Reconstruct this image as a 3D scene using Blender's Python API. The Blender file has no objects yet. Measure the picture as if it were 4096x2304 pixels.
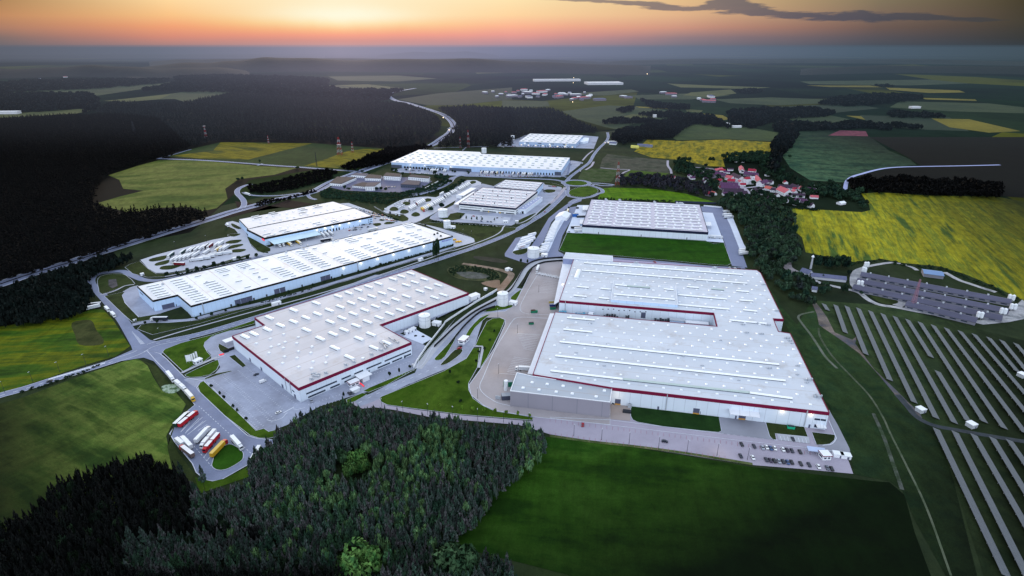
import bpy, bmesh, math, random
import numpy as np
from mathutils import Vector, Matrix
from mathutils.geometry import tessellate_polygon
random.seed(7); rng = np.random.default_rng(7)
R = math.radians
SC = bpy.context.scene
COL = SC.collection
# ------------------------------------------------------------------ survey
CAMH = 250.0; FPX = 2345.5; PITCH = R(22.712)
SHEETS = dict(A=(500,750,2), B=(1400,500,2), C=(500,1200,2), D=(1700,950,2), E=(2808,950,2), F=(2200,1400,2),
  G=(2200,400,2), H=(600,450,2), I=(0,1000,2), J=(1000,1580,2), K=(2808,1580,2), N=(0,1580,2),
  L=(0,0,1.2578), M=(2048,0,1.2578), P=(1520,700,4), Q=(1980,780,4), V=(2620,600,4), W=(3200,650,4),
  X=(540,920,2.261), Y=(1240,560,2.261), S=(0,0,1))
CP, SP = math.cos(PITCH), math.sin(PITCH)
def g(t, x, y, z=0.0):
    """survey sheet reading -> ground position (metres), for a point at height z"""
    ox, oy, s = SHEETS[t]; px = ox + x/s - 2048; py = -(oy + y/s - 1152)
    X = px; Y = FPX*CP + py*SP; Z = -FPX*SP + py*CP
    Z = min(Z, -20.0)
    k = (CAMH - z)/(-Z)
    return Vector((X*k, Y*k, z))
def P(t, s, z=0.0):
    return [g(t, *map(float, q.split(',')), z) for q in s.split()]
def PP(spec, z=0.0):
    """'A 1,2 3,4 | B 5,6' -> points"""
    out = []
    for seg in spec.split('|'):
        w = seg.split(); out += P(w[0], ' '.join(w[1:]), z)
    return out
# ------------------------------------------------------------------ object helpers
def link(o, parent=None):
    COL.objects.link(o)
    if parent is not None: o.parent = parent
    return o
def tag(o, label=None, cat=None, group=None, kind=None):
    if label: o['label'] = label
    if cat: o['category'] = cat
    if group: o['group'] = group
    if kind: o['kind'] = kind
    return o
def empty(name, loc=(0,0,0), rz=0.0):
    o = bpy.data.objects.new(name, None); o.empty_display_size = 1; o.location = loc; o.rotation_euler = (0,0,rz)
    return link(o)
KIDS = {}
def mobj(name, verts, faces, mat, parent=None, smooth=False, loc=None):
    me = bpy.data.meshes.new(name); me.from_pydata([tuple(v) for v in verts], [], faces)
    if isinstance(mat, (list, tuple)):
        for m in mat: me.materials.append(m)
    elif mat: me.materials.append(mat)
    if smooth:
        for p in me.polygons: p.use_smooth = True
    o = bpy.data.objects.new(name, me); link(o, parent)
    if parent is not None: KIDS.setdefault(parent.name, []).append(o)
    if loc is not None: o.location = loc
    return o
def npobj(name, V, F, mat, parent=None):
    """triangles from numpy arrays"""
    me = bpy.data.meshes.new(name)
    nv, nf = len(V), len(F)
    me.vertices.add(nv); me.vertices.foreach_set('co', np.asarray(V, np.float32).ravel())
    me.loops.add(nf*3); me.loops.foreach_set('vertex_index', np.asarray(F, np.int32).ravel())
    me.polygons.add(nf); me.polygons.foreach_set('loop_start', np.arange(0, nf*3, 3, dtype=np.int32))
    me.polygons.foreach_set('loop_total', np.full(nf, 3, np.int32))
    me.update(calc_edges=True); me.materials.append(mat)
    o = bpy.data.objects.new(name, me); link(o, parent)
    if parent is not None: KIDS.setdefault(parent.name, []).append(o)
    return o
def copy_tree(root, loc, rz, label=None, group=None, scale=None, mats=None):
    r = root.copy(); COL.objects.link(r); r.location = loc; r.rotation_euler = (0,0,rz)
    if scale is not None: r.scale = scale
    if label: r['label'] = label
    if group: r['group'] = group
    ks = []
    for ch in KIDS.get(root.name, []):
        c = ch.copy(); COL.objects.link(c); c.parent = r; ks.append(c)
        for gch in KIDS.get(ch.name, []):
            d = gch.copy(); COL.objects.link(d); d.parent = c; KIDS.setdefault(c.name, []).append(d)
    KIDS[r.name] = ks
    return r
class MB:
    """collects boxes, bars, rings into one mesh"""
    def __init__(s): s.v = []; s.f = []
    def box(s, c, d, rz=0.0, taper=1.0):
        i = len(s.v); ca, sa = math.cos(rz), math.sin(rz)
        for z, k in ((-.5, 1), (.5, taper)):
            for x, y in ((-.5,-.5), (.5,-.5), (.5,.5), (-.5,.5)):
                X, Y = x*d[0]*k, y*d[1]*k
                s.v.append((c[0]+X*ca-Y*sa, c[1]+X*sa+Y*ca, c[2]+z*d[2]))
        s.f += [(i+3,i+2,i+1,i), (i+4,i+5,i+6,i+7)] + [(i+a, i+(a+1)%4, i+4+(a+1)%4, i+4+a) for a in range(4)]
        return s
    def bar(s, a, b, w, h=None):
        a = Vector(a); b = Vector(b); h = h or w; d = (b-a)
        if d.length < 1e-6: return s
        d.normalize(); up = Vector((0,0,1)) if abs(d.z) < .95 else Vector((1,0,0))
        x = d.cross(up).normalized(); y = x.cross(d).normalized(); i = len(s.v)
        for p in (a, b):
            for u, v in ((-.5,-.5), (.5,-.5), (.5,.5), (-.5,.5)): s.v.append(tuple(p + x*u*w + y*v*h))
        s.f += [(i,i+1,i+2,i+3), (i+7,i+6,i+5,i+4)] + [(i+a_, i+4+a_, i+4+(a_+1)%4, i+(a_+1)%4) for a_ in range(4)]
        return s
    def cyl(s, c, r, h, n=16, r2=None, cap=True):
        r2 = r if r2 is None else r2; i = len(s.v)
        for k in range(n):
            a = 2*math.pi*k/n; s.v.append((c[0]+r*math.cos(a), c[1]+r*math.sin(a), c[2]))
        for k in range(n):
            a = 2*math.pi*k/n; s.v.append((c[0]+r2*math.cos(a), c[1]+r2*math.sin(a), c[2]+h))
        s.f += [(i+k, i+(k+1)%n, i+n+(k+1)%n, i+n+k) for k in range(n)]
        if cap: s.f += [tuple(i+k for k in reversed(range(n))), tuple(i+n+k for k in range(n))]
        return s
    def hcyl(s, c, r, w, ax, n=10):
        """wheel: axis ax horizontal"""
        i = len(s.v); ax = Vector(ax).normalized(); side = Vector((-ax.y, ax.x, 0))
        for e in (-.5, .5):
            for k in range(n):
                a = 2*math.pi*k/n
                p = Vector(c) + ax*e*w + side*math.cos(a)*r + Vector((0,0,math.sin(a)*r)); s.v.append(tuple(p))
        s.f += [(i+k, i+(k+1)%n, i+n+(k+1)%n, i+n+k) for k in range(n)] + [tuple(i+k for k in reversed(range(n))), tuple(i+n+k for k in range(n))]
        return s
    def poly(s, pts): 
        i = len(s.v); s.v += [tuple(p) for p in pts]; s.f.append(tuple(range(i, i+len(pts)))); return s
    def build(s, name, mat, parent=None, smooth=False): return mobj(name, s.v, s.f, mat, parent, smooth)
# ------------------------------------------------------------------ colour and materials
def lin(c):
    f = lambda u: (u/12.92 if u <= .04045 else ((u+.055)/1.055)**2.4)
    return tuple(f(k/255.0) for k in c) + (1.0,)
class NT:
    def __init__(s, tree): s.t = tree; s.n = tree.nodes; s.l = tree.links
    def new(s, typ, **k):
        nd = s.n.new(typ)
        for a, b in k.items(): setattr(nd, a, b)
        return nd
    def put(s, sock, v):
        if hasattr(v, 'links'): s.l.new(v, sock)
        else: sock.default_value = v
    def math(s, op, a, b=None, c=None, clamp=False):
        nd = s.new('ShaderNodeMath', operation=op, use_clamp=clamp); s.put(nd.inputs[0], a)
        if b is not None: s.put(nd.inputs[1], b)
        if c is not None: s.put(nd.inputs[2], c)
        return nd.outputs[0]
    def mix(s, f, a, b, typ='MIX'):
        nd = s.new('ShaderNodeMix', data_type='RGBA', blend_type=typ); s.put(nd.inputs[0], f); s.put(nd.inputs[6], a); s.put(nd.inputs[7], b)
        return nd.outputs[2]
    def ramp(s, f, stops, interp='LINEAR'):
        nd = s.new('ShaderNodeValToRGB'); s.put(nd.inputs[0], f); cr = nd.color_ramp; cr.interpolation = interp
        while len(cr.elements) < len(stops): cr.elements.new(.5)
        for e, (p, c) in zip(cr.elements, sorted(stops, key=lambda q: q[0])):
            e.position = p
            e.color = c if len(c) == 4 else tuple(c)+(1,)
        return nd.outputs[0]
    def noise(s, vec, scale, detail=3, rough=.55):
        nd = s.new('ShaderNodeTexNoise'); s.put(nd.inputs['Vector'], vec); nd.inputs['Scale'].default_value = scale
        nd.inputs['Detail'].default_value = detail; nd.inputs['Roughness'].default_value = rough; return nd.outputs[0]
    def pos(s, scale=(1,1,1), rz=0.0):
        gm = s.new('ShaderNodeNewGeometry'); mp = s.new('ShaderNodeMapping', vector_type='POINT')
        # rotate first, then stretch
        m2 = s.new('ShaderNodeMapping'); m2.inputs['Rotation'].default_value = (0,0,rz); s.l.new(gm.outputs['Position'], m2.inputs[0])
        mp.inputs['Scale'].default_value = scale; s.l.new(m2.outputs[0], mp.inputs[0]); return mp.outputs[0]
def newmat(name):
    m = bpy.data.materials.new(name); m.use_nodes = True; nt = NT(m.node_tree); b = m.node_tree.nodes['Principled BSDF']
    b.inputs['Roughness'].default_value = .8; b.inputs['Specular IOR Level'].default_value = .25
    return m, nt, b
def surf(name, c, var=.10, scale=.15, rough=.8, spec=.25, metal=0.0, dirt=None, fine=0.0, fscale=3.0, stretch=(1,1,1), rz=0.0, bump=0.0):
    """painted / mineral surface: base colour with soft mottling in world metres"""
    m, nt, b = newmat(name); p = nt.pos(stretch, rz)
    n = nt.noise(p, scale, 4, .6)
    base = lin(c); lo = tuple(k*(1-var) for k in base[:3])+(1,); hi = tuple(min(1, k*(1+var)) for k in base[:3])+(1,)
    col = nt.ramp(n, [(.3, lo), (.7, hi)])
    if fine:
        n2 = nt.noise(nt.pos(), fscale, 2, .6); k = nt.math('MULTIPLY_ADD', n2, 2*fine, 1-fine)
        col = nt.mix(1.0, col, k, 'MULTIPLY')
    if dirt:
        n3 = nt.noise(nt.pos((1,1,.2)), dirt[1], 5, .65); f = nt.math('MULTIPLY', nt.math('SUBTRACT', n3, dirt[2], clamp=True), dirt[3], clamp=True)
        col = nt.mix(f, col, lin(dirt[0]))
    nt.put(b.inputs['Base Color'], col); b.inputs['Roughness'].default_value = rough; b.inputs['Specular IOR Level'].default_value = spec; b.inputs['Metallic'].default_value = metal
    if bump:
        bp = nt.new('ShaderNodeBump'); bp.inputs['Strength'].default_value = bump; bp.inputs['Distance'].default_value = .3
        nt.l.new(nt.noise(nt.pos(), 1.5, 3), bp.inputs['Height']); nt.l.new(bp.outputs[0], b.inputs['Normal'])
    return m
def field(name, cols, scale=.01, rz=0.0, stretch=(1,1,1), streak=0.0, sscale=.15, fine=.25, fscale=1.2, edge_dark=None):
    """crop or grass: 2-4 colours over broad noise, tramline streaks, fine grain; grad=(dirx,diry,offset,length,colour) darkening towards the frame edge painted into the crop colour"""
    m, nt, b = newmat(name); p = nt.pos(stretch, rz)
    n = nt.noise(p, scale*1.6, 6, .66); k = len(cols)
    col = nt.ramp(n, [(.38+.24*i/max(1, k-1), lin(c)) for i, c in enumerate(cols)])
    if streak:
        w = nt.noise(nt.pos((1, .03, 1), rz), sscale, 3, .7); f = nt.math('MULTIPLY_ADD', w, 5*streak, 1-2.5*streak); col = nt.mix(1.0, col, f, 'MULTIPLY')
    if edge_dark:
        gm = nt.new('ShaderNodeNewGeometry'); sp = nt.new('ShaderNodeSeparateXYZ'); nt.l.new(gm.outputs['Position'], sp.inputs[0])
        d = nt.math('ADD', nt.math('MULTIPLY', sp.outputs[0], edge_dark[0]), nt.math('MULTIPLY', sp.outputs[1], edge_dark[1]))
        d = nt.math('DIVIDE', nt.math('SUBTRACT', d, edge_dark[2]), edge_dark[3], clamp=True)
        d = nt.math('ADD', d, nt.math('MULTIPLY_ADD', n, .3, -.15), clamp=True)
        col = nt.mix(d, col, lin(edge_dark[4]))
    if fine:
        n2 = nt.noise(nt.pos(), fscale, 3, .7); f = nt.math('MULTIPLY_ADD', n2, 3.4*fine, 1-1.7*fine); col = nt.mix(1.0, col, f, 'MULTIPLY')
        n4 = nt.noise(nt.pos((1, .45, 1), rz), .09, 5, .72); f = nt.math('MULTIPLY_ADD', n4, 4.4*fine, 1-2.2*fine); col = nt.mix(1.0, col, f, 'MULTIPLY')
    nt.put(b.inputs['Base Color'], col); b.inputs['Roughness'].default_value = .95; b.inputs['Specular IOR Level'].default_value = .05
    return m
def foliage(name, cols, scale=.3, fscale=2.0):
    m, nt, b = newmat(name); n = nt.noise(nt.pos((1,1,.5)), scale, 2, .5)
    k = len(cols); col = nt.ramp(n, [(.34+.32*i/max(1, k-1), lin(c)) for i, c in enumerate(cols)])
    oi = nt.new('ShaderNodeObjectInfo'); f = nt.math('MULTIPLY_ADD', oi.outputs['Random'], .7, .65); col = nt.mix(1.0, col, f, 'MULTIPLY')
    gm = nt.new('ShaderNodeNewGeometry'); f2 = nt.math('MULTIPLY_ADD', gm.outputs['Random Per Island'], .9, .6); col = nt.mix(1.0, col, f2, 'MULTIPLY')
    nt.put(b.inputs['Base Color'], col); b.inputs['Roughness'].default_value = .9; b.inputs['Specular IOR Level'].default_value = .1
    return m
def glow(name, c, k):
    m, nt, b = newmat(name); b.inputs['Base Color'].default_value = lin(c); b.inputs['Emission Color'].default_value = lin(c); b.inputs['Emission Strength'].default_value = k
    return m
# ------------------------------------------------------------------ flat sheets and ribbons
def smooth_closed(p, n=4):
    out = []; k = len(p)
    for i in range(k):
        a, b, c, d = p[i-1], p[i], p[(i+1)%k], p[(i+2)%k]
        for j in range(n):
            t = j/n; out.append(.5*((2*b)+(c-a)*t+(2*a-5*b+4*c-d)*t*t+(3*b-3*c+d-a)*t**3))
    return out
def smooth_open(p, n=5):
    if len(p) < 3: return list(p)
    out = []; q = [p[0]*2-p[1]] + list(p) + [p[-1]*2-p[-2]]
    for i in range(1, len(q)-2):
        a, b, c, d = q[i-1], q[i], q[i+1], q[i+2]
        for j in range(n):
            t = j/n; out.append(.5*((2*b)+(c-a)*t+(2*a-5*b+4*c-d)*t*t+(3*b-3*c+d-a)*t**3))
    out.append(p[-1]); return out
def area2(p): return sum(p[i-1].x*p[i].y - p[i].x*p[i-1].y for i in range(len(p)))
def tess(p):
    tris = tessellate_polygon([p]); out = []
    for a, b, c in tris:
        n = (p[b]-p[a]).cross(p[c]-p[a])
        out.append((a, b, c) if n.z > 0 else (a, c, b))
    return out
STRUCT = dict(kind='structure')
LAY = [0]
def sheet(name, spec, z, mat, smooth=0, lift=0.0, kerb=None, **tg):
    LAY[0] += 1; z += LAY[0]*1.3e-4
    p = PP(spec) if isinstance(spec, str) else list(spec)
    if smooth: p = smooth_closed(p, smooth)
    p = [Vector((q.x, q.y, z)) for q in p]
    f = tess(p); v = [tuple(q) for q in p]; n = len(p)
    if lift:   # a real step down to the paving
        v += [(q.x, q.y, z-lift) for q in p]
        s = area2(p) > 0
        f += [((i, n+i, n+(i+1)%n, (i+1)%n) if not s else (i, (i+1)%n, n+(i+1)%n, n+i))[::-1] for i in range(n)]
    o = mobj(name, v, f, mat)
    if kerb:
        for q in (offset_ring(p, kerb, z+.02),):
            ko = mobj('kerb', q[0], q[1], M_KERB, o)
    tg = tg or STRUCT
    return tag(o, tg.get('label'), tg.get('cat'), tg.get('group'), tg.get('kind'))
def offset_ring(p, w, z):
    n = len(p); v = []; f = []
    for i in range(n):
        d = (p[(i+1)%n]-p[i-1]); d.z = 0
        if d.length < 1e-6: d = Vector((1,0,0))
        d.normalize(); nrm = Vector((-d.y, d.x, 0))
        v.append((p[i].x+nrm.x*w/2, p[i].y+nrm.y*w/2, z)); v.append((p[i].x-nrm.x*w/2, p[i].y-nrm.y*w/2, z))
    for i in range(n):
        j = (i+1)%n; f.append((2*i, 2*i+1, 2*j+1, 2*j))
    return v, f
def ribbon_geo(p, w, z, w2=None, off=0.0):
    v = []; n = len(p)
    for i, q in enumerate(p):
        d = (p[min(i+1, n-1)]-p[max(i-1, 0)]); d.z = 0; d.normalize(); nr = Vector((-d.y, d.x, 0))
        ww = w + ((w2-w)*i/(n-1) if w2 else 0)
        v.append((q.x+nr.x*(off-ww/2), q.y+nr.y*(off-ww/2), z)); v.append((q.x+nr.x*(off+ww/2), q.y+nr.y*(off+ww/2), z))
    f = [(2*i, 2*i+2, 2*i+3, 2*i+1) for i in range(n-1)]
    return v, f
def ribbon(name, spec, w, z, mat, sm=5, edges=None, w2=None, **tg):
    LAY[0] += 1; z += LAY[0]*1.3e-4
    p = PP(spec) if isinstance(spec, str) else list(spec)
    p = smooth_open(p, sm) if sm else p
    v, f = ribbon_geo(p, w, z, w2); o = mobj(name, v, f, mat)
    tg = tg or STRUCT; tag(o, tg.get('label'), tg.get('cat'), tg.get('group'), tg.get('kind'))
    if edges:
        for s in (-1, 1):
            v, f = ribbon_geo(p, edges, z+.03, off=s*(w/2-edges*.7)); mobj('edge_line', v, f, M_LINE, o)
    return o
def dashes(name, spec, w, on, gap, z, mat=None, sm=5):
    LAY[0] += 1; z += .012+LAY[0]*.5e-4
    p = PP(spec) if isinstance(spec, str) else spec
    p = smooth_open(p, sm) if sm else p
    V, F = [], []; acc = 0.0
    for a, b in zip(p[:-1], p[1:]):
        L = (b-a).length; d = (b-a)/max(L, 1e-6); nr = Vector((-d.y, d.x, 0)); t = -acc
        while t < L:
            s, e = max(t, 0), min(t+on, L)
            if e > s:
                i = len(V)
                for q, k in ((a+d*s, -1), (a+d*e, -1), (a+d*e, 1), (a+d*s, 1)): V.append((q.x+nr.x*k*w/2, q.y+nr.y*k*w/2, z))
                F.append((i, i+1, i+2, i+3))
            t += on+gap
        acc = (L+acc) % (on+gap)
    return tag(mobj(name, V, F, mat or M_LINE), kind='structure')
def inside(pt, poly):
    x, y = pt[0], pt[1]; c = False; n = len(poly)
    for i in range(n):
        a, b = poly[i], poly[i-1]
        if (a.y > y) != (b.y > y) and x < (b.x-a.x)*(y-a.y)/(b.y-a.y)+a.x: c = not c
    return c
def inside_np(X, Y, poly):
    c = np.zeros(X.shape, bool); n = len(poly)
    for i in range(n):
        a, b = poly[i], poly[i-1]
        if a.y == b.y: continue
        m = (a.y > Y) != (b.y > Y); c ^= m & (X < (b.x-a.x)*(Y-a.y)/(b.y-a.y)+a.x)
    return c
# ------------------------------------------------------------------ world, sun, haze, camera
def elaz(px, py):
    X = px-2048; Y = FPX*CP+(1152-py)*SP; Z = -FPX*SP+(1152-py)*CP
    return math.degrees(math.atan2(Z, math.hypot(X, Y))), math.degrees(math.atan2(X, Y))
SUN_AZ, SUN_EL = -15.0, 7.0
def build_world():
    w = bpy.data.worlds.new('World'); SC.world = w; w.use_nodes = True; nt = NT(w.node_tree)
    for n in list(nt.n): nt.n.remove(n)
    out = nt.new('ShaderNodeOutputWorld'); tc = nt.new('ShaderNodeTexCoord'); sp = nt.new('ShaderNodeSeparateXYZ'); nt.l.new(tc.outputs['Generated'], sp.inputs[0])
    el = nt.math('MULTIPLY', nt.math('ARCSINE', sp.outputs[2]), 180/math.pi)
    az = nt.math('MULTIPLY', nt.math('ARCTAN2', sp.outputs[0], sp.outputs[1]), 180/math.pi)
    cols = {0:[(0,(172,130,88)),(60,(192,138,98)),(110,(172,126,104)),(150,(132,112,108)),(205,(98,102,114))],
      700:[(0,(255,216,158)),(60,(250,196,136)),(105,(242,164,120)),(145,(216,142,122)),(180,(168,132,132)),(208,(136,126,138))],
      1350:[(0,(255,240,204)),(60,(255,238,190)),(92,(255,222,150)),(120,(254,188,134)),(140,(248,164,138)),(162,(216,154,146)),(200,(188,158,164))],
      2048:[(0,(255,228,176)),(60,(255,214,162)),(105,(252,182,148)),(140,(232,158,148)),(170,(190,146,152)),(212,(156,142,160))],
      2700:[(0,(228,190,140)),(60,(226,180,140)),(110,(205,150,130)),(150,(150,127,132)),(190,(112,116,132)),(220,(100,112,130))],
      3500:[(0,(128,116,92)),(60,(125,105,92)),(110,(108,90,84)),(150,(88,84,90)),(200,(72,84,96)),(225,(66,80,94))],
      4096:[(0,(66,60,44)),(80,(68,64,54)),(150,(58,60,60)),(210,(52,64,74))]}
    prev = None; pa = None
    sh = nt.math('ADD', nt.math('MULTIPLY', nt.noise(tc.outputs['Generated'], 9, 4), .5), -.25)
    for px, st in cols.items():
        a = elaz(px, 150)[1]
        stops = []
        for y, c in st: stops.append((max(0, min(1, (elaz(px, y)[0]+.5)/4.5)), lin(c)))
        stops.append((0.0, lin(st[-1][1])))
        r = nt.ramp(nt.math('DIVIDE', nt.math('ADD', nt.math('ADD', el, nt.math('MULTIPLY', sh, .5)), .5), 4.5, clamp=True), stops)
        if prev is None: prev = r
        else:
            f = nt.math('DIVIDE', nt.math('SUBTRACT', az, pa), a-pa, clamp=True)
            f = nt.math('SMOOTHSTEP', f, None) if False else f
            prev = nt.mix(f, prev, r)
        pa = a
    # the white heart of the afterglow
    ge, ga = elaz(1380, 62)
    gd = nt.math('ADD', nt.math('POWER', nt.math('DIVIDE', nt.math('SUBTRACT', az, ga), 5.5), 2.0), nt.math('POWER', nt.math('DIVIDE', nt.math('ADD', nt.math('SUBTRACT', el, ge), nt.math('MULTIPLY', sh, 2.0)), .75), 2.0))
    gf = nt.math('POWER', 2.718, nt.math('MULTIPLY', gd, -1.0)); prev = nt.mix(nt.math('MULTIPLY', gf, .85), prev, lin((255,252,228)))
    # cloud bank: centre line and half thickness over azimuth
    cl = [(2150,-6,3),(2420,4,9),(2620,22,12),(2760,34,10),(2900,20,26),(3040,42,24),(3200,62,16),(3400,66,18),(3700,72,17),(3880,78,12),(3990,80,4)]
    fc = nt.new('ShaderNodeFloatCurve'); ft = nt.new('ShaderNodeFloatCurve')
    a0, a1 = elaz(2150, 50)[1]-.5, elaz(4050, 50)[1]
    u = nt.math('DIVIDE', nt.math('SUBTRACT', az, a0), a1-a0, clamp=True)
    for nd, idx in ((fc, 0), (ft, 1)):
        cv = nd.mapping.curves[0]; P0 = []
        for x, y, th in cl:
            e, a = elaz(x, y); e2, _ = elaz(x, y+th)
            P0.append(((a-a0)/(a1-a0), (e/5.0 if idx == 0 else (e-e2)/2.0)))
        while len(cv.points) < len(P0): cv.points.new(.5, .5)
        for pnt, (x, y) in zip(cv.points, P0): pnt.location = (x, y)
        nd.mapping.update(); nt.put(nd.inputs[1], u)
    elc = nt.math('MULTIPLY', fc.outputs[0], 5.0); th = nt.math('MULTIPLY', ft.outputs[0], 2.0)
    mp = nt.new('ShaderNodeMapping'); mp.inputs['Scale'].default_value = (1, 1, 9); nt.l.new(tc.outputs['Generated'], mp.inputs[0])
    nz = nt.noise(mp.outputs[0], 14, 6, .62); nz2 = nt.noise(mp.outputs[0], 5, 3)
    d = nt.math('DIVIDE', nt.math('ABSOLUTE', nt.math('SUBTRACT', el, elc)), nt.math('MAXIMUM', th, .02))
    m = nt.math('SUBTRACT', 1.15, d); m = nt.math('ADD', m, nt.math('MULTIPLY', nt.math('SUBTRACT', nz, .5), 3.4))
    m = nt.math('MULTIPLY', m, 2.2, clamp=True)
    m = nt.math('MULTIPLY', m, nt.math('MULTIPLY', nt.math('GREATER_THAN', u, .001), nt.math('LESS_THAN', u, .999)))
    ccol = nt.ramp(u, [(0, lin((140,118,118))), (.35, lin((84,88,108))), (.7, lin((66,74,92))), (1, lin((66,66,66)))])
    ccol = nt.mix(nt.math('MULTIPLY', nz2, .35), ccol, prev)
    prev = nt.mix(nt.math('MULTIPLY', m, .93), prev, ccol)
    sky = nt.new('ShaderNodeTexSky', sky_type='NISHITA'); sky.sun_disc = False; sky.sun_elevation = R(SUN_EL); sky.sun_rotation = R(SUN_AZ); sky.air_density = 1.0; sky.dust_density = 1.5; sky.ozone_density = 1.5
    b1 = nt.new('ShaderNodeBackground'); nt.l.new(prev, b1.inputs[0]); b1.inputs[1].default_value = 1.0
    # high dusk sky: Nishita plus a pale veil, brightness added behind the camera to lift facing walls
    b2 = nt.new('ShaderNodeBackground'); nt.l.new(sky.outputs[0], b2.inputs[0]); b2.inputs[1].default_value = SKY_K
    b3 = nt.new('ShaderNodeBackground'); b3.inputs[0].default_value = VEIL + (1,)
    back = nt.math('MULTIPLY', nt.math('MAXIMUM', nt.math('MULTIPLY', sp.outputs[1], -1.0), 0.0), nt.math('SUBTRACT', 1.15, sp.outputs[2]))
    nt.put(b3.inputs[1], nt.math('MULTIPLY', nt.math('MULTIPLY_ADD', back, 1.5, 1.0), VEIL_K))
    ad = nt.new('ShaderNodeAddShader'); nt.l.new(b2.outputs[0], ad.inputs[0]); nt.l.new(b3.outputs[0], ad.inputs[1])
    mx = nt.new('ShaderNodeMixShader'); f = nt.math('DIVIDE', nt.math('SUBTRACT', el, 3.8), 5.0, clamp=True); nt.put(mx.inputs[0], f)
    nt.l.new(b1.outputs[0], mx.inputs[1]); nt.l.new(ad.outputs[0], mx.inputs[2]); nt.l.new(mx.outputs[0], out.inputs[0])
SKY_K = 0.12; VEIL = (.85, .93, 1.05); VEIL_K = 0.93
build_world()
ld = bpy.data.lights.new('sun', 'SUN'); ld.energy = 1.3; ld.angle = R(12); ld.color = (1, .76, .56)
sun = bpy.data.objects.new('sun', ld); link(sun)
a, e = R(SUN_AZ), R(SUN_EL)
sun.rotation_euler = Vector((math.sin(a)*math.cos(e), math.cos(a)*math.cos(e), math.sin(e))).to_track_quat('Z', 'Y').to_euler()
cd = bpy.data.cameras.new('camera'); cam = bpy.data.objects.new('camera', cd); link(cam); SC.camera = cam
cam.location = (0, 0, CAMH); cam.rotation_euler = (math.pi/2-PITCH, 0, 0)
cd.sensor_width = 36; cd.lens = FPX/4096*36; cd.clip_start = 1; cd.clip_end = 80000
SC.view_settings.view_transform = 'Standard'; SC.view_settings.look = 'None'; SC.view_settings.exposure = 0; SC.view_settings.gamma = 1
SC.render.engine = 'CYCLES'; SC.cycles.max_bounces = 4; SC.cycles.diffuse_bounces = 2; SC.cycles.glossy_bounces = 2; SC.cycles.transparent_max_bounces = 4; SC.cycles.volume_bounces = 0
# haze lying over the country beyond the park (even absorption, sunset glow painted in as emission, below the drone's height)
def haze(name, y0, y1, w, z1, dens):
    """thin even air; its glow is warmer and stronger towards the set sun, bluer away from it"""
    m = bpy.data.materials.new(name); m.use_nodes = True; nt = NT(m.node_tree)
    for n in list(nt.n): nt.n.remove(n)
    out = nt.new('ShaderNodeOutputMaterial'); ab = nt.new('ShaderNodeVolumeAbsorption'); em = nt.new('ShaderNodeEmission')
    gm = nt.new('ShaderNodeNewGeometry'); sp = nt.new('ShaderNodeSeparateXYZ'); nt.l.new(gm.outputs['Position'], sp.inputs[0])
    az = nt.math('ADD', nt.math('DIVIDE', nt.math('ARCTAN2', sp.outputs[0], sp.outputs[1]), R(90)), .5)
    c = nt.ramp(az, [(.0, (.09,.10,.125)), (.17, (.15,.17,.23)), (.25, (.215,.22,.30)), (.33, (.31,.29,.39)), (.5, (.21,.225,.335)), (.66, (.14,.172,.245)), (.82, (.078,.115,.16)), (1, (.045,.07,.085))])
    ab.inputs[0].default_value = (0,0,0,1); ab.inputs[1].default_value = dens
    nt.put(em.inputs[0], c); em.inputs[1].default_value = dens
    ad = nt.new('ShaderNodeAddShader'); nt.l.new(ab.outputs[0], ad.inputs[0]); nt.l.new(em.outputs[0], ad.inputs[1]); nt.l.new(ad.outputs[0], out.inputs['Volume'])
    b = MB(); b.box((0, (y0+y1)/2, z1/2-1), (w, y1-y0, z1+2)); o = b.build(name, m); tag(o, kind='structure'); return o
haze('haze', 1350, 19400, 60000, 75, 1/11000.0); haze('haze', 1500, 19900, 59500, 190, 1/12000.0); haze('haze', 8300, 20300, 59000, 130, 1/2600.0)
# ------------------------------------------------------------------ materials for the ground
M_LINE = surf('white line paint', (205,210,222), .12, .3)
M_KERB = surf('concrete kerb', (188,192,206), .10, .4)
M_ROAD = surf('asphalt road', (116,124,150), .14, .05, fine=.12, fscale=.8, dirt=((90,94,112), .03, .5, 2.0))
M_ROADD = surf('dark asphalt', (98,104,122), .12, .06, fine=.10)
M_PAVE = surf('paved yard', (148,154,174), .12, .035, fine=.14, fscale=.5, dirt=((112,114,128), .03, .46, 3.2))
M_PAVEL = surf('light concrete yard', (172,176,190), .10, .04, fine=.08, dirt=((150,150,160), .02, .5, 2))
M_PAVEW = surf('pale yard by the dock', (198,206,224), .06, .05, fine=.05)
M_CONC = surf('pale path paving', (165,168,178), .10, .1, fine=.1)
M_BLUE = surf('bluish asphalt', (112,120,148), .07, .05, fine=.14, fscale=.5)
M_YARDBROWN = surf('brownish yard concrete', (156,150,154), .10, .02, fine=.08, fscale=.6, dirt=((122,112,112), .015, .48, 2.5))
M_DIRT = field('bare earth', [(120,100,85),(140,122,110),(100,90,78)], .02)
M_TRACK = field('gravel track', [(128,124,128),(150,146,150)], .03)
M_LAWN = field('dark lawn', [(34,44,22),(48,58,30),(38,50,22)], .02, fine=.3)
M_LAWNB = field('bright lawn', [(46,72,12),(60,84,20),(40,64,10)], .02, fine=.25)
M_LAWNV = field('vivid meadow', [(20,56,6),(32,68,8),(22,54,6)], .008, stretch=(1,3,1), fine=.28)
M_BASE = field('rough grassland', [(26,36,24),(38,48,30),(32,44,22)], .004, fine=.3)
M_BLACKG = field('darkened woodland floor', [(6,8,8),(10,12,10)], .01, fine=.3)  # near-black ground: the darkening at the frame edges is put into its colour
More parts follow.
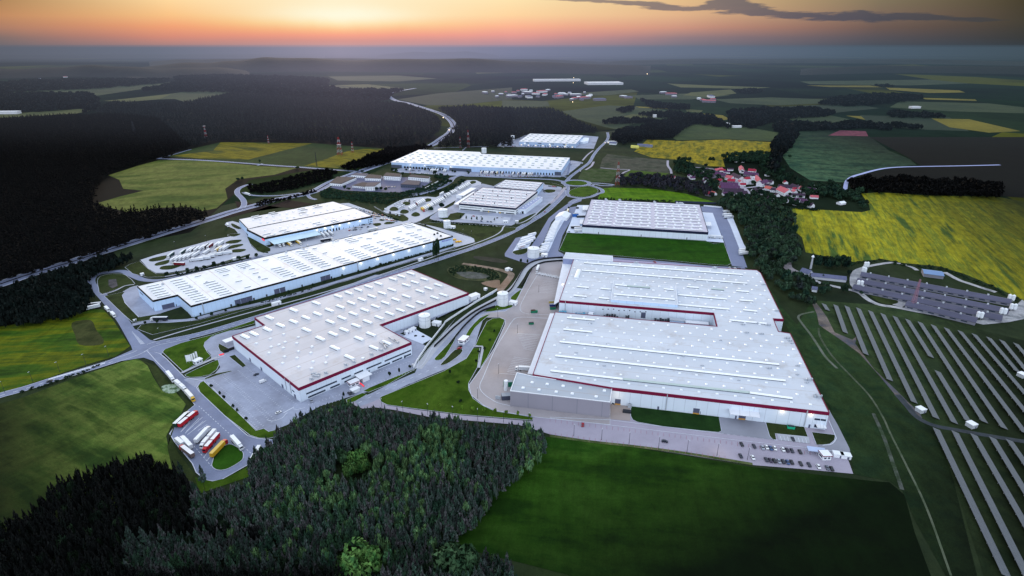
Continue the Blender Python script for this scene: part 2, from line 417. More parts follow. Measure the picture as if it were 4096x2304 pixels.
# base sheet to the horizon
def disc():
    V = [(0, 0, 0)]; F = []; rs = [60, 300, 900, 2000, 4000, 8000, 13000, 18500]; n = 96
    for r in rs:
        for k in range(n): a = 2*math.pi*k/n; V.append((r*math.sin(a), r*math.cos(a), 0))
    F += [(0, 1+(k+1)%n, 1+k) for k in range(n)]
    for q in range(len(rs)-1):
        o = 1+q*n; F += [(o+k, o+(k+1)%n, o+n+(k+1)%n, o+n+k) for k in range(n)]
    return V, F
def country():
    """open farmland: strips of differing crops read through a cell pattern"""
    m, nt, b = newmat('farmland'); p = nt.pos((1, .55, 1), R(12))
    vo = nt.new('ShaderNodeTexVoronoi', feature='F1'); nt.l.new(p, vo.inputs['Vector']); vo.inputs['Scale'].default_value = .0016
    n = nt.noise(nt.pos(), .0008, 4)
    sp = nt.new('ShaderNodeSeparateColor'); nt.l.new(vo.outputs['Color'], sp.inputs[0])
    c = nt.ramp(sp.outputs[0], [(0, lin((26,38,30))), (.22, lin((36,48,34))), (.4, lin((28,44,30))), (.58, lin((52,60,36))), (.72, lin((24,32,26))), (.86, lin((74,76,30))), (1, lin((34,46,40)))], 'CONSTANT')
    c = nt.mix(nt.math('MULTIPLY', nt.math('SUBTRACT', n, .42, clamp=True), 5, clamp=True), c, lin((16,20,20)))
    n2 = nt.noise(nt.pos(), .02, 4); c = nt.mix(1.0, c, nt.math('MULTIPLY_ADD', n2, .8, .6), 'MULTIPLY')
    nt.put(b.inputs['Base Color'], c); b.inputs['Roughness'].default_value = 1; b.inputs['Specular IOR Level'].default_value = 0
    return m
V, F = disc(); tag(mobj('ground', V, F, country()), kind='structure')
Z1, Z2, Z3, Z4, Z5, Z6, Z7 = .06, .12, .18, .24, .30, .36, .42
# near ground of the park
sheet('grassland', 'S -900,2600 -700,1150 300,960 900,820 1500,690 1700,560 2100,545 2500,520 2800,640 3000,760 3300,900 4200,1000 5200,1100 5400,2600 4096,2500 2048,2420 0,2500', Z1, M_BASE)
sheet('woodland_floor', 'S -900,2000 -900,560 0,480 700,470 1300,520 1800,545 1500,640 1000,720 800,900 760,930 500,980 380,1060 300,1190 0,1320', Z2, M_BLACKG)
# ------------------------------------------------------------------ fields
M_F1 = field('meadow', [(42,66,24),(70,92,36),(96,112,50),(60,82,30)], .012, rz=R(28), stretch=(.5,2,1), fine=.35, streak=.15, edge_dark=(-.75,-.65,-48,110,(8,15,6)))
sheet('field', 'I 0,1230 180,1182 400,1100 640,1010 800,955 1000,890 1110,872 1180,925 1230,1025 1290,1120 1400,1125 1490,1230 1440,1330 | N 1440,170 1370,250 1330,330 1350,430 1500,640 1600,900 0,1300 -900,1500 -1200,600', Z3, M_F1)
sheet('verge', 'I 1100,872 1250,930 1400,1130 1545,1235 1500,1290 1395,1400 | N 1360,330 1430,470 1560,640 1660,760 1400,700 1340,420 1400,250 1500,90 | I 1400,1120 1290,1110 1230,1010 1180,915', Z4, M_LAWN)
M_F2 = field('young crop', [(34,56,14),(52,78,18),(86,92,16),(44,66,18)], .008, rz=R(-6), stretch=(.5,2.5,1), fine=.3, streak=.2)
sheet('field', 'I -200,640 380,560 700,470 830,480 905,560 1040,770 930,850 700,915 400,1020 0,1150 -400,1250', Z3, M_F2)
M_F2B = field('dug ground', [(44,54,26),(58,62,34),(38,46,22)], .02)
sheet('earthwork', 'I 575,585 700,560 745,580 770,640 830,720 800,760 640,760 600,680', Z4, M_F2B, 3)
M_F3 = field('pale meadow', [(58,72,30),(80,88,40),(92,96,48),(66,78,32)], .004, rz=R(-20), stretch=(.6,1.6,1), fine=.35)
sheet('field', 'L 545,882 700,832 800,806 1000,806 1290,834 1490,846 1380,880 1200,902 1133,950 1145,1000 1090,1048 1020,1062 960,1042 800,1045 660,1072 600,1057 530,1040 478,1026 600,990 722,960 620,950 600,905', Z3, M_F3)
M_F4 = field('rapeseed in bloom', [(50,58,18),(86,82,16),(102,94,18),(60,66,22)], .006, rz=R(30), stretch=(.5,2,1), fine=.4)
M_F4G = field('green crop', [(32,48,24),(42,58,28)], .006, fine=.3)
sheet('field', 'L 840,790 960,750 1110,715 1570,720 1940,748 1700,848 1590,845 1290,825 1000,800', Z3, M_F4G)
sheet('field', 'L 860,784 1070,760 1110,716 1570,722 1420,760 1250,803 1000,797', Z4, M_F4)
sheet('field', 'L 1530,835 1640,800 1750,760 1840,748 1940,750 1700,846', Z4, M_F4)
M_FAR = [field('far green field', [(44,56,40),(56,66,44)], .003), field('far pale field', [(66,72,44),(82,84,50)], .003), field('far yellow field', [(92,86,34),(112,102,38)], .003), field('far dark field', [(34,46,36),(40,52,40)], .003)]
for k, spec in ((1,'L -60,575 250,560 400,548 462,556 380,572 0,594'),(0,'L 530,508 870,470 1000,450 1100,449 1152,465 1030,500 940,516 880,498 700,503'),
   (0,'L -50,470 500,440 870,412 1000,418 700,450 500,480 -50,520'),(1,'L 520,508 700,490 860,474 800,500 650,512'),(0,'L 1640,430 1800,426 2000,440 2060,450 1900,452 1700,446'),(1,'L 1690,428 1850,424 1990,440 1850,442'),
   (3,'L 2000,500 2200,470 2576,440 2576,500 2300,530 2150,530'),(0,'L 1650,385 2000,380 2200,395 2000,410 1700,405'),(1,'L 2380,360 2576,355 2576,366 2400,370'),
   (0,'M -50,505 180,510 190,535 100,540 -50,545'),(0,'M 250,560 480,530 700,540 860,570 880,600 700,600 520,650 470,640 330,600'),(1,'M 520,600 600,575 730,580 720,600 600,612'),(2,'M 620,535 800,545 780,549 640,542'),(1,'M 870,548 960,556 950,566 880,562'),(2,'M 950,570 1060,580 1100,600 1060,605 990,590'),
   (0,'M 1010,500 1300,490 1600,500 1580,520 1340,530 1100,520'),(0,'M 1380,590 1600,580 1700,600 1600,620 1420,612'),(2,'M 1680,582 1900,590 1950,612 1880,618 1760,600'),(3,'M 1750,580 2200,590 2300,660 2000,650 1800,620'),(2,'M 2110,596 2300,600 2560,660 2400,668 2200,640'),(0,'M 1950,510 2400,520 2576,540 2576,570 2200,560 1900,540'),(2,'M 2060,492 2330,500 2340,508 2080,500'),
   (1,'M 780,420 1000,430 1300,440 1200,448 850,440'),(2,'M 1480,430 1800,430 1900,440 1600,438'),(2,'M 1880,440 2250,455 2280,465 2100,468 1900,452'),(0,'M 300,470 600,450 640,460 480,480 330,480'),(3,'M 1300,540 1700,520 1850,545 1600,570 1380,560'),(0,'M 600,480 900,470 1100,480 900,500 640,500'),(1,'M 1100,450 1130,470 1000,488 860,480 900,465'),
   (0,'M 1450,410 2100,400 2300,420 2000,430 1500,424'),(0,'L 200,400 520,395 700,405 500,420 100,430')):
    sheet('field', spec, Z3, M_FAR[k])
M_RAPE = field('big rapeseed field', [(62,84,36),(118,118,30),(142,136,28),(96,106,34),(132,128,30)], .012, rz=R(22), stretch=(2.4,.22,1), fine=.42, streak=.26, sscale=.05, edge_dark=(1,-.25,300,330,(30,36,8)))
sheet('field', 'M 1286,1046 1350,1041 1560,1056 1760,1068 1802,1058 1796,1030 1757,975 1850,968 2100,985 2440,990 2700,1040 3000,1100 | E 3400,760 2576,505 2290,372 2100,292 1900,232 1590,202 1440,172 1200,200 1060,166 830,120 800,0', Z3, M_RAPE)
M_RAPE2 = field('rapeseed field by village', [(80,82,28),(114,104,28),(136,120,28),(94,90,28)], .014, rz=R(18), stretch=(2,.5,1), fine=.4, streak=.15, sscale=.06)
sheet('field', 'M 615,762 680,702 850,710 1080,702 1312,716 1305,778 1175,792 1082,792 1060,802 1072,840 990,836 850,806 700,792', Z3, M_RAPE2)
sheet('field', 'M 870,640 930,620 1100,625 1340,668 1312,712 1080,700 830,706 800,690', Z3, field('sage field', [(50,62,40),(60,72,42)], .006))
M_TEAL = field('bluish green crop', [(26,56,44),(46,74,54),(66,92,66),(34,62,48)], .006, rz=R(20), stretch=(1,1.5,1), fine=.5, edge_dark=(1,0,560,480,(10,18,14)))
sheet('field', 'M 1340,692 1440,660 1600,655 1800,688 1900,760 2000,800 2035,830 1880,846 1700,892 1672,918 1500,908 1400,845 1350,770', Z3, M_TEAL)
sheet('field', 'M 1590,682 1650,656 1780,660 1792,686', Z4, field('red clover patch', [(88,48,62),(112,62,74)], .02, fine=.4))
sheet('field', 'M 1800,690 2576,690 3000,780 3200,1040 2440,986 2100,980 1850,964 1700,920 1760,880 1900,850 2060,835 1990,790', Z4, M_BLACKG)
M_GREYF = field('harrowed field', [(52,58,50),(70,70,62),(44,54,42)], .01, fine=.3)
sheet('field', 'M 480,775 600,790 780,806 790,872 700,892 548,872 440,848 455,800', Z3, M_GREYF)
sheet('field', 'M 555,892 595,856 790,872 745,892 640,893', Z4, field('mossy field', [(52,74,26),(66,84,30)], .01))
sheet('field', 'M 330,900 360,850 440,848 540,856 500,915 400,918', Z3, field('rough plot', [(34,58,24),(62,72,48),(40,62,26)], .02))
M_VG = field('spring crop', [(40,76,8),(66,100,12),(78,108,16),(46,80,10)], .012, stretch=(.4,2,1), fine=.3, streak=.2)
sheet('field', 'M 430,1003 455,950 500,944 700,950 870,974 1035,1022 850,1020 620,1008', Z3, M_VG)
M_F9 = field('grass field', [(28,58,12),(44,74,20),(36,66,14),(24,50,10)], .010, rz=R(8), stretch=(.6,1.6,1), fine=.32, streak=.10, sscale=.22, edge_dark=(.5,-1,-295,125,(5,15,4)))
sheet('field', 'F -120,690 300,720 1000,835 1600,935 2576,1050 | K 1500,700 1620,800 1700,1100 1850,1500 2000,2200 -1500,2200 | J 2000,1500 2576,1448 1600,1200 1750,1000 2000,700 2300,400', Z3, M_F9)
M_F10 = field('rank grass', [(28,48,28),(42,60,32),(34,54,32)], .02, fine=.45, edge_dark=(1,-.8,-70,150,(6,11,6)))
sheet('grass_strip', 'E 500,330 640,560 760,700 870,520 1000,600 1200,850 1500,1150 1900,1500 | K 2200,1448 1950,1448 1700,1000 1600,760 1500,690 1210,635 1190,480 1060,200 980,0 | E 1040,1400 700,760', Z3, M_F10)
M_SOL = field('grass between the panels', [(34,50,30),(50,64,38),(40,54,34)], .02, fine=.4, edge_dark=(1,-.8,-30,150,(5,8,5)))
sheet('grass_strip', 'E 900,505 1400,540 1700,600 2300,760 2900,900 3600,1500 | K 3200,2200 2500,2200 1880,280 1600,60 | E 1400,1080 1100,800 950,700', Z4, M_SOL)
# dirt patches, tracks
sheet('dirt_patch', 'E 880,510 905,515 950,570 1000,640 1060,760 1200,820 1240,790 1225,850 1380,1060 1560,1230 1660,1330 1740,1400 1760,1448 1700,1430 1600,1330 1420,1110 1260,930 1150,850 1080,800 960,720 935,700 920,620 885,540', Z5, field('sandy track', [(116,106,100),(92,86,84),(72,76,88)], .03))
ribbon('track', 'K 1560,0 1640,90 1720,180 1850,245 2050,285 2300,330 2576,375 2900,420', 4.5, Z6, field('farm track', [(62,66,70),(50,56,62)], .03))
ribbon('track', 'E 895,595 800,615 770,640 800,690 870,780 930,870 990,960 1080,1050', 2.2, Z5, field('pale trail', [(78,88,70),(96,100,92)], .05))
for dx in (-3, 5): ribbon('wheel_track', f'E {930+dx},725 {945+dx},800 {1040+dx},950 {1190+dx},1110 {1340+dx},1270 {1450+dx},1448 | K {1500+dx},300 {1650+dx},600 {1800+dx},920 {1990+dx},1448', .7, Z5, field('worn rut', [(86,92,78),(60,72,54)], .05))
ribbon('path', 'K 1370,150 1450,330 1510,500 1580,700 1600,760', 2.4, Z5, field('worn path', [(84,88,84),(48,60,44)], .05, fine=.5))
ribbon('path', 'F 0,690 330,735 650,770 1000,815 1350,870 1620,915', 2.5, Z5, field('trodden verge', [(92,96,66),(60,76,40)], .05, fine=.4))
# pond basin
sheet('earthwork', 'B 780,1150 860,1130 1000,1130 1110,1150 1190,1180 1210,1220 1160,1250 1050,1250 900,1240 800,1200', Z4, field('scrubby basin', [(44,56,34),(70,74,50),(50,58,40)], .05, fine=.4), 3)
sheet('earthwork', 'B 850,1180 960,1175 1060,1190 1120,1215 1060,1230 930,1225', Z5, field('gravelly bed', [(92,92,92),(70,76,68)], .08, fine=.3), 3)
ribbon('track', 'B 900,1110 1000,1125 1150,1150 1250,1175 1290,1200 1250,1260 1190,1330', 6, Z5, M_DIRT, w2=9)
sheet('dirt_patch', 'B 1050,1265 1180,1240 1200,1260 1190,1300 1130,1300', Z5, M_DIRT, 3)
sheet('earthwork', 'D 400,150 560,165 660,190 620,205 500,190 400,170', Z4, field('dark hollow', [(48,50,44),(60,58,52)], .05), 3)
sheet('dirt_patch', 'A 880,110 1100,140 1250,160 1350,165 1640,105 1500,130 1300,100 1000,200 760,260 900,160', Z4, field('brown scrub', [(26,20,20),(36,28,28)], .03))
M_ROADY = surf('grey block paving', (134,136,148), .1, .05, fine=.12)
M_STALL = surf('reddish stall line', (150,96,112), .1)
# ------------------------------------------------------------------ roads, yards, lawns (structure)
SH = 0.12
sheet('road', 'C 250,490 330,570 560,840 500,890 400,1010 358,1070 400,1140 540,1310 570,1380 640,1440 700,1450 770,1440 1000,1310 1040,1270 1110,1200 1230,1120 1135,1116 1060,1110 980,1085 800,930 590,730 573,700 590,680 640,650 480,622 330,470 280,430 170,400', Z3+.03, M_ROAD, kerb=.5)
ribbon('road', 'I -400,1290 0,1165 200,1110 450,1030 700,955 900,893 1060,840 1150,800', 9.0, Z4, M_ROAD, edges=.35)
ribbon('road', 'B -1680,1810 -1550,1750 -1200,1675 -770,1548 -400,1432 -100,1340 290,1205 500,1140 700,1078 830,1035 1000,980 1200,902 1330,840 1450,770 1560,700 1640,630 1700,570 1735,520 1735,490 1722,470', 9.5, Z4, M_ROAD, edges=.35)
dashes('lane_line', 'I 0,1168 200,1112 450,1032 700,957 900,895', .5, 3, 5, Z4+.03)
dashes('lane_line', 'B -1550,1750 -1200,1675 -770,1548 -400,1432 -100,1340 290,1205 500,1140 700,1078 830,1035 1000,980 1200,902 1330,840 1450,770 1560,700 1640,630 1700,570', .4, 3, 5, Z4+.03)
ribbon('road', 'I 1150,800 1055,680 980,560 885,440 795,340 742,290 728,240 770,200 860,180 980,172 1060,205 1150,240 1270,245 1400,222 1600,180 1800,135 1980,85 2100,50', 9.5, Z4+.06, M_ROAD, w2=7)
sheet('road', 'I 1050,770 960,610 1100,640 1200,720 1280,738 1500,690 1530,740 1330,790 1290,840 1330,900 1420,980 1330,1000 1230,890 1150,862 1000,885 900,900 880,880 1060,800', Z3+.02, M_ROAD)
# hatched triangle at the junction
for k in range(15):
    t = k/14; dashes('hatching', [g('I', 1058+82*t-18*t, 660+95*t), g('I', 1062+85*t+10*t, 657+92*t)], .9, 20, 1, Z4+.13, sm=0)
for k in range(34):
    t = k/33; x = 395+440*t; y = 1037-128*t; dashes('hatching', [g('I', x-4, y+4), g('I', x+5, y-7)], .9, 20, 1, Z4+.05, sm=0)
# pavement under and around the red-trimmed hall
sheet('pavement', 'C 1045,205 930,235 790,255 670,308 635,345 635,385 690,440 690,470 740,490 762,540 720,590 640,618 500,628 470,640 560,700 635,650 660,700 760,790 880,880 1062,1052 1112,1030 1158,1056 1300,1000 1560,850 1800,775 1935,738 2130,640 2320,545 2345,480 2410,375 2340,320 2200,270 2400,190 | B 1175,1325 1140,1355 1000,1425 600,1200 200,1200 -760,1560', Z4-.02, M_PAVE)
ribbon('lot_line', 'C 660,660 760,765 880,880 1060,1045', .25, Z4+.02, M_LINE, sm=0)
for (a, b) in (((655,670),(1075,1035)), ((780,610),(1180,985)), ((795,600),(1205,965)), ((905,565),(1300,910)), ((975,545),(1390,850)), ((700,640),(1110,1015))):
    dashes('stall_marks', [g('C', *a), g('C', *b)], 1.2, .25, 2.45, Z4+.03, sm=0)
for (a, b) in (((1470,840),(2330,560)), ((1430,890),(1760,790)), ((1700,690),(2290,490)),((1500,735),(1760,650))):
    dashes('stall_marks', [g('C', *a), g('C', *b)], 1.6, .22, 2.4, Z4+.03, sm=0)
ribbon('edge_line', 'C 1135,960 1180,970 1250,950 1285,915 1290,905', .35, Z4+.03, M_LINE)
ribbon('edge_line', 'C 1345,872 1380,878 1440,862', .35, Z4+.03, M_LINE)
for k in range(7): dashes('crossing', [g('C', 1268+11*k, 905-6*k), g('C', 1288+11*k, 893-6*k)], .7, 30, 1, Z4+.04, sm=0)
for k in range(8): dashes('crossing', [g('C', 728+9*k, 470-3.4*k), g('C', 743+9*k, 462-3.4*k)], .6, 30, 1, Z4+.04, sm=0)
# islands and lawns around it
def lawn(spec, mat=None, sm=0, z=Z5+.06, kerb=.35): return sheet('lawn', spec, z, mat or M_LAWNB, sm, lift=SH, kerb=kerb)
lawn('C 300,420 320,395 450,345 700,280 1030,165 1038,190 880,235 700,290 640,340 632,370 660,420 690,450 640,490 560,520 465,575')
lawn('C 480,600 560,560 700,495 745,480 756,515 735,560 680,600 600,618 520,622 485,612')
lawn('C 582,695 600,665 630,650 700,715 830,835 880,880 1050,1048 1112,1030 1150,1055 1240,1035 1215,1095 1150,1110 1070,1108 1000,1085 800,930 600,740')
lawn('C 745,375 755,350 800,375 850,400 830,420 790,430 760,410', M_LAWN)
lawn('C 832,455 880,440 970,525 940,542', M_LAWN)
lawn('C 640,628 720,592 850,567 860,572 760,600 640,640', M_LAWN)
ribbon('path', 'C 455,585 560,535 700,475 740,460', 3.0, Z6+.02, M_CONC, sm=0)
lawn('C 1770,800 1900,745 1935,760 1840,815 1780,830')
lawn('C 1905,730 1960,700 2320,550 2340,540 2350,480 2420,400 2576,230 | D 250,640 60,880 0,990 -20,1020 -300,1180 -450,1240', z=Z4+.02)
lawn('C 700,1300 715,1255 760,1200 830,1155 890,1175 940,1215 948,1250 930,1290 830,1350 760,1365 712,1350 695,1325', M_LAWNB if False else field('island grass', [(30,62,12),(42,78,18)], .03), sm=3)
sheet('verge', 'C 560,1420 640,1448 | N 1640,680 1700,692 1800,670 2040,545 2040,640 1600,790', Z4, M_LAWNB)
for a in range(5):
    dashes('stall_line', [g('C', 445+46*a, 1060-22*a+18*a), g('C', 560+33*a, 920+4*a+22*a)], .3, 40, 1, Z4+.03, sm=0)
dashes('stall_line', [g('C', 590, 850), g('C', 1010, 1300-70)], .3, 2, 2, Z4+.03, sm=0); dashes('stall_line', [g('C', 500, 1110), g('C', 690, 1330)], .3, 2, 2, Z4+.03, sm=0)
for a, b in (((632,1260),(700,1170)), ((655,1290),(720,1210)), ((445,1060),(520,985)), ((480,1070),(620,940)),((500,1080),(650,965))): dashes('stall_line', [g('C', *a), g('C', *b)], .3, 40, 1, Z4+.03, sm=0)
sheet('lime_patch', 'C 290,700 330,680 400,675 450,700 430,730 370,750 310,735', Z4+.03, field('spilt lime', [(60,84,50),(150,165,150),(90,110,80)], .12, fine=.5), 3)
# long hall: yard at its end, frontage path, grass, left lot
sheet('pavement', 'I 1100,285 1045,300 985,335 975,365 1000,420 1060,490 1110,535 1170,535 1290,505 1460,452 1540,540 1500,400', Z4, M_PAVE, kerb=.4)
ribbon('path', 'I 1060,600 1180,575 1300,572 1440,568 1560,552 1800,490 | A 1100,925 1500,815 2000,665 2400,545 2640,475 | B 900,950 960,905 990,900', 6.5, Z4+.02, M_PAVE, sm=4)
lawn('I 1100,635 1130,600 1200,585 1350,583 1580,565 1900,480 | A 1100,940 1500,830 2000,680 2400,560 2640,490 | B 850,975 600,1060 250,1160 -100,1270 -500,1385 -900,1500 -1200,1590 -1580,1680', M_LAWN, z=Z4+.06)
lawn('I 835,370 1000,335 978,365 1000,425 1110,540 1290,510 1210,540 1200,560 1150,570 1060,580 980,510', M_LAWN, z=Z4+.10)
lawn('I 780,250 800,215 870,195 960,192 1010,205 1080,272 1000,290 820,355 790,310', M_LAWN, sm=2)
sheet('dirt_patch', 'I 868,240 930,235 942,290 900,310 870,290', Z6+.1, field('manhole mound', [(84,80,84),(60,60,62)], .08))
ribbon('path', 'I 800,362 850,352 930,325 1000,290 1075,278', 1.8, Z6+.1, M_CONC)
ribbon('path', 'A 230,1222 450,1155 700,1085 1100,975 1500,868 2000,715 2400,580 2560,520 | B 850,1000 1000,950 1150,890 1210,850 1225,820 1240,806', 2.0, Z6, M_CONC)
sheet('pavement', 'A 125,580 250,540 500,475 700,420 850,392 905,365 880,335 800,300 812,280 860,270 930,290 985,400 1010,470 1060,515 1150,530 1320,505 1480,465 1300,520 1160,548 1010,560 860,580 520,655 350,682 250,684 190,650', Z4, M_PAVEL, kerb=.4)
for sp in ('A 188,585 215,568 320,545 340,552 310,580 220,595','A 235,620 265,600 360,578 365,590 330,615 255,628','A 275,648 310,628 420,622 450,628 380,655 300,660','A 800,445 840,425 920,418 935,425 900,445 830,452','A 815,490 850,465 930,453 948,462 900,480 840,493','A 830,515 870,497 950,493 970,503 920,520 850,522','A 848,292 870,292 930,325 905,335 860,315','A 820,385 850,372 920,370 918,380 870,395'):
    lawn(sp, M_LAWN, sm=3)
lawn('A 0,640 40,615 120,590 190,655 250,692 350,690 520,665 720,615 1000,532 998,550 880,585 700,620 520,670 330,715 180,720 60,690', M_LAWN, z=Z4+.10)
lawn('A 975,395 1010,405 1165,490 1165,510 1110,527 1060,510 1000,450', M_LAWN)
ribbon('path', 'I 1320,215 1500,180 1700,140 1950,85 2060,50 | A 1180,530 1400,485', 3, Z6, M_PAVE)
sheet('pavement', 'A 1130,490 1180,470 1500,390 1980,265 1900,200 1700,130 1790,125 1900,165 2180,262 2230,270 2330,240 2290,278 1800,395 1450,480 1180,540 1150,530', Z4, M_PAVEL)
for sp in ('A 1985,290 2040,285 2050,300 2010,312 1985,300','A 2070,290 2100,275 2160,280 2140,292 2090,297','A 2030,262 2060,250 2090,258 2060,270'): lawn(sp, M_LAWN, sm=3)
# middle truck lot
sheet('pavement', 'B 268,690 300,655 380,615 440,592 560,577 620,574 690,580 790,530 880,470 940,443 1010,443 1050,462 1040,485 930,555 780,640 660,715 560,768 480,795 430,806 470,775 472,745 430,715 330,710 280,705', Z4, M_PAVEL, kerb=.5)
for sp in ('B 318,670 345,655 390,665 385,685 345,690 318,685','B 415,630 440,615 480,620 478,640 430,645','B 400,695 420,677 460,682 472,700 440,712 405,708','B 487,722 520,698 555,708 560,725 520,735','B 590,605 615,588 650,592 645,610 600,618','B 955,460 975,448 1005,450 1008,462 980,473 960,470'): lawn(sp, M_LAWN, sm=3)
lawn('B 190,650 300,712 330,715 430,722 468,745 465,765 420,775 370,765 200,660', M_LAWN, z=Z4+.1)
# yard of the central hall
sheet('pavement', 'B 638,750 645,735 700,695 780,665 830,640 870,560 960,500 1060,470 1150,490 1240,440 1545,460 1690,500 1692,530 1600,620 1480,720 1345,780 1290,805 1200,802 1000,786 800,776 690,768', Z4, M_PAVE, kerb=.4)
lawn('B 705,748 780,742 800,712 860,700 925,708 880,755 820,765 760,762', M_LAWN)
sheet('pavement', 'B 885,755 925,712 1285,742 1270,790 1180,790', Z6, M_PAVEL)
lawn('B 1315,790 1345,765 1440,720 1500,705 1440,770 1380,795', M_LAWN, sm=2)
lawn('B 1545,525 1580,515 1640,520 1640,535 1590,545 1545,535', M_LAWN, sm=2)
lawn('B 1545,460 1620,465 1690,485 1725,492 1735,520 1700,520 1690,498 1560,478', M_LAWN)
lawn('B 640,780 820,790 1000,800 1180,812 1330,822 1325,840 1200,890 1050,950 930,980 1000,945 990,910 900,870 750,830 560,790', M_LAWN, z=Z4+.1)
ribbon('path', 'B 1330,790 1380,780 1460,735 1560,650 1640,590 1700,540 1728,500', 2.2, Z6, M_CONC)
ribbon('path', 'B 650,765 800,785 1000,798 1180,810', 2.2, Z6, M_CONC)
# end yard of the long hall
sheet('pavement', 'B 490,775 600,795 750,835 900,880 980,905 998,925 990,940 900,965 830,975 820,890 600,800', Z4+.02, M_PAVEL, kerb=.4)
ribbon('edge_line', 'B 860,960 920,940 930,925 900,910', .3, Z4+.1, M_LINE)
# roundabouts
def ring(name, cx, cy, ex, w, z, mat, n=40):
    c = g('B', cx, cy); r = (g('B', ex, cy)-c).length; p = [c+Vector((math.cos(2*math.pi*k/n)*r, math.sin(2*math.pi*k/n)*r, 0)) for k in range(n+1)]
    ribbon(name, p, w, z, mat, sm=0, edges=.3); return c, r
c1, r1 = ring('road', 1810, 465, 1915, 8, Z5, M_ROAD)
def circ(c, r, n=32, ky=1.0): return [c+Vector((math.cos(2*math.pi*k/n)*r, math.sin(2*math.pi*k/n)*r*ky, 0)) for k in range(n)]
sheet('lawn', circ(c1, r1-4.5), Z6+.05, M_LAWNB, lift=SH)
ribbon('road', 'B 1735,500 1745,560 1770,575 1850,585 1930,575 1985,550 2020,540 2010,515 1960,495 1900,480', 7, Z5-.02, M_ROAD, edges=.3)
lawn('B 1750,545 1770,520 1850,495 1910,492 1970,510 1985,530 1960,555 1880,575 1800,572 1760,560', M_LAWNB, sm=2)
for sp, w in (('B 1722,470 1740,440 1775,405 1850,350 1915,300 1950,240 1990,190 2045,135 2065,100 2060,60', 7.5), ('B 1915,466 1980,466 2080,475 2115,482', 6), ('B 1730,460 1640,440 1500,432 1300,425 1100,415 950,405 880,405 830,425 800,460 740,495 650,530 560,555 480,575', 8),
    ('B 1940,485 1960,475 2010,485 2100,487', 5), ('B 1880,585 1840,590 1800,600 1760,625', 8), ('B 1735,420 1700,412 1600,415 1000,412 900,405', 5), ('B 1850,310 1850,300 1800,290 1765,290 1755,330 1745,380 1735,400', 6)):
    ribbon('road', sp, w, Z5-.05, M_ROAD, edges=.3)
# the bluish access road and trailer park
sheet('road', 'Q 330,690 425,670 275,925 330,955 430,955 520,905 700,640 860,370 1010,250 1180,130 1280,70 1400,40 1380,100 1240,150 1180,200 1010,320 900,440 840,600 770,760 690,850 700,960 780,1010 870,880 990,560 1200,200 1330,180 1250,350 1080,650 1010,900 1100,950 1090,1000 780,1030 510,1095 380,1060 160,985 155,940', Z4, M_BLUE)
sheet('pavement', 'Q 780,995 865,900 1000,600 1115,400 1000,370 960,400 880,600 820,720 760,800 710,905', Z5, M_PAVEW)
sheet('pavement', 'Q 280,912 430,672 665,615 560,800 520,850 400,870', Z5, M_PAVEW)
lawn('Q 278,925 300,900 400,875 520,850 525,890 500,930 420,958 330,957', M_LAWN, sm=2)
sheet('pavement', 'Q 1320,165 1520,165 1400,470 1400,620 1140,602', Z5, M_PAVEW)
sheet('road', 'G 1207,852 1380,860 1430,980 1500,1120 1578,1342 1455,1328 1400,1150 1300,905 1215,895', Z4, M_BLUE)
sheet('pavement', 'G 1215,898 1302,905 1392,1142 1250,1132', Z5, M_PAVEW); sheet('pavement', 'G 1378,880 1458,930 1548,1150 1600,1236 1532,1236 1440,1000', Z5, M_PAVEW)
lawn('G 135,1064 255,1068 1250,1130 1310,1152 1392,1145 1450,1308 1420,1325 1300,1318 900,1280 500,1245 120,1220 72,1205', M_LAWNV, z=Z4+.1)
ribbon('road', 'G 0,1262 100,1250 500,1265 900,1297 1300,1335 1560,1345', 5, Z3+.04, M_BLUE)
sheet('pavement', 'D 1500,198 1502,172 2000,212 2400,250 | E 440,262 440,268', Z5, surf('lilac paving', (152,146,172), .08))
# works yard of the big plant
sheet('pavement', 'D 1110,195 1000,193 900,222 858,252 800,372 742,490 712,545 640,592 520,600 440,628 500,640 600,640 645,662 640,700 560,880 440,1062 350,1185 370,1262 470,1345 570,1388 900,1440 1480,1500 | F 480,430 475,300 | D 1200,1300 1400,400', Z4-.02, M_YARDBROWN, kerb=.5)
sheet('pavement', 'F -140,540 0,530 480,560 480,430 2200,640 2232,480 2300,600 2395,790 2400,815 2370,838 2425,992 2000,952 1600,920 1000,825 340,728 0,676 | J 2350,300 2150,240 1800,210 1450,180 1150,120 1000,100 900,110 780,60 905,0 1035,20 1045,55 1100,85 1300,115 1700,165 2262,212', Z4-.08, surf('parking paving', (158,152,168), .12, .02, fine=.12, dirt=((126,120,134), .02, .45, 3)))
ribbon('road', 'C 1850,830 1990,775 2150,695 2350,605 2576,520 | D 250,990 340,930', 11, Z5-.08, M_PAVE, sm=4)
dashes('lane_line', 'C 1870,825 1990,765 2150,690 2350,600 2500,535', .35, 3, 5, Z5)
sheet('road', 'D -120,1175 -60,1040 0,965 60,900 250,705 400,590 560,505 700,400 830,420 700,560 640,600 520,600 470,640 430,760 400,870 330,960 150,1060 0,1122', Z4-.06, M_PAVE)
ribbon('road', 'D 1105,178 1000,178 920,190 850,222 800,265 760,330 700,410 640,455 560,500 400,588 250,705 140,815 60,900 10,965 -60,1050', 7.5, Z5-.05, M_CONC, sm=5)
for sp in ('D 75,980 90,955 180,860 255,765 272,748 235,830 160,955 110,985','D 325,798 350,740 440,645 520,617 480,650 400,725 355,800','D 122,1020 180,960 240,900 300,897 285,935 200,1000 150,1022','D 470,597 570,545 620,550 700,540 692,562 620,580','D 690,475 775,415 720,520 705,535 690,500'): lawn(sp, M_LAWN if '122' in sp else M_LAWNB, sm=2)
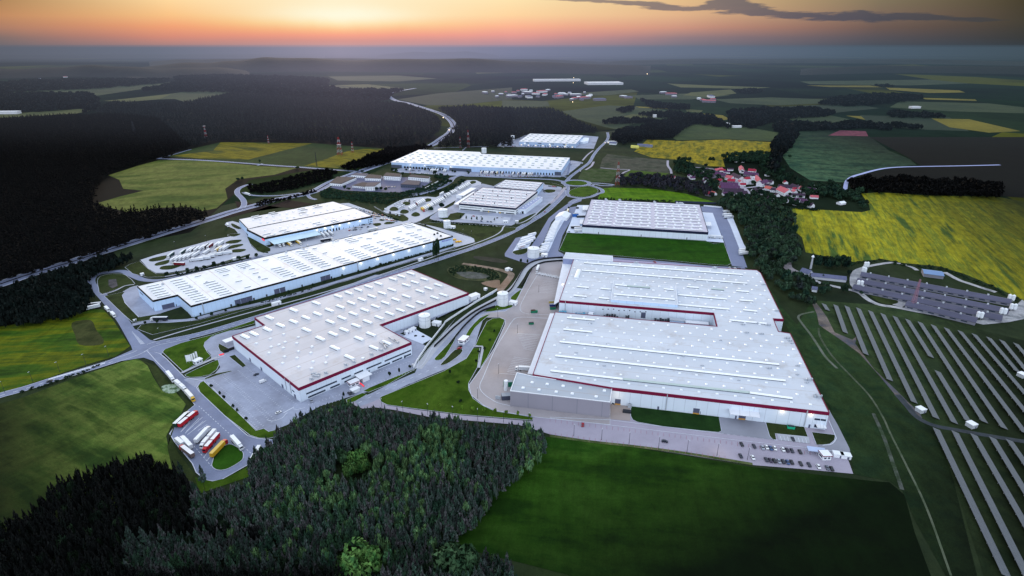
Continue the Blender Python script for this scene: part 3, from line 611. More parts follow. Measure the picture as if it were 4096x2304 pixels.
lawn('D 405,862 430,800 495,675 540,650 600,645 635,658 636,675 600,760 500,960 445,1045 420,1035 465,885')
lawn('D -365,1290 -350,1275 0,1132 150,1070 330,970 385,885 440,885 420,1040 348,1170 350,1220 385,1290 460,1345 560,1392 750,1420 | J 2265,182 2258,205 1700,160 1300,110 1100,82 1050,58', z=Z5)
ribbon('path', 'D 385,872 458,874 462,890 430,1045', 2.2, Z6+.1, M_CONC, sm=0)
ribbon('edge_line', 'D 980,648 760,640 700,670 650,750 560,900 470,1110 440,1180 450,1230 520,1290 640,1340 1000,1380 1480,1420', .4, Z5, M_LINE)
ribbon('edge_line', 'D 900,300 850,380 790,490 760,560 780,600 850,615 1000,622', .3, Z5, M_LINE)
for k in range(10): dashes('stall_line', [g('D', 735+4.5*(9-k)*1.3, 890-13*k), g('D', 880+5*(9-k)*-.2+4*k, 908-13.5*k)], .25, 60, 1, Z5, sm=0)
for k in range(10): dashes('stall_line', [g('D', 655+6*k, 1075-13*k), g('D', 825+5*k*.5, 1095-13*k)], .25, 60, 1, Z5, sm=0)
for k in range(8): dashes('stall_line', [g('D', 910+5*k, 440-13*k), g('D', 1060+3*k, 450-12*k)], .2, 60, 1, Z5, sm=0)
dashes('stall_line', [g('D', 740, 770), g('D', 920, 778)], .3, 60, 1, Z5, sm=0); dashes('stall_line', [g('D', 590, 1090), g('D', 725, 1098)], .3, 60, 1, Z5, sm=0)
lawn('F 645,450 660,447 1350,532 1372,650 1350,662 1200,648 900,615 700,580 660,560 645,530', field('deep green lawn', [(24,46,20),(32,58,24)], .03))  # lawn in a deeper green
lawn('F 1722,575 1730,575 2030,612 2063,698 1800,672 1812,722 1780,718 1755,690', M_LAWN); lawn('F 2092,660 2120,662 2270,680 2282,690 2275,725 2240,755 2190,762 2130,760', M_LAWN, sm=0)
sheet('pavement', 'F 1812,672 2070,700 2080,752 1830,722', Z6, M_CONC)
sheet('road', 'F 1352,534 1722,578 1757,692 1790,722 1360,668 1374,650', Z5, M_ROADY); sheet('road', 'F 2228,520 2236,490 2300,600 2395,790 2400,815 2370,838 2180,812 2140,768 2190,764 2250,756 2284,722 2282,690', Z5, M_ROADY)
for k in range(8): dashes('stall_line', [g('F', 1840+29*k, 690+3*k), g('F', 1852+29*k, 728+3.2*k)], .25, 60, 1, Z6+.05, sm=0)
sheet('pavement', 'F 485,435 650,448 640,570 480,555', Z5, surf('stained yard', (150,140,138), .12, .05)); 
for a, b, st in (((0,552),(1500,742),34), ((0,660),(1400,850),32), ((1500,745),(2080,815),14)):
    for k in range(st):
        t = k/(st-1); x = a[0]+(b[0]-a[0])*t; y = a[1]+(b[1]-a[1])*t; dashes('stall_line', [g('F', x, y), g('F', x, y+26)], .16, 40, 1, Z5, M_STALL if 'M_STALL' in globals() else None, sm=0)
dashes('lane_line', 'F 1360,668 1850,728', .5, 2.2, 2.2, Z5, sm=0); ribbon('edge_line', 'F 0,540 480,562 900,615 1360,670', .4, Z5, M_LINE, sm=0); ribbon('edge_line', 'F 0,548 500,605 1000,665 1500,725 2100,790 2300,815', .3, Z5, M_LINE, sm=0)
ribbon('edge_line', 'F 2180,768 2250,758 2285,720 2282,690 2230,570', .5, Z5+.2, M_LINE)
# highway, ramps, country roads
ribbon('highway', 'I -300,360 0,275 200,207 420,142 620,82 800,22 | H 470,855 640,800 860,740 1000,700 1290,640 1450,560 1620,495 | B 160,345 350,280 570,190 665,155 745,100 800,60 822,20 | L 2287,650 2275,615 2235,580 2185,560 2100,533 2040,515 1990,505 1955,482 1975,465 2090,444', 22, Z4, M_BLUE, edges=.8)
ribbon('median', 'I 0,275 200,207 420,142 620,82 800,22 | H 470,855 640,800 860,740 1000,700 1290,640 1450,560 1620,495 | B 160,345 350,280 570,190 665,155 745,100 800,60 822,20 | L 2287,650 2275,615 2235,580 2185,560', 3.0, Z4+.06, M_BLACKG)
for sp, w in (('H 470,860 600,822 700,790 750,745 745,700 700,650 705,615 755,588 812,573', 9), ('H 745,640 800,660 900,668 1050,664 1200,645', 6), ('H 1370,590 1290,635 1265,660 1285,685 1330,698', 6), ('H 60,370 400,382 700,402 1000,425 1170,436 1420,456 1640,470', 9), ('H 2000,668 2200,632 2330,575 2400,530 2450,512 2500,500', 6), ('H 60,370 140,350 330,295', 5), ('B 670,185 900,178 1110,172', 5), ('B 900,205 930,178', 3),('H 860,425 900,410',5)):
    ribbon('road', sp, w, Z4+.02, M_BLUE, edges=.35)
ribbon('road', 'W 722,450 730,370 760,290 850,225 1000,180 1180,130 1360,95 1600,75 2000,65 2576,55 3200,40', 7, Z5, surf('pale country lane', (150,158,200), .1))
for sp, w in (('V 205,170 205,250 250,320 262,380', 5), ('V 1290,480 1370,580 1440,630 1480,680 1510,745', 9), ('V 1360,610 1530,600 1800,560', 6), ('V 1650,550 1800,590 1950,620 2200,700 2380,720', 5), ('V 560,275 780,288 1000,320 1080,350', 5), ('M 445,845 520,852 590,855 560,870 530,900', 4), ('G 260,485 300,440 345,405', 4), ('G 285,560 330,530 350,495', 5), ('G 120,700 60,780 0,830', 5)):
    ribbon('road', sp, w, Z6, surf('pale village road', (150,146,160), .12) if 'MV' not in globals() else MV)
MFARM = field('farm gravel', [(140,140,146),(160,160,164),(118,120,124)], .04)
ribbon('path', 'E 890,340 960,370 1110,405 1250,440 1330,500 1420,540 1550,560 1700,590 1950,635 2150,675', 6, Z6, MFARM)
sheet('yard', 'E 1200,400 1180,360 1190,290 1230,255 1300,240 1290,300 1260,360 1250,400 1300,430 1270,450', Z6, MFARM, 2); sheet('yard', 'E 2100,665 2250,700 2450,680 2600,650 2640,560 2560,500 2450,600 2300,660', Z6, MFARM)
sheet('yard', 'E 650,240 690,190 712,185 720,240 770,270 800,290 740,312 700,280', Z6, field('trodden yard', [(150,142,148),(120,116,120)], .05), 2)
ribbon('path', 'E 1290,240 1420,215 1520,203 1600,215 1680,240 1720,265', 5, Z6, MFARM); ribbon('path', 'E 1940,280 2050,340 2150,375 2240,405 2350,440', 6, Z6, MFARM)
ribbon('path', 'E 1560,500 1600,520 1560,550', 9, Z6, MFARM)
lawn('E 1330,450 1420,450 1560,505 1555,530 1480,538 1400,510', M_LAWN, sm=2, kerb=None)
sheet('yard', 'H 1440,600 1600,530 1700,510 2060,520 2260,550 2150,620 2000,640 1900,640 1550,625', Z4, surf('old yard asphalt', (88,90,116), .12, .03, fine=.1))
sheet('pavement', 'B 330,360 420,345 780,362 970,375 1680,398 1745,300 1765,290 1850,295 1840,320 1740,400 1680,418 1000,412 750,402 400,380', Z4-.03, M_PAVE)
sheet('pavement', 'B 1170,172 1230,120 1300,125 1420,75 1880,85 1988,95 1950,190 1800,186', Z4-.03, M_PAVE)
sheet('lawn', 'B 690,195 900,185 1170,185 1800,190 1940,195 1850,290 1760,280 1760,262 1050,230 1040,218', Z4-.02, field('dark rough lawn', [(26,38,26),(36,48,30)], .01))
# ------------------------------------------------------------------ building materials
def wallmat(name, c, pitch=6.0, rough=.45, var=.04):
    """metal cladding: faint panel joints and grime, worked from world position"""
    m, nt, b = newmat(name); n = nt.noise(nt.pos((1,1,.3)), .12, 4, .6)
    base = lin(c); col = nt.ramp(n, [(.3, tuple(k*(1-var*1.6) for k in base[:3])), (.7, base[:3])])
    gm = nt.new('ShaderNodeNewGeometry'); sp = nt.new('ShaderNodeSeparateXYZ'); nt.l.new(gm.outputs['Position'], sp.inputs[0])
    h = nt.math('ADD', sp.outputs[0], sp.outputs[1]); f = nt.math('FRACT', nt.math('DIVIDE', h, pitch)); j = nt.math('LESS_THAN', f, .035)
    col = nt.mix(nt.math('MULTIPLY', j, .34), col, lin((90,96,110)))
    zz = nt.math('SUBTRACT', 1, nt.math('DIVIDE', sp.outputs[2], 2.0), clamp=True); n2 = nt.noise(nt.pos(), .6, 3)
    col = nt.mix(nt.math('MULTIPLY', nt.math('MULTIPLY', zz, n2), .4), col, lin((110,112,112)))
    nt.put(b.inputs['Base Color'], col); b.inputs['Roughness'].default_value = rough; b.inputs['Specular IOR Level'].default_value = .3
    return m
def roofmat(name, c, rz, wid=22.0, seam=(150,140,138), stain=(178,170,166), sf=.3, var=.05):
    """membrane roof: sheets of slightly different tone, seams, water stains"""
    m, nt, b = newmat(name); p = nt.pos((1,1,1), rz)
    sp = nt.new('ShaderNodeSeparateXYZ'); nt.l.new(p, sp.inputs[0])
    n = nt.noise(nt.pos(), .02, 4, .6); base = lin(c)
    col = nt.ramp(n, [(.3, tuple(k*(1-var*2) for k in base[:3])), (.7, base[:3])])
    seg = nt.math('FLOOR', nt.math('DIVIDE', sp.outputs[1], wid)); wn = nt.new('ShaderNodeTexWhiteNoise', noise_dimensions='1D'); nt.put(wn.inputs['W'], seg)
    col = nt.mix(1.0, col, nt.math('MULTIPLY_ADD', wn.outputs[0], .12, .90), 'MULTIPLY')
    f = nt.math('FRACT', nt.math('DIVIDE', sp.outputs[1], wid)); wob = nt.math('MULTIPLY', nt.math('SUBTRACT', nt.noise(p, .08, 3), .5), .05)
    j = nt.math('LESS_THAN', nt.math('ABSOLUTE', nt.math('SUBTRACT', nt.math('ADD', f, wob), .5)), .02); j2 = nt.math('MULTIPLY', j, nt.math('MULTIPLY', nt.noise(nt.pos(), .2, 4), 1.2), clamp=True)
    col = nt.mix(nt.math('MULTIPLY', j2, .7), col, lin(seam))
    st = nt.noise(nt.pos((1,1,1)), .06, 6, .7); s = nt.math('MULTIPLY', nt.math('SUBTRACT', st, .55, clamp=True), 5*sf, clamp=True); col = nt.mix(s, col, lin(stain))
    sheet_ = nt.math('FRACT', nt.math('DIVIDE', sp.outputs[0], 6.0)); k = nt.math('LESS_THAN', sheet_, .03); col = nt.mix(nt.math('MULTIPLY', k, .12), col, lin(seam))
    nt.put(b.inputs['Base Color'], col); b.inputs['Roughness'].default_value = .6; b.inputs['Specular IOR Level'].default_value = .2
    return m
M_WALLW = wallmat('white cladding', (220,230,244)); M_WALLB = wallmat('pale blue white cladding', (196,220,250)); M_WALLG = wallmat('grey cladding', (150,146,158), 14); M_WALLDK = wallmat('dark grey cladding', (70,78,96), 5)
M_NAVY = surf('navy trim', (24,32,60), .05); M_CRIM = surf('crimson trim', (112,6,52), .05); M_BLKT = surf('black trim', (18,18,22), .05); M_WHT = surf('white paint', (225,228,235), .04, rough=.5)
M_DOME = surf('skylight dome', (226,230,236), .05, .5, rough=.3, spec=.5); M_GLASS = surf('dark window glass', (40,52,72), .2, .3, rough=.12, spec=.6); M_GATE = surf('grey dock door', (84,88,112), .1); M_METAL = surf('grey metal', (170,176,186), .08, rough=.4)
M_DARKM = surf('dark metal', (40,44,52), .1); M_STRIP = surf('translucent strip light', (236,238,240), .05, .4, rough=.3, spec=.5); M_STRIPG = surf('weathered strip light', (176,190,186), .06, .3)
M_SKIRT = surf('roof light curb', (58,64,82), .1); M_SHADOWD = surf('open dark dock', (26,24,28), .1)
def ccw(p): return list(p) if area2(p) > 0 else list(reversed(p))
def axis_of(p, i): d = p[(i+1)%len(p)]-p[i]; return math.atan2(d.y, d.x)
def prism(name, p, z0, z1, mat, parent, cap=True, capmat=None):
    p = ccw(p); n = len(p); v = [(q.x, q.y, z0) for q in p]+[(q.x, q.y, z1) for q in p]
    f = [(i, (i+1)%n, n+(i+1)%n, n+i) for i in range(n)]
    if cap: f += [tuple(n+k for k in t) for t in tess([Vector((q.x, q.y, z1)) for q in p])]
    o = mobj(name, v, f, mat, parent); return o
def grow(p, d):
    """polygon pushed outward by d"""
    p = ccw(p); n = len(p); out = []
    for i in range(n):
        a = (p[i]-p[i-1]); b = (p[(i+1)%n]-p[i]); a.z = b.z = 0; a.normalize(); b.normalize()
        na = Vector((a.y, -a.x, 0)); nb = Vector((b.y, -b.x, 0)); m = na+nb
        if m.length < .2: m = na*1.0
        k = 1/max(.35, m.normalized().dot(na)); out.append(p[i]+m.normalized()*d*k)
    return out
def band(name, p, z0, z1, t, mat, parent):
    """parapet or trim ring: outside t proud, .45 thick"""
    o = grow(p, t); i = grow(p, -.35); n = len(o); v = []
    for ring_, zz in ((o, z0), (o, z1), (i, z1), (i, z0)): v += [(q.x, q.y, zz) for q in ring_]
    f = []
    for k in range(n):
        j = (k+1)%n
        f += [(k, j, n+j, n+k), (n+k, n+j, 2*n+j, 2*n+k), (2*n+k, 2*n+j, 3*n+j, 3*n+k), (3*n+k, 3*n+j, j, k)]
    return mobj(name, v, f, mat, parent)
def hall(name, label, spec, h, wall, roof, trim, trimh=1.4, par=.5, group=None):
    p = ccw(PP(spec, h) if isinstance(spec, str) else spec); c = sum(p, Vector())/len(p)
    r = empty(name, (0,0,0)); tag(r, label, 'warehouse', group)
    prism('wall', p, 0, h, wall, r, cap=False); v = [(q.x, q.y, h) for q in p]; mobj('roof', v, tess(p), roof, r)
    band('parapet', p, h-trimh+.0, h+par, .18, trim, r)
    return r, p
_mesh = {}
def kid(name, mesh, parent, loc, rz=0.0, label=None):
    o = bpy.data.objects.new(name, mesh); COL.objects.link(o); o.parent = parent; o.location = loc; o.rotation_euler = (0,0,rz)
    KIDS.setdefault(parent.name, []).append(o)
    if label: o['label'] = label
    return o
def dome_mesh(lx, ly, h, mat, n=5):
    key = ('dome', lx, ly, h, mat.name)
    if key in _mesh: return _mesh[key]
    v, f = [], []
    for e in (-.5, .5):
        v.append((e*lx, -ly/2, -.1))
        for k in range(n+1): a = math.pi*k/n; v.append((e*lx, -math.cos(a)*ly/2*.96, .5+math.sin(a)*h))
        v.append((e*lx, ly/2, -.1))
    m = n+3
    f = [(k, m+k, m+k+1, k+1) for k in range(m-1)]+[tuple(range(m)), tuple(reversed(range(m, 2*m)))]
    me = bpy.data.meshes.new('skylight'); me.from_pydata(v, [], f); me.materials.append(mat); me.materials.append(M_SKIRT)
    for k in (0, m-2): me.polygons[k].material_index = 1; _mesh[key] = me; return me
def sq_mesh(s, h, mat, top=.75):
    key = ('sq', s, h, mat.name)
    if key in _mesh: return _mesh[key]
    b = MB(); b.box((0,0,h*.25-.05), (s,s,h*.5+.1)); b.box((0,0,h*.75), (s*.92,s*.92,h*.5), taper=top)
    me = bpy.data.meshes.new('skylight'); me.from_pydata(b.v, [], b.f); me.materials.append(mat); _mesh[key] = me; return me
def many(name, mesh, parent, items):
    """items (x,y,z,rz): nearest 100 as parts, the rest one stuff part"""
    items = sorted(items, key=lambda q: q[0]**2+q[1]**2)
    for x, y, z, rz in items[:100]: kid(name, mesh, parent, (x, y, z), rz)
    rest = items[100:]
    if rest:
        V0 = [v.co.copy() for v in mesh.vertices]; F0 = [tuple(p.vertices) for p in mesh.polygons]; V, F = [], []
        for x, y, z, rz in rest:
            M = Matrix.Translation((x,y,z))@Matrix.Rotation(rz, 4, 'Z'); i = len(V); V += [M@q for q in V0]; F += [tuple(k+i for k in f) for f in F0]
        o = mobj(name, V, F, mesh.materials[0], parent); o['kind'] = 'stuff'
def strip(parent, t, x0, y0, x1, y1, z, w=1.8, h=.9, mat=None, name='roof_light'):
    a, b = g(t, x0, y0, z), g(t, x1, y1, z); return strip_ab(parent, a, b, z, w, h, mat, name)
def strip_ab(parent, a, b, z, w, h, mat=None, name='roof_light'):
    d = b-a; c = (a+b)/2; L = round(d.length, 1)
    return kid(name, dome_mesh(L, w, h, mat or M_STRIP), parent, (c.x, c.y, z), math.atan2(d.y, d.x))
def wall_panel(parent, name, t, x0, y0, x1, y1, z0, z1, mat, out=.12, deep=.3):
    """door or window set on a wall: its foot line read at ground level"""
    a, b = g(t, x0, y0, 0), g(t, x1, y1, 0); return wall_panel_ab(parent, name, a, b, z0, z1, mat, out, deep)
def wall_panel_ab(parent, name, a, b, z0, z1, mat, out=.12, deep=.4):
    d = (b-a); d.z = 0; L = d.length; c = (a+b)/2; n = Vector((d.y, -d.x, 0)).normalized()
    if n.dot(-c) < 0: n = -n
    c = c+n*(out-deep/2+.0); m = MB(); m.box((0,0,(z0+z1)/2), (L, deep, z1-z0)); o = m.build(name, mat, parent); o.location = (c.x, c.y, 0); o.rotation_euler = (0,0,math.atan2(d.y, d.x)); return o
def on_wall(p0, p1, f): return p0.lerp(p1, f)
def lin_pts(p0, p1, f0, f1): return p0.lerp(p1, f0), p0.lerp(p1, f1)
LAMPS = []
M_LAMP = glow('warm lamp', (255,226,180), 6)
def wall_lamp(a, b, f, z, label, power=260):
    q = a.lerp(b, f); d = (b-a).normalized(); n = Vector((d.y, -d.x, 0))
    if n.dot(-q) < 0: n = -n
    q = q+n*.5; m = MB(); m.box((0,0,0), (.6,.4,.3)); o = m.build('wall_lamp', M_LAMP); o.location = (q.x, q.y, z); o.rotation_euler = (0,0,math.atan2(d.y, d.x))
    tag(o, label, 'lamp', 'floodlights on warehouse walls'); LAMPS.append((q+n*1.2, z-.5, power))
# ------------------------------------------------------------------ 1: the red-trimmed hall, front left
H3 = 12.4
p = PP('C 857,290 1388,708 2290,340 2040,200 | B 948,1346 490,1155 | A 1037,1043 1117,1102', H3)
ax3 = axis_of([p[0], p[1]], 0)
M_R3 = roofmat('warm grey membrane', (200,199,206), -axis_of([p[1], p[2]], 0), 21.0, (150,138,134), (172,162,158), .8)
hallC, pc = hall('warehouse', 'grey roofed hall with crimson roof edge beside the big empty car park', p, H3, M_WALLW, M_R3, M_CRIM, 2.1, .4)
C0, C1, C2, C3 = (g('C', *q, H3) for q in ((857,290),(1388,708),(2290,340),(2040,200)))
dA = (g('A', 1187, 1060, H3)-g('A', 1122, 1032, H3)); rzA = math.atan2(dA.y, dA.x); big = dome_mesh(10.5, 3.6, .9, M_DOME)
its = []
for x, y in [(1155,1045),(1350,985),(1530,928),(1707,873),(1792,847),(1868,822),(1950,797),(2030,772),(2145,735),(2213,714),(2287,691),(1245,1107),(1350,1077),(1448,1045),(1540,1015),(1635,985),(1723,957),(1812,927),(1897,899),(1975,873),(2058,848),(2137,821),(2250,783),(2320,761),(2395,737),(962,1198),(1033,1175),(1140,1140),(1452,1143),(1643,1078),(1738,1047),(1828,1013),(1920,984),(2005,954),(2085,926),(2168,900),(2252,873),(2360,832),(2430,809),(2508,784),(1563,1212),(1665,1175),(1755,1142),(1850,1108),(1943,1077),(2035,1044),(2120,1012),(2205,985),(2285,955),(2365,925),(2480,884),(2550,862),(1680,1287),(1873,1212),(1970,1177),(2095,1245),(1995,1285),(1797,1362)]:
    q = g('A', x, y, H3); its.append((q.x, q.y, H3, rzA))
many('roof_light', big, hallC, its)
its = []
for x, y in [(1270,1173),(1163,1210),(1387,1198),(1052,1247),(1282,1236),(1170,1274),(1375,1245),(1267,1283),(1497,1272),(1153,1323),(1388,1311),(1487,1322),(1277,1353),(1377,1363),(1615,1350),(1262,1405),(1505,1392),(1607,1402),(1904,1365),(1233,1257),(1390,1435),(1493,1446)]:
    q = g('A', x, y, H3); its.append((q.x, q.y, H3, rzA))
many('skylight', sq_mesh(2.3, .7, M_DOME), hallC, its)
for x, y in ((1520,590),(1535,600),(1490,635),(1605,585),(1970,437),(1765,520),(2050,405),(1828,498)):
    q = g('C', x, y, H3); m = MB(); m.box((q.x, q.y, H3+.8), (2.2,1.6,1.6), rzA); m.box((q.x+1.5, q.y-.6, H3+.4), (1.2,1.0,.8), rzA); m.build('roof_unit', M_METAL, hallC)
for x, y, x2, y2 in ((1490,585,1560,590),(1500,600,1555,608),(2110,295,2185,340),(2035,335,2100,370),(2060,330,2085,385),(2150,320,2190,335)):
    a, b = g('C', x, y, H3+1), g('C', x2, y2, H3+1); m = MB(); m.bar(a, b, 1.0, .9); m.bar(a, a-Vector((0,0,1)), .5); m.bar(b, b-Vector((0,0,1)), .5); m.build('duct', M_METAL, hallC)
G0, G1, G2 = (Vector((q.x, q.y, 0)) for q in (C0, C1, C2))
for f0, f1, z0, z1 in ((.05,.30,4.6,5.9),(.34,.42,4.6,5.9),(.45,.53,4.6,5.9),(.56,.70,4.6,5.9),(.73,.99,4.6,5.9),(.06,.2,1.0,2.4),(.24,.32,1.0,2.4),(.36,.5,1.0,2.4),(.66,.78,1.0,2.4),(.80,.90,1.0,2.4),(.92,.99,1.0,2.4)):
    a, b = lin_pts(G1, G2, f0, f1); w = wall_panel_ab(hallC, 'window', a, b, z0, z1, M_GLASS, .08)
    if f1-f0 > .1: w2 = wall_panel_ab(hallC, 'window_frame', *lin_pts(G1, G2, f0-.003, f1+.003), z0-.2, z0-.05, M_WHT, .12)
for f, wd in ((.58,.006),(.925,.008),(.51,.006)): wall_panel_ab(hallC, 'door', *lin_pts(G1, G2, f-wd, f+wd), 0, 2.8, M_GLASS, .1)
for f in (.27,.76,.93,.45): wall_panel_ab(hallC, 'door', *lin_pts(G0, G1, f-.012, f+.012), 0, 3.4, M_GATE, .1)
wall_panel_ab(hallC, 'window', *lin_pts(G0, G1, .90, .93), 5, 6.2, M_GLASS, .08)
# ladders, porch, gatehouse
for f in (.82,.885): 
    a, b = lin_pts(G0, G1, f-.002, f+.002); wall_panel_ab(hallC, 'ladder', a, b, 2, H3, M_METAL, .5)
q = G1.lerp(G2, .50)
d = (G2-G1).normalized(); n = Vector((d.y, -d.x, 0)); n = n if n.dot(-q) > 0 else -n; rz = math.atan2(d.y, d.x)
def hut(name, label, loc, size, rz, cat='gatehouse', wall=None, trim=None, windows=True, over=.5):
    r = empty(name, (loc[0], loc[1], 0), rz); tag(r, label, cat); sx, sy, sz = size
    m = MB(); m.box((0,0,sz/2), (sx,sy,sz)); m.build('wall', wall or M_WHT, r)
    m = MB(); m.box((0,0,sz+.2), (sx+over*2, sy+over*2, .4)); m.build('roof', trim or M_WHT, r)
    m = MB(); m.box((0,0,sz+.46), (sx+over*1.2, sy+over*1.2, .12)); m.build('roof_cover', M_WHT, r)
    if windows:
        for s in (-1, 1): m = MB(); m.box((s*sx*.22, -sy/2-.03, sz*.55), (sx*.28, .12, sz*.34)); m.build('window', M_GLASS, r)
        m = MB(); m.box((-sx/2-.03, 0, sz*.55), (.12, sy*.6, sz*.34)); m.build('window', M_GLASS, r); m = MB(); m.box((sx/2+.03, 0, 1.05), (.12, 1.0, 2.1)); m.build('door', M_GATE, r)
    return r
e = q+n*5; m = MB(); m.box((0,0,4.6), (11,9,.4)); m.box((0,0,2.2), (6,8,4.4)); o = m.build('porch', M_WHT, hallC); o.location = (e.x, e.y, 0); o.rotation_euler = (0,0,rz)
u = g('C', 1832, 680); hut('gatehouse', 'white gatehouse by the red barrier in front of the crimson-edged hall', (u.x, u.y), (8,5,3.4), rz, trim=M_CRIM)
u = g('C', 1842, 735); hut('bus_shelter', 'small white flat roofed shelter beside the parked cars by the road', (u.x, u.y), (6,3.5,2.8), rz, 'shelter', windows=False)
u = g('C', 585, 505); hut('gatehouse', 'small white kiosk with ribbed roof beside the three upright banners', (u.x, u.y), (6,4,3.2), rz+.3, 'kiosk')
u = g('C', 848, 355); r_ = empty('canopy', (u.x, u.y, 0), rz+.05); tag(r_, 'thin white roof canopy over the side entrance of the crimson-edged hall', 'canopy')
m = MB(); m.box((0,0,5), (11,7,.35)); m.build('roof', M_WHT, r_)
for sx in (-5,5):
    for sy in (-3,3): m = MB(); m.box((sx,sy,2.4), (.3,.3,4.8)); m.build('post', M_METAL, r_)
M_REDL = glow('red barrier light', (230,40,50), .9)
for i, (x0, y0, x1, y1, lb) in enumerate(((752,440,792,430,'red lit barrier arm across the side entrance by the zebra crossing'),(1875,660,1912,690,'red lit barrier arm beside the gatehouse under the window wall'))):
    a, b = g('C', x0, y0, 1.2), g('C', x1, y1, 1.2); r_ = empty('barrier', (0,0,0)); tag(r_, lb, 'barrier'); m = MB(); m.bar(a, b, .5, .7); m.build('arm', M_REDL, r_); m = MB(); m.box((a.x, a.y, .6), (.6,.6,1.2)); m.build('post', M_WHT, r_)
    LAMPS.append(((a+b)/2, 2.0, -5))
# ------------------------------------------------------------------ 2: the long white hall
HL = 12.0
p = PP('X 20,510 160,640 385,588 505,688 | B 822,889 490,780', HL)
L0, L1, L2, L3, L4, L5 = p
M_R2 = roofmat('pale membrane', (234,234,238), -axis_of([L3, L4], 0)+math.pi/2, 24.0, (178,156,148), (200,184,176), .9)
hallL, pl = hall('warehouse', 'very long white hall with thin black roof edge and rows of roof lights', p, HL, M_WALLB, M_R2, M_BLKT, 1.5, .4)
def sgroup(t, a0, a1, b0, b1, n, z, w=1.6, h=.8, par=hallL):
    for k in range(n):
        f = k/(n-1) if n > 1 else 0
        s0 = (a0[0]+(b0[0]-a0[0])*f, a0[1]+(b0[1]-a0[1])*f); s1 = (a1[0]+(b1[0]-a1[0])*f, a1[1]+(b1[1]-a1[1])*f); strip(par, t, *s0, *s1, z, w, h)
for a in ((103,515),(215,492),(202,610),(322,585),6),((320,465),(430,442),(542,650),(662,622),11),((618,485),(725,460),(762,592),(875,565),7),((722,365),(820,345),(757,388),(857,365),3),((912,320),(1008,298),(948,343),(1045,320),3),((1228,355),(1322,335),(1335,420),(1430,392),5): sgroup('X', *a, HL)
for s in ((793,413,848,402),(1032,355,1085,345),(1063,395,1117,385),(540,425,595,412),(908,470,967,457),(988,525,1045,510),(1143,448,1200,435),(1157,277,1207,268),(1410,420,1456,412)): strip(hallL, 'X', *s, HL, 1.6, .8)
for a in ((1220,560),(1305,545),(1420,668),(1500,645),9),((1365,515),(1460,505),(1565,638),(1645,618),9),((1757,417),(1820,403),(1790,437),(1870,423),3),((1757,505),(1832,490),(1885,570),(1965,548),6),((1665,568),(1725,550),(1745,607),(1830,590),4),((1885,472),(1960,455),(2015,530),(2090,505),5),((2012,440),(2080,425),(2145,500),(2225,478),5),((2140,410),(2200,395),(2265,458),(2350,440),5),((2245,372),(2310,360),(2385,430),(2440,418),5),((2222,300),(2285,287),(2250,322),(2320,310),3): sgroup('A', *a, HL, 1.5, .6)
for s in ((1500,490,1535,483),(1580,527,1615,520),(1860,405,1900,398),(1985,372,2020,362),(1930,410,1975,403),(2180,355,2215,348),(2335,340,2370,333),(1680,430,1710,424),(1790,390,1815,384)): strip(hallL, 'A', *s, HL, 1.4, .6)
for x, y in ((303,778),(522,800),(570,838),(655,765),(955,648),(1075,722),(1390,603),(1500,575),(1580,612),(1460,470),(1410,485),(1430,495),(1290,520),(2475,380),(2500,370),(2527,392),(2405,300),(1665,430)):
    q = g('A', x, y, HL); kid('roof_unit', sq_mesh(2.0, 2.0, M_METAL if x < 2400 else M_DARKM), hallL, (q.x, q.y, HL), rzA)
W2, W3, W4 = (Vector((q.x, q.y, 0)) for q in (L2, L3, L4)); W0, W1 = (Vector((q.x, q.y, 0)) for q in (L0, L1))
tot = 2060.0
for x in (905,952,997,1213,1258,1575,1613):  # dock doors along the long front, read against its roofline
    f0 = ((g('A', x, 1040-(x-548)*.292, 0))-W3).dot((W4-W3).normalized())/(W4-W3).length
    hw = 2.9/(W4-W3).length; dd = wall_panel_ab(hallL, 'dock_door', W3.lerp(W4, f0-hw), W3.lerp(W4, f0+hw), 0, 5.2, M_GATE, .1)
    fr = wall_panel_ab(hallL, 'door_frame', W3.lerp(W4, f0-hw*1.1), W3.lerp(W4, f0+hw*1.1), 5.25, 5.6, M_DARKM, .2)
for x in (608,850,1030,1131,1409,1640,2018,2027):
    f0 = ((g('A', x, 1040-(x-548)*.292, 0))-W3).dot((W4-W3).normalized())/(W4-W3).length; hw = .8/(W4-W3).length
    wall_panel_ab(hallL, 'door', W3.lerp(W4, f0-hw), W3.lerp(W4, f0+hw), 0, 2.6, M_DARKM, .1)
for f in (.42,.66):
    hw = 2.9/(W2-W1).length; wall_panel_ab(hallL, 'dock_door', W1.lerp(W2, f-hw), W1.lerp(W2, f+hw), 0, 5.2, M_GATE, .1)
wall_panel_ab(hallL, 'door', W1.lerp(W2, .84), W1.lerp(W2, .87), 0, 2.6, M_DARKM, .1); wall_panel_ab(hallL, 'window', W0.lerp(W1, .1), W0.lerp(W1, .32), 6.5, 7.6, M_DARKM, .08); wall_panel_ab(hallL, 'door', W0.lerp(W1, .9), W0.lerp(W1, .93), 0, 3, M_DARKM, .1)
for x in (637,1847): 
    f0 = ((g('A', x, 1040-(x-548)*.292, 0))-W3).dot((W4-W3).normalized())/(W4-W3).length; wall_panel_ab(hallL, 'ladder', W3.lerp(W4, f0-.0012), W3.lerp(W4, f0+.0012), 1, HL, M_METAL, .5)
for i, x in enumerate((1790,1930,2065,2195,2320,2440)):
    f0 = ((g('A', x, 630-(x-1790)*.27+40, 8))-W3).dot((W4-W3).normalized())/(W4-W3).length; wall_lamp(W3, W4, f0, 9.0, ['leftmost','second','third','fourth','fifth','sixth'][i]+' wall floodlight from the left on the long black-edged front')
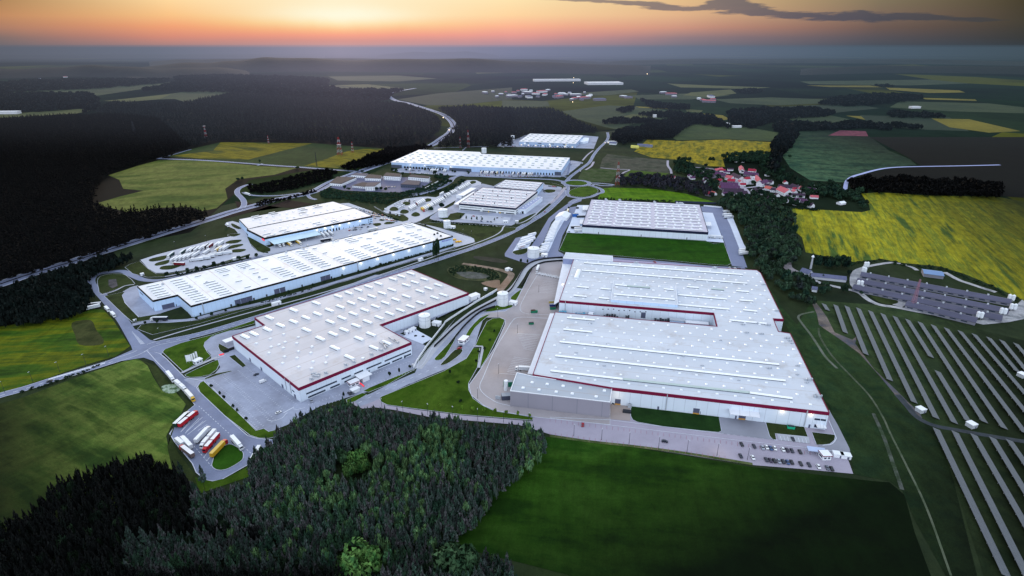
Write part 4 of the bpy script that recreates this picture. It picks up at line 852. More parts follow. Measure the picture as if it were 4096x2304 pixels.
def flat_text(name, body, size, loc, rz, mat, parent, tilt=math.pi/2):
    cu = bpy.data.curves.new(name, 'FONT'); cu.body = body; cu.size = size; cu.extrude = .04; cu.align_x = 'CENTER'; cu.align_y = 'CENTER'
    o = bpy.data.objects.new(name, cu); COL.objects.link(o); dg = bpy.context.evaluated_depsgraph_get(); me = bpy.data.meshes.new_from_object(o.evaluated_get(dg)); bpy.data.objects.remove(o)
    me.materials.clear(); me.materials.append(mat); o = bpy.data.objects.new(name, me); link(o, parent); o.location = loc; o.rotation_euler = (tilt, 0, rz)
    if parent is not None: KIDS.setdefault(parent.name, []).append(o)
    return o
M_VIOLET = surf('violet lettering', (92,60,190), .03)
d = (W4-W3).normalized(); n = Vector((d.y, -d.x, 0)); q = W3.lerp(W4, .968)+n*.25
flat_text('lettering', 'Rosenthal', 3.4, (q.x, q.y, 8.6), math.atan2(d.y, d.x), M_VIOLET, hallL) if False else flat_text('lettering', 'DHL' if False else '\u25cf brightpoint'[0:1]+' Ihreatherm', 2.6, (q.x, q.y, 8.6), math.atan2(d.y, d.x), M_VIOLET, hallL)
# ------------------------------------------------------------------ 3: two-step hall with the dock canopy
HA = 10.8
M_RA = roofmat('pale membrane two', (224,222,226), .4, 20.0, (160,150,150), (206,198,196), .3)
hallA, pa_ = hall('warehouse', 'black-edged white hall with covered dock and red oval sign, seen behind the long hall', 'A 975,335 1115,404 1978,228 1835,166 1062,316', HA, M_WALLB, M_RA, M_BLKT, 2.3, .4)
back = ccw(PP('A 910,255 1665,112 1834,164 1062,313 985,333', HA-.6)); prism('wall', back, 0, HA-.6, M_WALLB, hallA, cap=False); mobj('roof', [(q.x, q.y, HA-.6) for q in back], tess(back), M_RA, hallA); band('parapet', grow(back, -.05), HA-1.7, HA-.35, .1, M_BLKT, hallA)
for (a0, a1, b0, b1, n) in (((1010,238),(1070,225),(1030,248),(1095,235),2),((1380,175),(1440,165),(1400,182),(1460,172),2),((1500,150),(1560,140),(1520,158),(1580,148),2),((1150,208),(1200,198),(1170,215),(1225,205),2),((1230,350),(1290,338),(1260,360),(1320,348),2),((1100,380),(1165,366),(1130,393),(1200,378),2),((1500,290),(1560,278),(1530,300),(1590,288),2),((1640,270),(1690,260),(1660,280),(1710,268),2),((1390,205),(1450,195),(1390,205),(1450,195),1)): sgroup('A', a0, a1, b0, b1, n, HA, 1.5, .6, hallA)
its = []
for r0, r1, n in (((1000,262),(1640,128),12),((1060,285),(1750,150),13),((1090,350),(1880,195),13),((1170,375),(1930,218),12)):
    for k in range(n):
        f = (k+.5)/n; q = g('A', r0[0]+(r1[0]-r0[0])*f, r0[1]+(r1[1]-r0[1])*f+(k%2)*6, HA); its.append((q.x, q.y, HA-.4 if r0[0] < 1080 else HA, rzA))
many('skylight', sq_mesh(2.4, .8, M_DOME), hallA, its)
A0, A1, A2 = (Vector((q.x, q.y, 0)) for q in (g('A', 975, 335, HA), g('A', 1115, 404, HA), g('A', 1978, 228, HA)))
# canopy over the docks: thin roof, posts, dark loading bays behind
cz = 5.6; cp = [g('A', *q, cz) for q in ((1128,452),(1187,464),(1505,388),(1480,358))]
cp[0] = A1.lerp(A2, .03); cp[3] = A1.lerp(A2, .44); cp[0].z = cp[3].z = cz+.8
d = (A2-A1).normalized(); n = Vector((d.y, -d.x, 0)); n = n if n.dot(-A1) > 0 else -n
cp[1] = A1.lerp(A2, .03)+n*19; cp[2] = A1.lerp(A2, .44)+n*19; cp[1].z = cp[2].z = cz
v = [tuple(q) for q in cp]+[(q.x, q.y, q.z-.4) for q in cp]
mobj('dock_canopy', v, [(0,1,2,3),(7,6,5,4),(0,4,5,1),(1,5,6,2),(2,6,7,3),(3,7,4,0)], surf('pale blue sheet roof', (196,218,230), .05), hallA)
for f in (.035,.17,.30,.435): 
    q = A1.lerp(A2, f)+n*18.6; m = MB(); m.box((q.x, q.y, cz/2-.2), (.5,.5,cz-.4)); m.build('post', M_METAL, hallA)
wall_panel_ab(hallA, 'loading_bay', A1.lerp(A2, .04), A1.lerp(A2, .435), 0, 4.2, surf('brown dock front', (120,84,62), .15, .2), .1)  # plain brown panel across the loading bay
for f in (.455,.48,.51,.54,.57,.60,.63,.655): wall_panel_ab(hallA, 'dock_door', A1.lerp(A2, f), A1.lerp(A2, f+.012), 0, 4.2, M_SHADOWD, .12)
for f in (.70,.76,.80,.86): wall_panel_ab(hallA, 'door', A1.lerp(A2, f), A1.lerp(A2, f+.003), 0, 2.6, M_DARKM, .12)
for f in (.955,.972,.985): 
    for z in (2, 5.2): wall_panel_ab(hallA, 'window', A1.lerp(A2, f), A1.lerp(A2, f+.008), z, z+1.4, M_GLASS, .12)
q = A0.lerp(A1, .93); da = (A1-A0).normalized(); na = Vector((da.y, -da.x, 0)); na = na if na.dot(-A1) > 0 else -na
q = q+na*.4; m = MB(); i = len(m.v)
M_SRED = glow('lit red sign', (226,24,52), .8)
V = [];
for e in (-.12,.12):
    for k in range(20): a = 2*math.pi*k/20; pnt = q+da*math.cos(a)*4.2*1.0+na*e; V.append((pnt.x, pnt.y, 7.6+math.sin(a)*1.5))
mobj('sign', V, [tuple(range(20)), tuple(reversed(range(20,40)))]+[(k, (k+1)%20, 20+(k+1)%20, 20+k) for k in range(20)], M_SRED, hallA)
flat_text('lettering', 'Rohlik', 1.9, (q.x+na.x*.2, q.y+na.y*.2, 7.5), math.atan2(da.y, da.x), M_WHT, hallA)
for i, f in enumerate((.455,.53,.60,.67,.76,.87)): wall_lamp(A1, A2, f, 7.6, 'floodlight '+['nearest the dock canopy','just right of the dock canopy, second along','above the three docked trailers','above the last dock doors','over the small car park','nearest the far right corner'][i]+' on the two-step white hall', 200)
# ------------------------------------------------------------------ 4: central distribution hall
HB = 10.5
M_RB = roofmat('grey pink membrane', (206,202,210), .2, 18.0, (150,140,146), (170,150,150), .45)
hallB, pb = hall('warehouse', 'navy-edged hall with ribbon windows and four blocks, in the middle of the park', 'B 872,628 1325,668 1500,532 1060,498', HB, wallmat('cream white cladding', (222,226,228)), M_RB, M_NAVY, 2.4, .4)
blk = ccw(PP('B 1155,498 1243,438 1545,460 1485,527', HB+.8)); prism('wall', blk, 0, HB+.8, M_WALLB, hallB, cap=False); mobj('roof', [(q.x, q.y, HB+.8) for q in blk], tess(blk), M_RB, hallB); band('parapet', blk, HB-.3, HB+1.1, .1, M_NAVY, hallB)
an = ccw(PP('B 1335,672 1508,572 1540,578 1405,678', 7.2)); prism('wall', an, 0, 7.2, M_WALLW, hallB, cap=False); mobj('roof', [(q.x, q.y, 7.2) for q in an], tess(an), surf('blue grey low roof', (150,158,190), .06), hallB); band('parapet', an, 6.9, 7.5, .08, M_WHT, hallB)
for k in range(7): q = g('B', 1385+21*k, 662-13.5*k, 7.2); kid('skylight', sq_mesh(2.2, .7, M_DOME), hallB, (q.x, q.y, 7.2), .3)
B0, B1, B2 = (Vector((q.x, q.y, 0)) for q in (g('B', 872, 628, HB), g('B', 1325, 668, HB), g('B', 1500, 532, HB)))
its = []; e0 = g('B', 1060, 498, HB); u_ = (B1-B0)/1; w_ = Vector((e0.x, e0.y, 0))-B0
for i in range(9):
    for j in range(6): 
        q = B0+u_*((i+.6)/9.4)+w_*((j+.6)/6.6); its.append((q.x+(j%2)*4, q.y, HB, math.atan2(u_.y, u_.x)))
many('roof_light', dome_mesh(7.5, 3.0, .9, M_DOME), hallB, its)
its = []; k0 = blk; bq = [g('B', *q, HB+.8) for q in ((1155,498),(1485,527),(1243,438))]
for i in range(7):
    for j in range(4): q = bq[0]+(bq[1]-bq[0])*((i+.6)/7.4)+(bq[2]-bq[0])*((j+.5)/4.3); its.append((q.x, q.y, HB+.8, math.atan2(u_.y, u_.x)))
many('roof_light', dome_mesh(7.4, 3.0, .9, M_DOME), hallB, its)
for k in range(14): q = B0+u_*rng.random()*.95+w_*(.1+.8*rng.random()); kid('roof_unit', sq_mesh(1.4, 2.4, M_DARKM), hallB, (q.x, q.y, HB), 0)
wall_panel_ab(hallB, 'window', B0.lerp(B1, .02), B0.lerp(B1, .40), 5.2, 6.0, M_GLASS, .1); wall_panel_ab(hallB, 'window', B0.lerp(B1, .44), B0.lerp(B1, .98), 4.9, 5.9, M_GLASS, .1)
for f0, f1 in ((.02,.38),(.42,.66),(.70,.80),(.83,.98)): wall_panel_ab(hallB, 'window', B0.lerp(B1, f0), B0.lerp(B1, f1), .8, 2.4, M_GLASS, .1)
for f in (.53,.73): wall_panel_ab(hallB, 'door', B0.lerp(B1, f-.008), B0.lerp(B1, f+.008), 0, 2.8, surf('yellow door', (220,180,60)), .16)
for z in (1.2, 4.6): wall_panel_ab(hallB, 'window', B1.lerp(B2, .02), B1.lerp(B2, .12), z, z+1.4, M_GLASS, .1)
a, b = (Vector((q.x, q.y, 0)) for q in (g('B', 1335, 672, 7.2), g('B', 1405, 678, 7.2))); wall_panel_ab(hallB, 'dock_door', a.lerp(b, .55), a.lerp(b, .78), 0, 4.4, M_DARKM, .15); wall_panel_ab(hallB, 'door', a.lerp(b, .38), a.lerp(b, .43), 0, 2.5, M_DARKM, .15)
for i, (sp, zz) in enumerate((('B 830,632 868,636 1035,537 985,534', 6.0), ('B 862,560 908,566 1012,503 968,500', 6.2))):
    r_ = empty('loading_canopy', (0,0,0)); tag(r_, ['long white loading canopy attached along the left side of the navy-edged hall','shorter white canopy with enclosed end, by the trailer lot'][i], 'canopy', 'white canopies by the central hall')
    q4 = ccw(PP(sp, zz)); prism('roof', q4, zz-.5, zz, M_WHT, r_)
    for k, q in enumerate(grow(q4, -.8)): m = MB(); m.box((q.x, q.y, zz/2-.3), (.6,.6,zz-.6)); m.build('post', M_METAL, r_)
    if i:
        qq = [q4[j] for j in range(4)]; nr = sorted(q4, key=lambda v: v.y)[:2]; m = MB(); c = (nr[0]+nr[1])/2; dd = nr[1]-nr[0]; m.box((c.x, c.y+8, zz/2-.35), (dd.length*.92, 14, zz-.7), math.atan2(dd.y, dd.x)); m.build('wall', M_WHT, r_)
# ------------------------------------------------------------------ 5, 6: the two far halls
HD = 11.5
M_RD = roofmat('white membrane', (232,232,238), .1, 26.0, (190,186,200), (214,210,218), .2)
hallD, pd = hall('warehouse', 'very wide white hall with many truck docks, second farthest of the park', 'B 330,296 553,198 1040,216 1052,232 1758,262 1690,360 970,332', HD, wallmat('bluish cladding', (176,200,232)), M_RD, M_WHT, .5, .15)
D0, D1, D2, D3 = (Vector((q.x, q.y, 0)) for q in (g('B', 330, 298, HD), g('B', 970, 332, HD), g('B', 1690, 360, HD), g('B', 1758, 262, HD)))
its = []; uu = D2-D0; ww = D3-D2
for i in range(19):
    for j in range(6):
        q = D0+uu*((i+.5)/19)+ww*((j+.5)/6.3); its.append((q.x+3*(j%2), q.y, HD, math.atan2(uu.y, uu.x)))
its = [t for t in its if inside((t[0], t[1]), pd)]
many('roof_light', dome_mesh(6.2, 2.6, .8, M_STRIPG), hallD, its)
for f0, f1 in ((.0,.13),(.73,1.0)): wall_panel_ab(hallD, 'office_front', D0.lerp(D1, f0), D0.lerp(D1, f1), 0, 6.5, M_WALLDK, .25)
wall_panel_ab(hallD, 'office_front', D1.lerp(D2, .93), D1.lerp(D2, 1.0), 0, 7.5, M_WALLDK, .25)
for f0, f1 in ((.44,.56),(.58,.66)): wall_panel_ab(hallD, 'window', D0.lerp(D1, f0), D0.lerp(D1, f1), 6, 7.2, M_GLASS, .15)
for k in range(15): f = .16+.037*k; wall_panel_ab(hallD, 'dock_door', D0.lerp(D1, f), D0.lerp(D1, f+.022), 0, 4.4, M_SHADOWD, .2)
for k in range(26): f = .10+.032*k; wall_panel_ab(hallD, 'dock_door', D1.lerp(D2, f), D1.lerp(D2, f+.013), 0, 4.4, M_SHADOWD, .2)
for k, f in enumerate((.24,.42,.75)): wall_lamp(D0, D1, f, 8.2, 'floodlight '+['left end','middle','right end'][k]+' of the left front of the very wide hall with truck docks', 260)
HE = 11.0
hallE, pe = hall('warehouse', 'smaller square-ish white hall, farthest of the park, with lit windows', 'B 1353,131 1440,69 1866,84 1806,150', HE, wallmat('bluish cladding far', (170,190,220)), M_RD, M_WHT, .4, .15)
E0, E1, E2 = (Vector((q.x, q.y, 0)) for q in (g('B', 1353, 131, HE), g('B', 1806, 150, HE), g('B', 1866, 84, HE)))
M_LITW = glow('lit window', (255,230,190), .8)
for k in range(22): f = .03+.043*k; wall_panel_ab(hallE, 'window', E0.lerp(E1, f), E0.lerp(E1, f+.022), 1.5, 3.2, M_GLASS if k%3 else M_LITW, .2)
for k in range(4): f = .12+.22*k; wall_panel_ab(hallE, 'window', E0.lerp(E1, f), E0.lerp(E1, f+.06), 7, 8.6, M_GLASS, .2)
its = []
for i in range(9):
    for j in range(5): q = E0+(E1-E0)*((i+.5)/9)+(E2-E1)*((j+.5)/5.3); its.append((q.x, q.y, HE, math.atan2((E1-E0).y, (E1-E0).x)))
many('roof_light', dome_mesh(6.1, 2.6, .8, M_STRIPG), hallE, its)
an = ccw(PP('B 1830,130 1870,100 1912,102 1905,128 1862,135', 6)); prism('annex', an, 0, 6, M_WALLW, hallE)
for k, f in enumerate((.10,.55,.83)): wall_lamp(E0, E1, f, 7.0, 'floodlight at the '+['left end','middle','right end'][k]+' of the farthest hall', 260)
# ------------------------------------------------------------------ 7: hall on the green lawn
HG = 11.8
M_RG = roofmat('lilac grey membrane', (192,188,204), .1, 15.0, (168,158,170), (186,172,180), .3)
hallG, pg = hall('warehouse', 'white hall with navy roof edge and rows of roof light strips, behind the vivid lawn', 'G 258,1000 330,796 1198,838 1266,1060', HG, M_WALLW, M_RG, M_NAVY, 3.0, .5)
Q0, Q1, Q2, Q3 = (g('G', *q, HG) for q in ((258,1000),(1266,1060),(1198,838),(330,796)))
def quadpt(u, v): return (Q0.lerp(Q1, u)).lerp(Q3.lerp(Q2, u), v)
for k in range(10):
    v = .045+.1*k
    for a, b in ((.03,.115),(.145,.235),(.265,.555),(.585,.965)): strip_ab(hallG, quadpt(a, v), quadpt(b, v), HG, 1.5, .7)
its = []
for k in range(9):
    for i in range(14): q = quadpt(.055+.069*i+(.006 if k%2 else -.006), .095+.1*k); its.append((q.x, q.y, HG, 0.1))
many('skylight', sq_mesh(2.8, 1.1, M_DOME, .8), hallG, its)
G0_, G1_ = Vector((Q0.x, Q0.y, 0)), Vector((Q1.x, Q1.y, 0))
for f in (.135,.48,.84): wall_panel_ab(hallG, 'door', G0_.lerp(G1_, f), G0_.lerp(G1_, f+.005), 0, 3.0, M_DARKM, .15)
for x, y in ((445,800),(555,805),(833,820),(1015,828),(1040,830),(1055,832)): q = g('G', x, y+4, HG); m = MB(); m.cyl((q.x, q.y, HG), 1.6, 3.2, 10); m.box((q.x+2, q.y, HG+1), (2,2,2)); m.build('roof_unit', M_METAL, hallG)
# side structures
for i, (sp, zz, lb) in enumerate((('Q 1405,170 1510,170 1480,235 1400,235', 5, 'white canopy roof by the upper left corner of the hall on the lawn'),('Q 1362,392 1430,392 1415,455 1355,460', 5.5, 'low white dock house at the left wall of the hall on the lawn'),('V 800,1148 895,1150 905,1205 815,1205', 6, 'white canopy on posts at the right side of the hall on the lawn'))):
    r_ = empty('canopy', (0,0,0)); tag(r_, lb, 'canopy'); q4 = ccw(PP(sp, zz)); prism('roof', q4, zz-.6, zz, M_WHT, r_)
    for q in grow(q4, -.6): m = MB(); m.box((q.x, q.y, zz/2-.3), (.4,.4,zz-.6)); m.build('post', M_METAL, r_)
    if i == 1: prism('wall', grow(q4, -.8), 0, zz-.6, M_WALLB, r_, cap=False)
# ------------------------------------------------------------------ 8: the big plant, front right
HP = 14.3
plant_pts = ccw(PP('D 1190,173 1127,121 1502,149 1503,192 | E 440,262 470,285 652,655 570,650 612,753 706,768 1018,1402 | D 1495,1203 862,1097 1040,597 2337,712 2310,605 1075,505', HP))
f_a, f_b = g('D', 1495, 1203, HP), g('E', 1018, 1402, HP); axP = math.atan2((f_b-f_a).y, (f_b-f_a).x)
M_RP = roofmat('grey membrane', (200,206,217), -axP, 18.0, (168,160,158), (168,164,164), .85)
hallP, pp_ = hall('factory', 'huge grey roofed plant with crimson roof edge, notched courtyard and grey front annex', plant_pts, HP, M_WALLW, M_RP, M_CRIM, 2.2, .35); hallP['category'] = 'factory'
up = ccw(PP('D 1508,347 2006,385 2022,538 1487,495', HP+3)); prism('wall', up, HP, HP+3, M_WALLB, hallP, cap=False); mobj('roof', [(q.x, q.y, HP+3) for q in up], tess(up), M_RP, hallP); band('parapet', up, HP+2.7, HP+3.35, .1, M_WHT, hallP)
ann = ccw(PP('D 735,1082 682,1228 1481,1318 1497,1200 862,1110', HP-1)); prism('annex', ann, 0, HP-1, M_WALLG, hallP, cap=False); mobj('annex_roof', [(q.x, q.y, HP-1) for q in ann], tess(ann), roofmat('blue grey membrane', (172,180,192), -axP, 18.0), hallP); band('parapet', ann, HP-1.2, HP-.6, .12, M_WHT, hallP)
lump = ccw(PP('D 1127,121 1502,149 1503,190 1190,172 1105,166', HP+.6)); prism('annex', lump, 0, HP+.6, surf('blue grey panel', (140,150,186), .05), hallP, cap=False); mobj('annex_roof', [(q.x, q.y, HP+.62) for q in lump], tess(lump), M_RP, hallP); band('parapet', lump, HP+.3, HP+1, .1, M_WHT, hallP)
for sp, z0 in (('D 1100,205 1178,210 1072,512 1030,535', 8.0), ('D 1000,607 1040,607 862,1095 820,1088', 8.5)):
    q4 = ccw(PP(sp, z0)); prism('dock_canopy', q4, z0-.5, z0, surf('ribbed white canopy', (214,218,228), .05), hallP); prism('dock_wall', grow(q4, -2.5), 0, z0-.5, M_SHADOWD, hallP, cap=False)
for s in ((1272,206,2540,301),(1255,266,2576,371)): strip(hallP, 'D', *s, HP, 2.4, .9)
for t, s in (('E',(0,341,350,369)),('D',(1213,396,1310,405)),('D',(1190,467,1293,477)),('D',(1405,411,1487,419)),('D',(1390,485,1475,495)),('D',(2025,462,2413,497)),('D',(2025,541,2435,578)),('E',(220,665,515,693)),('E',(273,430,375,438)),('E',(300,505,408,513)),('E',(328,583,440,595)),('D',(1137,645,1357,665)),('D',(1108,738,1337,761)),('D',(2092,398,2190,405))): strip(hallP, t, *s, HP, 2.4, .9)
for a, b in (((1078,838),(615,1020)), ((1043,950),(665,1150))): strip_ab(hallP, g('D', *a, HP), g('E', *b, HP), HP, 2.4, .9)
strip(hallP, 'D', 1005,1070,1580,1137, HP, 2.4, .9); strip(hallP, 'E', 382,1247,722,1292, HP, 2.4, .9); strip_ab(hallP, g('D', 1585,1138,HP), g('E', 378,1246,HP), HP, 2.4, .9, M_STRIPG)
for s in ((1520,380,1615,390),(1910,415,1988,423),(1510,457,1998,500)): strip(hallP, 'D', *s, HP+3, 2.4, .9)
strip(hallP, 'D', 1615,391,1800,405, HP+3, 2.4, .9, M_STRIPG); strip(hallP, 'D', 2290,413,2390,423, HP, 2.4, .9, M_STRIPG)
q0, q1 = g('D', 1232, 265, HP), g('D', 1208, 325, HP); strip_ab(hallP, q0, q1, HP, 5, 1.4, M_DOME)
def lattice(t, p0, p1, n1, pdn, n2, pst, z, n_i, n_j, polys, avoid=()):
    a0 = g(t, *p0, z); e = (g(t, *p1, z)-a0)/n1; dn = (g(t, *pdn, z)-a0)/n2; st = g(t, *pst, z)-a0; st = st-dn
    k = round(st.dot(e)/e.dot(e)*2)/2; out = []
    for j in range(-n_j, n_j):
        for i in range(-n_i, n_i):
            q = a0+e*(i+(.5 if j%2 else 0))+dn*j
            if any(inside(q, pl) for pl in polys) and not any(inside(q, pl) for pl in avoid): out.append((q.x, q.y, z, math.atan2(e.y, e.x)))
    return out
inner = grow(plant_pts, -3.5)
low = lattice('D', (1165,630), (1830,692), 6, (1047,1040), 8, (1100,670), HP, 40, 40, [inner], [grow(up, 2), grow(ann, 1), grow(lump, 1)])
ymid = g('D', 1040, 597, HP).y
low = [q for q in low if q[1] < ymid+ (q[0]-g('D', 1040, 597, HP).x)*math.tan(axP)-1]
hi = lattice('Q', (1480,1062), (2530,1140), 6, (1447,1177), 2, (1372,1127), HP, 40, 60, [inner], [grow(up, 2), grow(lump, 1)])
hi = [q for q in hi if q[1] > ymid+(q[0]-g('D', 1040, 597, HP).x)*math.tan(axP)+2]
many('skylight', sq_mesh(2.0, .5, M_DOME), hallP, low+hi)
its = lattice('Q', (1480,1062), (2530,1140), 6, (1447,1177), 2, (1372,1127), HP+3, 40, 60, [grow(up, -2)])+[(g('D', x, y, HP-1).x, g('D', x, y, HP-1).y, HP-1, axP) for x, y in ((857,1160),(978,1173),(1105,1188),(1243,1205),(1435,1226),(785,1203),(912,1218),(1050,1235),(1178,1249),(1370,1273))]
for q in its: kid('skylight', sq_mesh(2.4, .7, M_DOME), hallP, q[:3], q[3])
for t, x, y, s in (('E',685,810,2.6),('E',705,830,2),('E',720,850,1.6),('E',855,1145,3),('E',840,1165,1.6),('E',930,1280,3),('E',915,1265,2),('E',540,1050,2),('E',768,1030,1.8),('E',495,380,2.2),('E',600,590,2),('E',330,700,2),('E',445,690,2),('E',530,705,2.4),('E',360,765,2),('E',478,775,2),('E',765,1100,1.4),('E',295,1145,1.2),('E',150,825,1.2),('D',1210,925,1.4),('D',2065,952,1.6),('D',1435,1030,1.3),('D',1322,690,1.8),('D',1465,852,1.4),('D',2218,1028,1.4),('D',1950,900,1.3),('D',1270,465,1.2),('D',2160,355,1.4),('D',1690,205,2.6),('D',2320,250,2.6),('E',100,245,2.6)):
    s *= .7; q = g(t, x, y, HP); m = MB(); m.box((0,0,s*.5), (s,s,s)); m.cyl((s*1.1,s*.2,0), s*.3, s*.9, 8); m.box((-s*1.1,.2*s,s*.3), (s*.9,s*.6,s*.6)); o = m.build('roof_unit', M_METAL, hallP); o.location = (q.x, q.y, HP); o.rotation_euler = (0,0,axP+.2)
F0, F1 = Vector((f_a.x, f_a.y, 0)), Vector((f_b.x, f_b.y, 0))
def Fp(x): # fraction along the plant's front from the sheet F reading of the roofline
    q = g('F', x, 303+(x-497)*.1135, HP); q.z = 0; return (q-F0).dot((F1-F0).normalized())/(F1-F0).length
def fp(x0, x1, z0, z1, mat, nm, out=.1, deep=.4): return wall_panel_ab(hallP, nm, F0.lerp(F1, Fp(x0)), F0.lerp(F1, Fp(x1)), z0, z1, mat, out, deep)
for x0, x1 in ((528,574),(1160,1212),(1530,1586)):
    o = fp(x0, x1, 0, 5.2, M_GATE, 'dock_door'); fp(x0, x1, .05, 1.4, surf('amber door paint', (190,140,60), .2), 'door_panel', .16)  # amber coloured panel across the lower door
for x0, x1 in ((872,886),(1500,1514),(2095,2110),(1217,1222)): fp(x0, x1, 0, 3.0, M_GATE, 'door')
for x in (940, 2060): fp(x-4, x+4, 1, HP, M_METAL, 'ladder', .5, .3)
for x0, x1, z0, z1 in ((2130,2175,7.2,8.6),(2180,2222,7.2,8.6),(2140,2172,1.2,3.6),(2178,2226,1.2,3.6)): fp(x0, x1, z0, z1, M_GLASS, 'window')
dF = (F1-F0).normalized(); nF = Vector((dF.y, -dF.x, 0)); rzF = math.atan2(dF.y, dF.x)
for x0, x1, dep, z in ((1440,1680,7,8.2),(2150,2226,4,3.9)):
    a, b = F0.lerp(F1, Fp(x0)), F0.lerp(F1, Fp(x1)); c = (a+b)/2+nF*dep/2; m = MB(); m.box((c.x, c.y, z), ((b-a).length, dep, .35), rzF)
    m.build('canopy', M_WHT, hallP); m = MB()
    for f in (0,.33,.66,1): q = a.lerp(b, f); m = MB(); m.bar((q.x, q.y, z+3), (q.x+nF.x*dep, q.y+nF.y*dep, z+.2), .12); m.build('canopy_rod', M_METAL, hallP)
    
for i, x in enumerate((1865, 2095)): wall_lamp(F0, F1, Fp(x), HP-2.8, ['left','right'][i]+' one of the two bright floodlights near the right end of the plant front', 190)
# courtyard wall details and rack stores
y0 = g('D', 1075, 505, HP); y1 = g('D', 2310, 605, HP); Y0, Y1 = Vector((y0.x, y0.y, 0)), Vector((y1.x, y1.y, 0))
wall_panel_ab(hallP, 'dock_door', Y0.lerp(Y1, .545), Y0.lerp(Y1, .575), 3, 9, M_GATE, .1)
for k in range(9): f = .29+.035*k; wall_panel_ab(hallP, 'window', Y0.lerp(Y1, f), Y0.lerp(Y1, f+.008), 8.4+(k%3)*.5, 9.4+(k%3)*.5, M_GATE, .1)
wall_panel_ab(hallP, 'ladder', Y0.lerp(Y1, .04), Y0.lerp(Y1, .044), 1, HP, M_METAL, .5)
dY = (Y1-Y0).normalized(); nY = Vector((dY.y, -dY.x, 0)); rzY = math.atan2(dY.y, dY.x)
M_TEALC = surf('teal containers', (90,150,176), .15, .4); M_GREEN = surf('green skip paint', (20,110,84), .12); M_BROWN = surf('rusty load', (96,72,60), .3, .5)
for i, (f0, f1, hh, mt, lb, cat) in enumerate(((.0,.055,6,M_TEALC,'pale teal container stack at the open left end of the plant courtyard','container stack'),(.11,.18,6,M_TEALC,'blue container rows in the plant courtyard, left of the white box','container stack'),(.205,.23,5.5,M_WHT,'white box container in the plant courtyard','container'),(.30,.40,6,M_DARKM,'dark pallet stacks against the courtyard wall, left group','pallet stack'),(.445,.47,7,M_DARKM,'narrow dark tank rack beside the courtyard dock door','rack'),(.63,.73,6.5,M_DARKM,'dark pallet stacks right of the courtyard dock door','pallet stack'),(.73,.82,6.5,M_METAL,'grey roofed store shed in the plant courtyard','shed'),(.83,.97,5.2,M_WHT,'long white roofed shed at the right end of the courtyard','shed'))):
    a, b = Y0.lerp(Y1, f0), Y0.lerp(Y1, f1); c = (a+b)/2+nY*4.5; r_ = empty({'container stack':'container_stack','pallet stack':'pallet_stack'}.get(cat, cat), (c.x, c.y, 0), rzY); tag(r_, lb, cat); L = (b-a).length
    if 'stack' in cat or cat == 'rack':
        k = max(3, int(L/2.2)); m = MB()
        for j in range(k): hj = hh*(.6+.4*random.random()); m.box((-L/2+(j+.5)*L/k, random.uniform(-.6,.6), hj/2), (L/k*.82, 5, hj))
        m.build('crate', mt, r_)
    else:
        m = MB(); m.box((0,0,hh/2-.1), (L,5,hh-.2)); m.build('wall', M_WALLB, r_); m = MB(); m.box((0,0,hh+.1), (L+.8,5.8,.35)); m.build('roof', mt, r_)
# ------------------------------------------------------------------ tanks and pump houses
SHEETS['Z'] = (660, 1620, 3.411)
M_TANK = surf('tank paint', (222,226,232), .06, .3, rough=.5)
def tank(t, x, y, wpx, h, label, hut_d=None, hutlab=None):
    a = g(t, x, y, 0); r = (g(t, x+wpx/2, y, 0)-g(t, x-wpx/2, y, 0)).length/2; c = a+Vector((0, r*.35, 0))
    o = empty('water_tank', (c.x, c.y, 0)); tag(o, label, 'tank', 'white water tanks')
    m = MB(); m.cyl((0,0,0), r, h, 40, cap=False); m.build('shell', M_TANK, o, True)
    m = MB(); m.cyl((0,0,h), r*1.01, .25, 40); m.cyl((0,0,h+.25), r*.97, .8, 40, .4); m.build('roof', M_TANK, o)
    for z in (h*.62, h*.93): m = MB(); m.cyl((0,0,z), r+.08, .22, 40, cap=False); m.build('ring', M_METAL, o)
    m = MB(); m.bar((r*.3,-r-.2,0), (r*.3,-r-.2,h), .35, .1); m.build('ladder', M_METAL, o)
    m = MB(); m.cyl((0,0,h+1), .5, .6, 10); m.build('vent', M_METAL, o)
    if hut_d:
        q = c+Vector(hut_d); hh = empty('pump_house', (q.x, q.y, 0), rzA+.25); tag(hh, hutlab, 'shed', 'pump houses by the tanks')
        m = MB(); m.box((0,0,1.7), (7.5,5.5,3.4)); m.build('wall', M_WHT, hh); m = MB(); m.box((0,0,3.5), (8.1,6.1,.3)); m.build('roof', M_TANK, hh); m = MB(); m.box((1.5,-2.8,1.1), (1.2,.15,2.2)); m.build('door', M_GATE, hh)
tank('A', 2398, 1115, 92, 11.5, 'white water tank in the corner of the crimson-edged hall', (11,2,0), 'white pump house beside the tank behind the crimson-edged hall')
tank('D', 622, 545, 86, 13.2, 'white water tank beside the factory yard and curved road', (11,1,0), 'white pump house beside the tank at the factory yard')
tank('Q', 615, 1000, 192, 11.5, 'widest white water tank, near the parked white trailers', (14,1,0), 'pump house hidden beside the widest tank by the trailers')
tank('B', 777, 825, 57, 10.5, 'small dark-rimmed tank between the long hall and the central lawn', (8,-3,0), 'white pump house in front of the small dark-rimmed tank')
tank('B', 743, 735, 76, 11, 'white water tank by the truck lot and the navy-edged central hall')
tank('B', 1072, 226, 40, 12, 'grey white tank behind the very wide hall'); tank('B', 1301, 122, 30, 12, 'grey white tank left of the farthest hall')
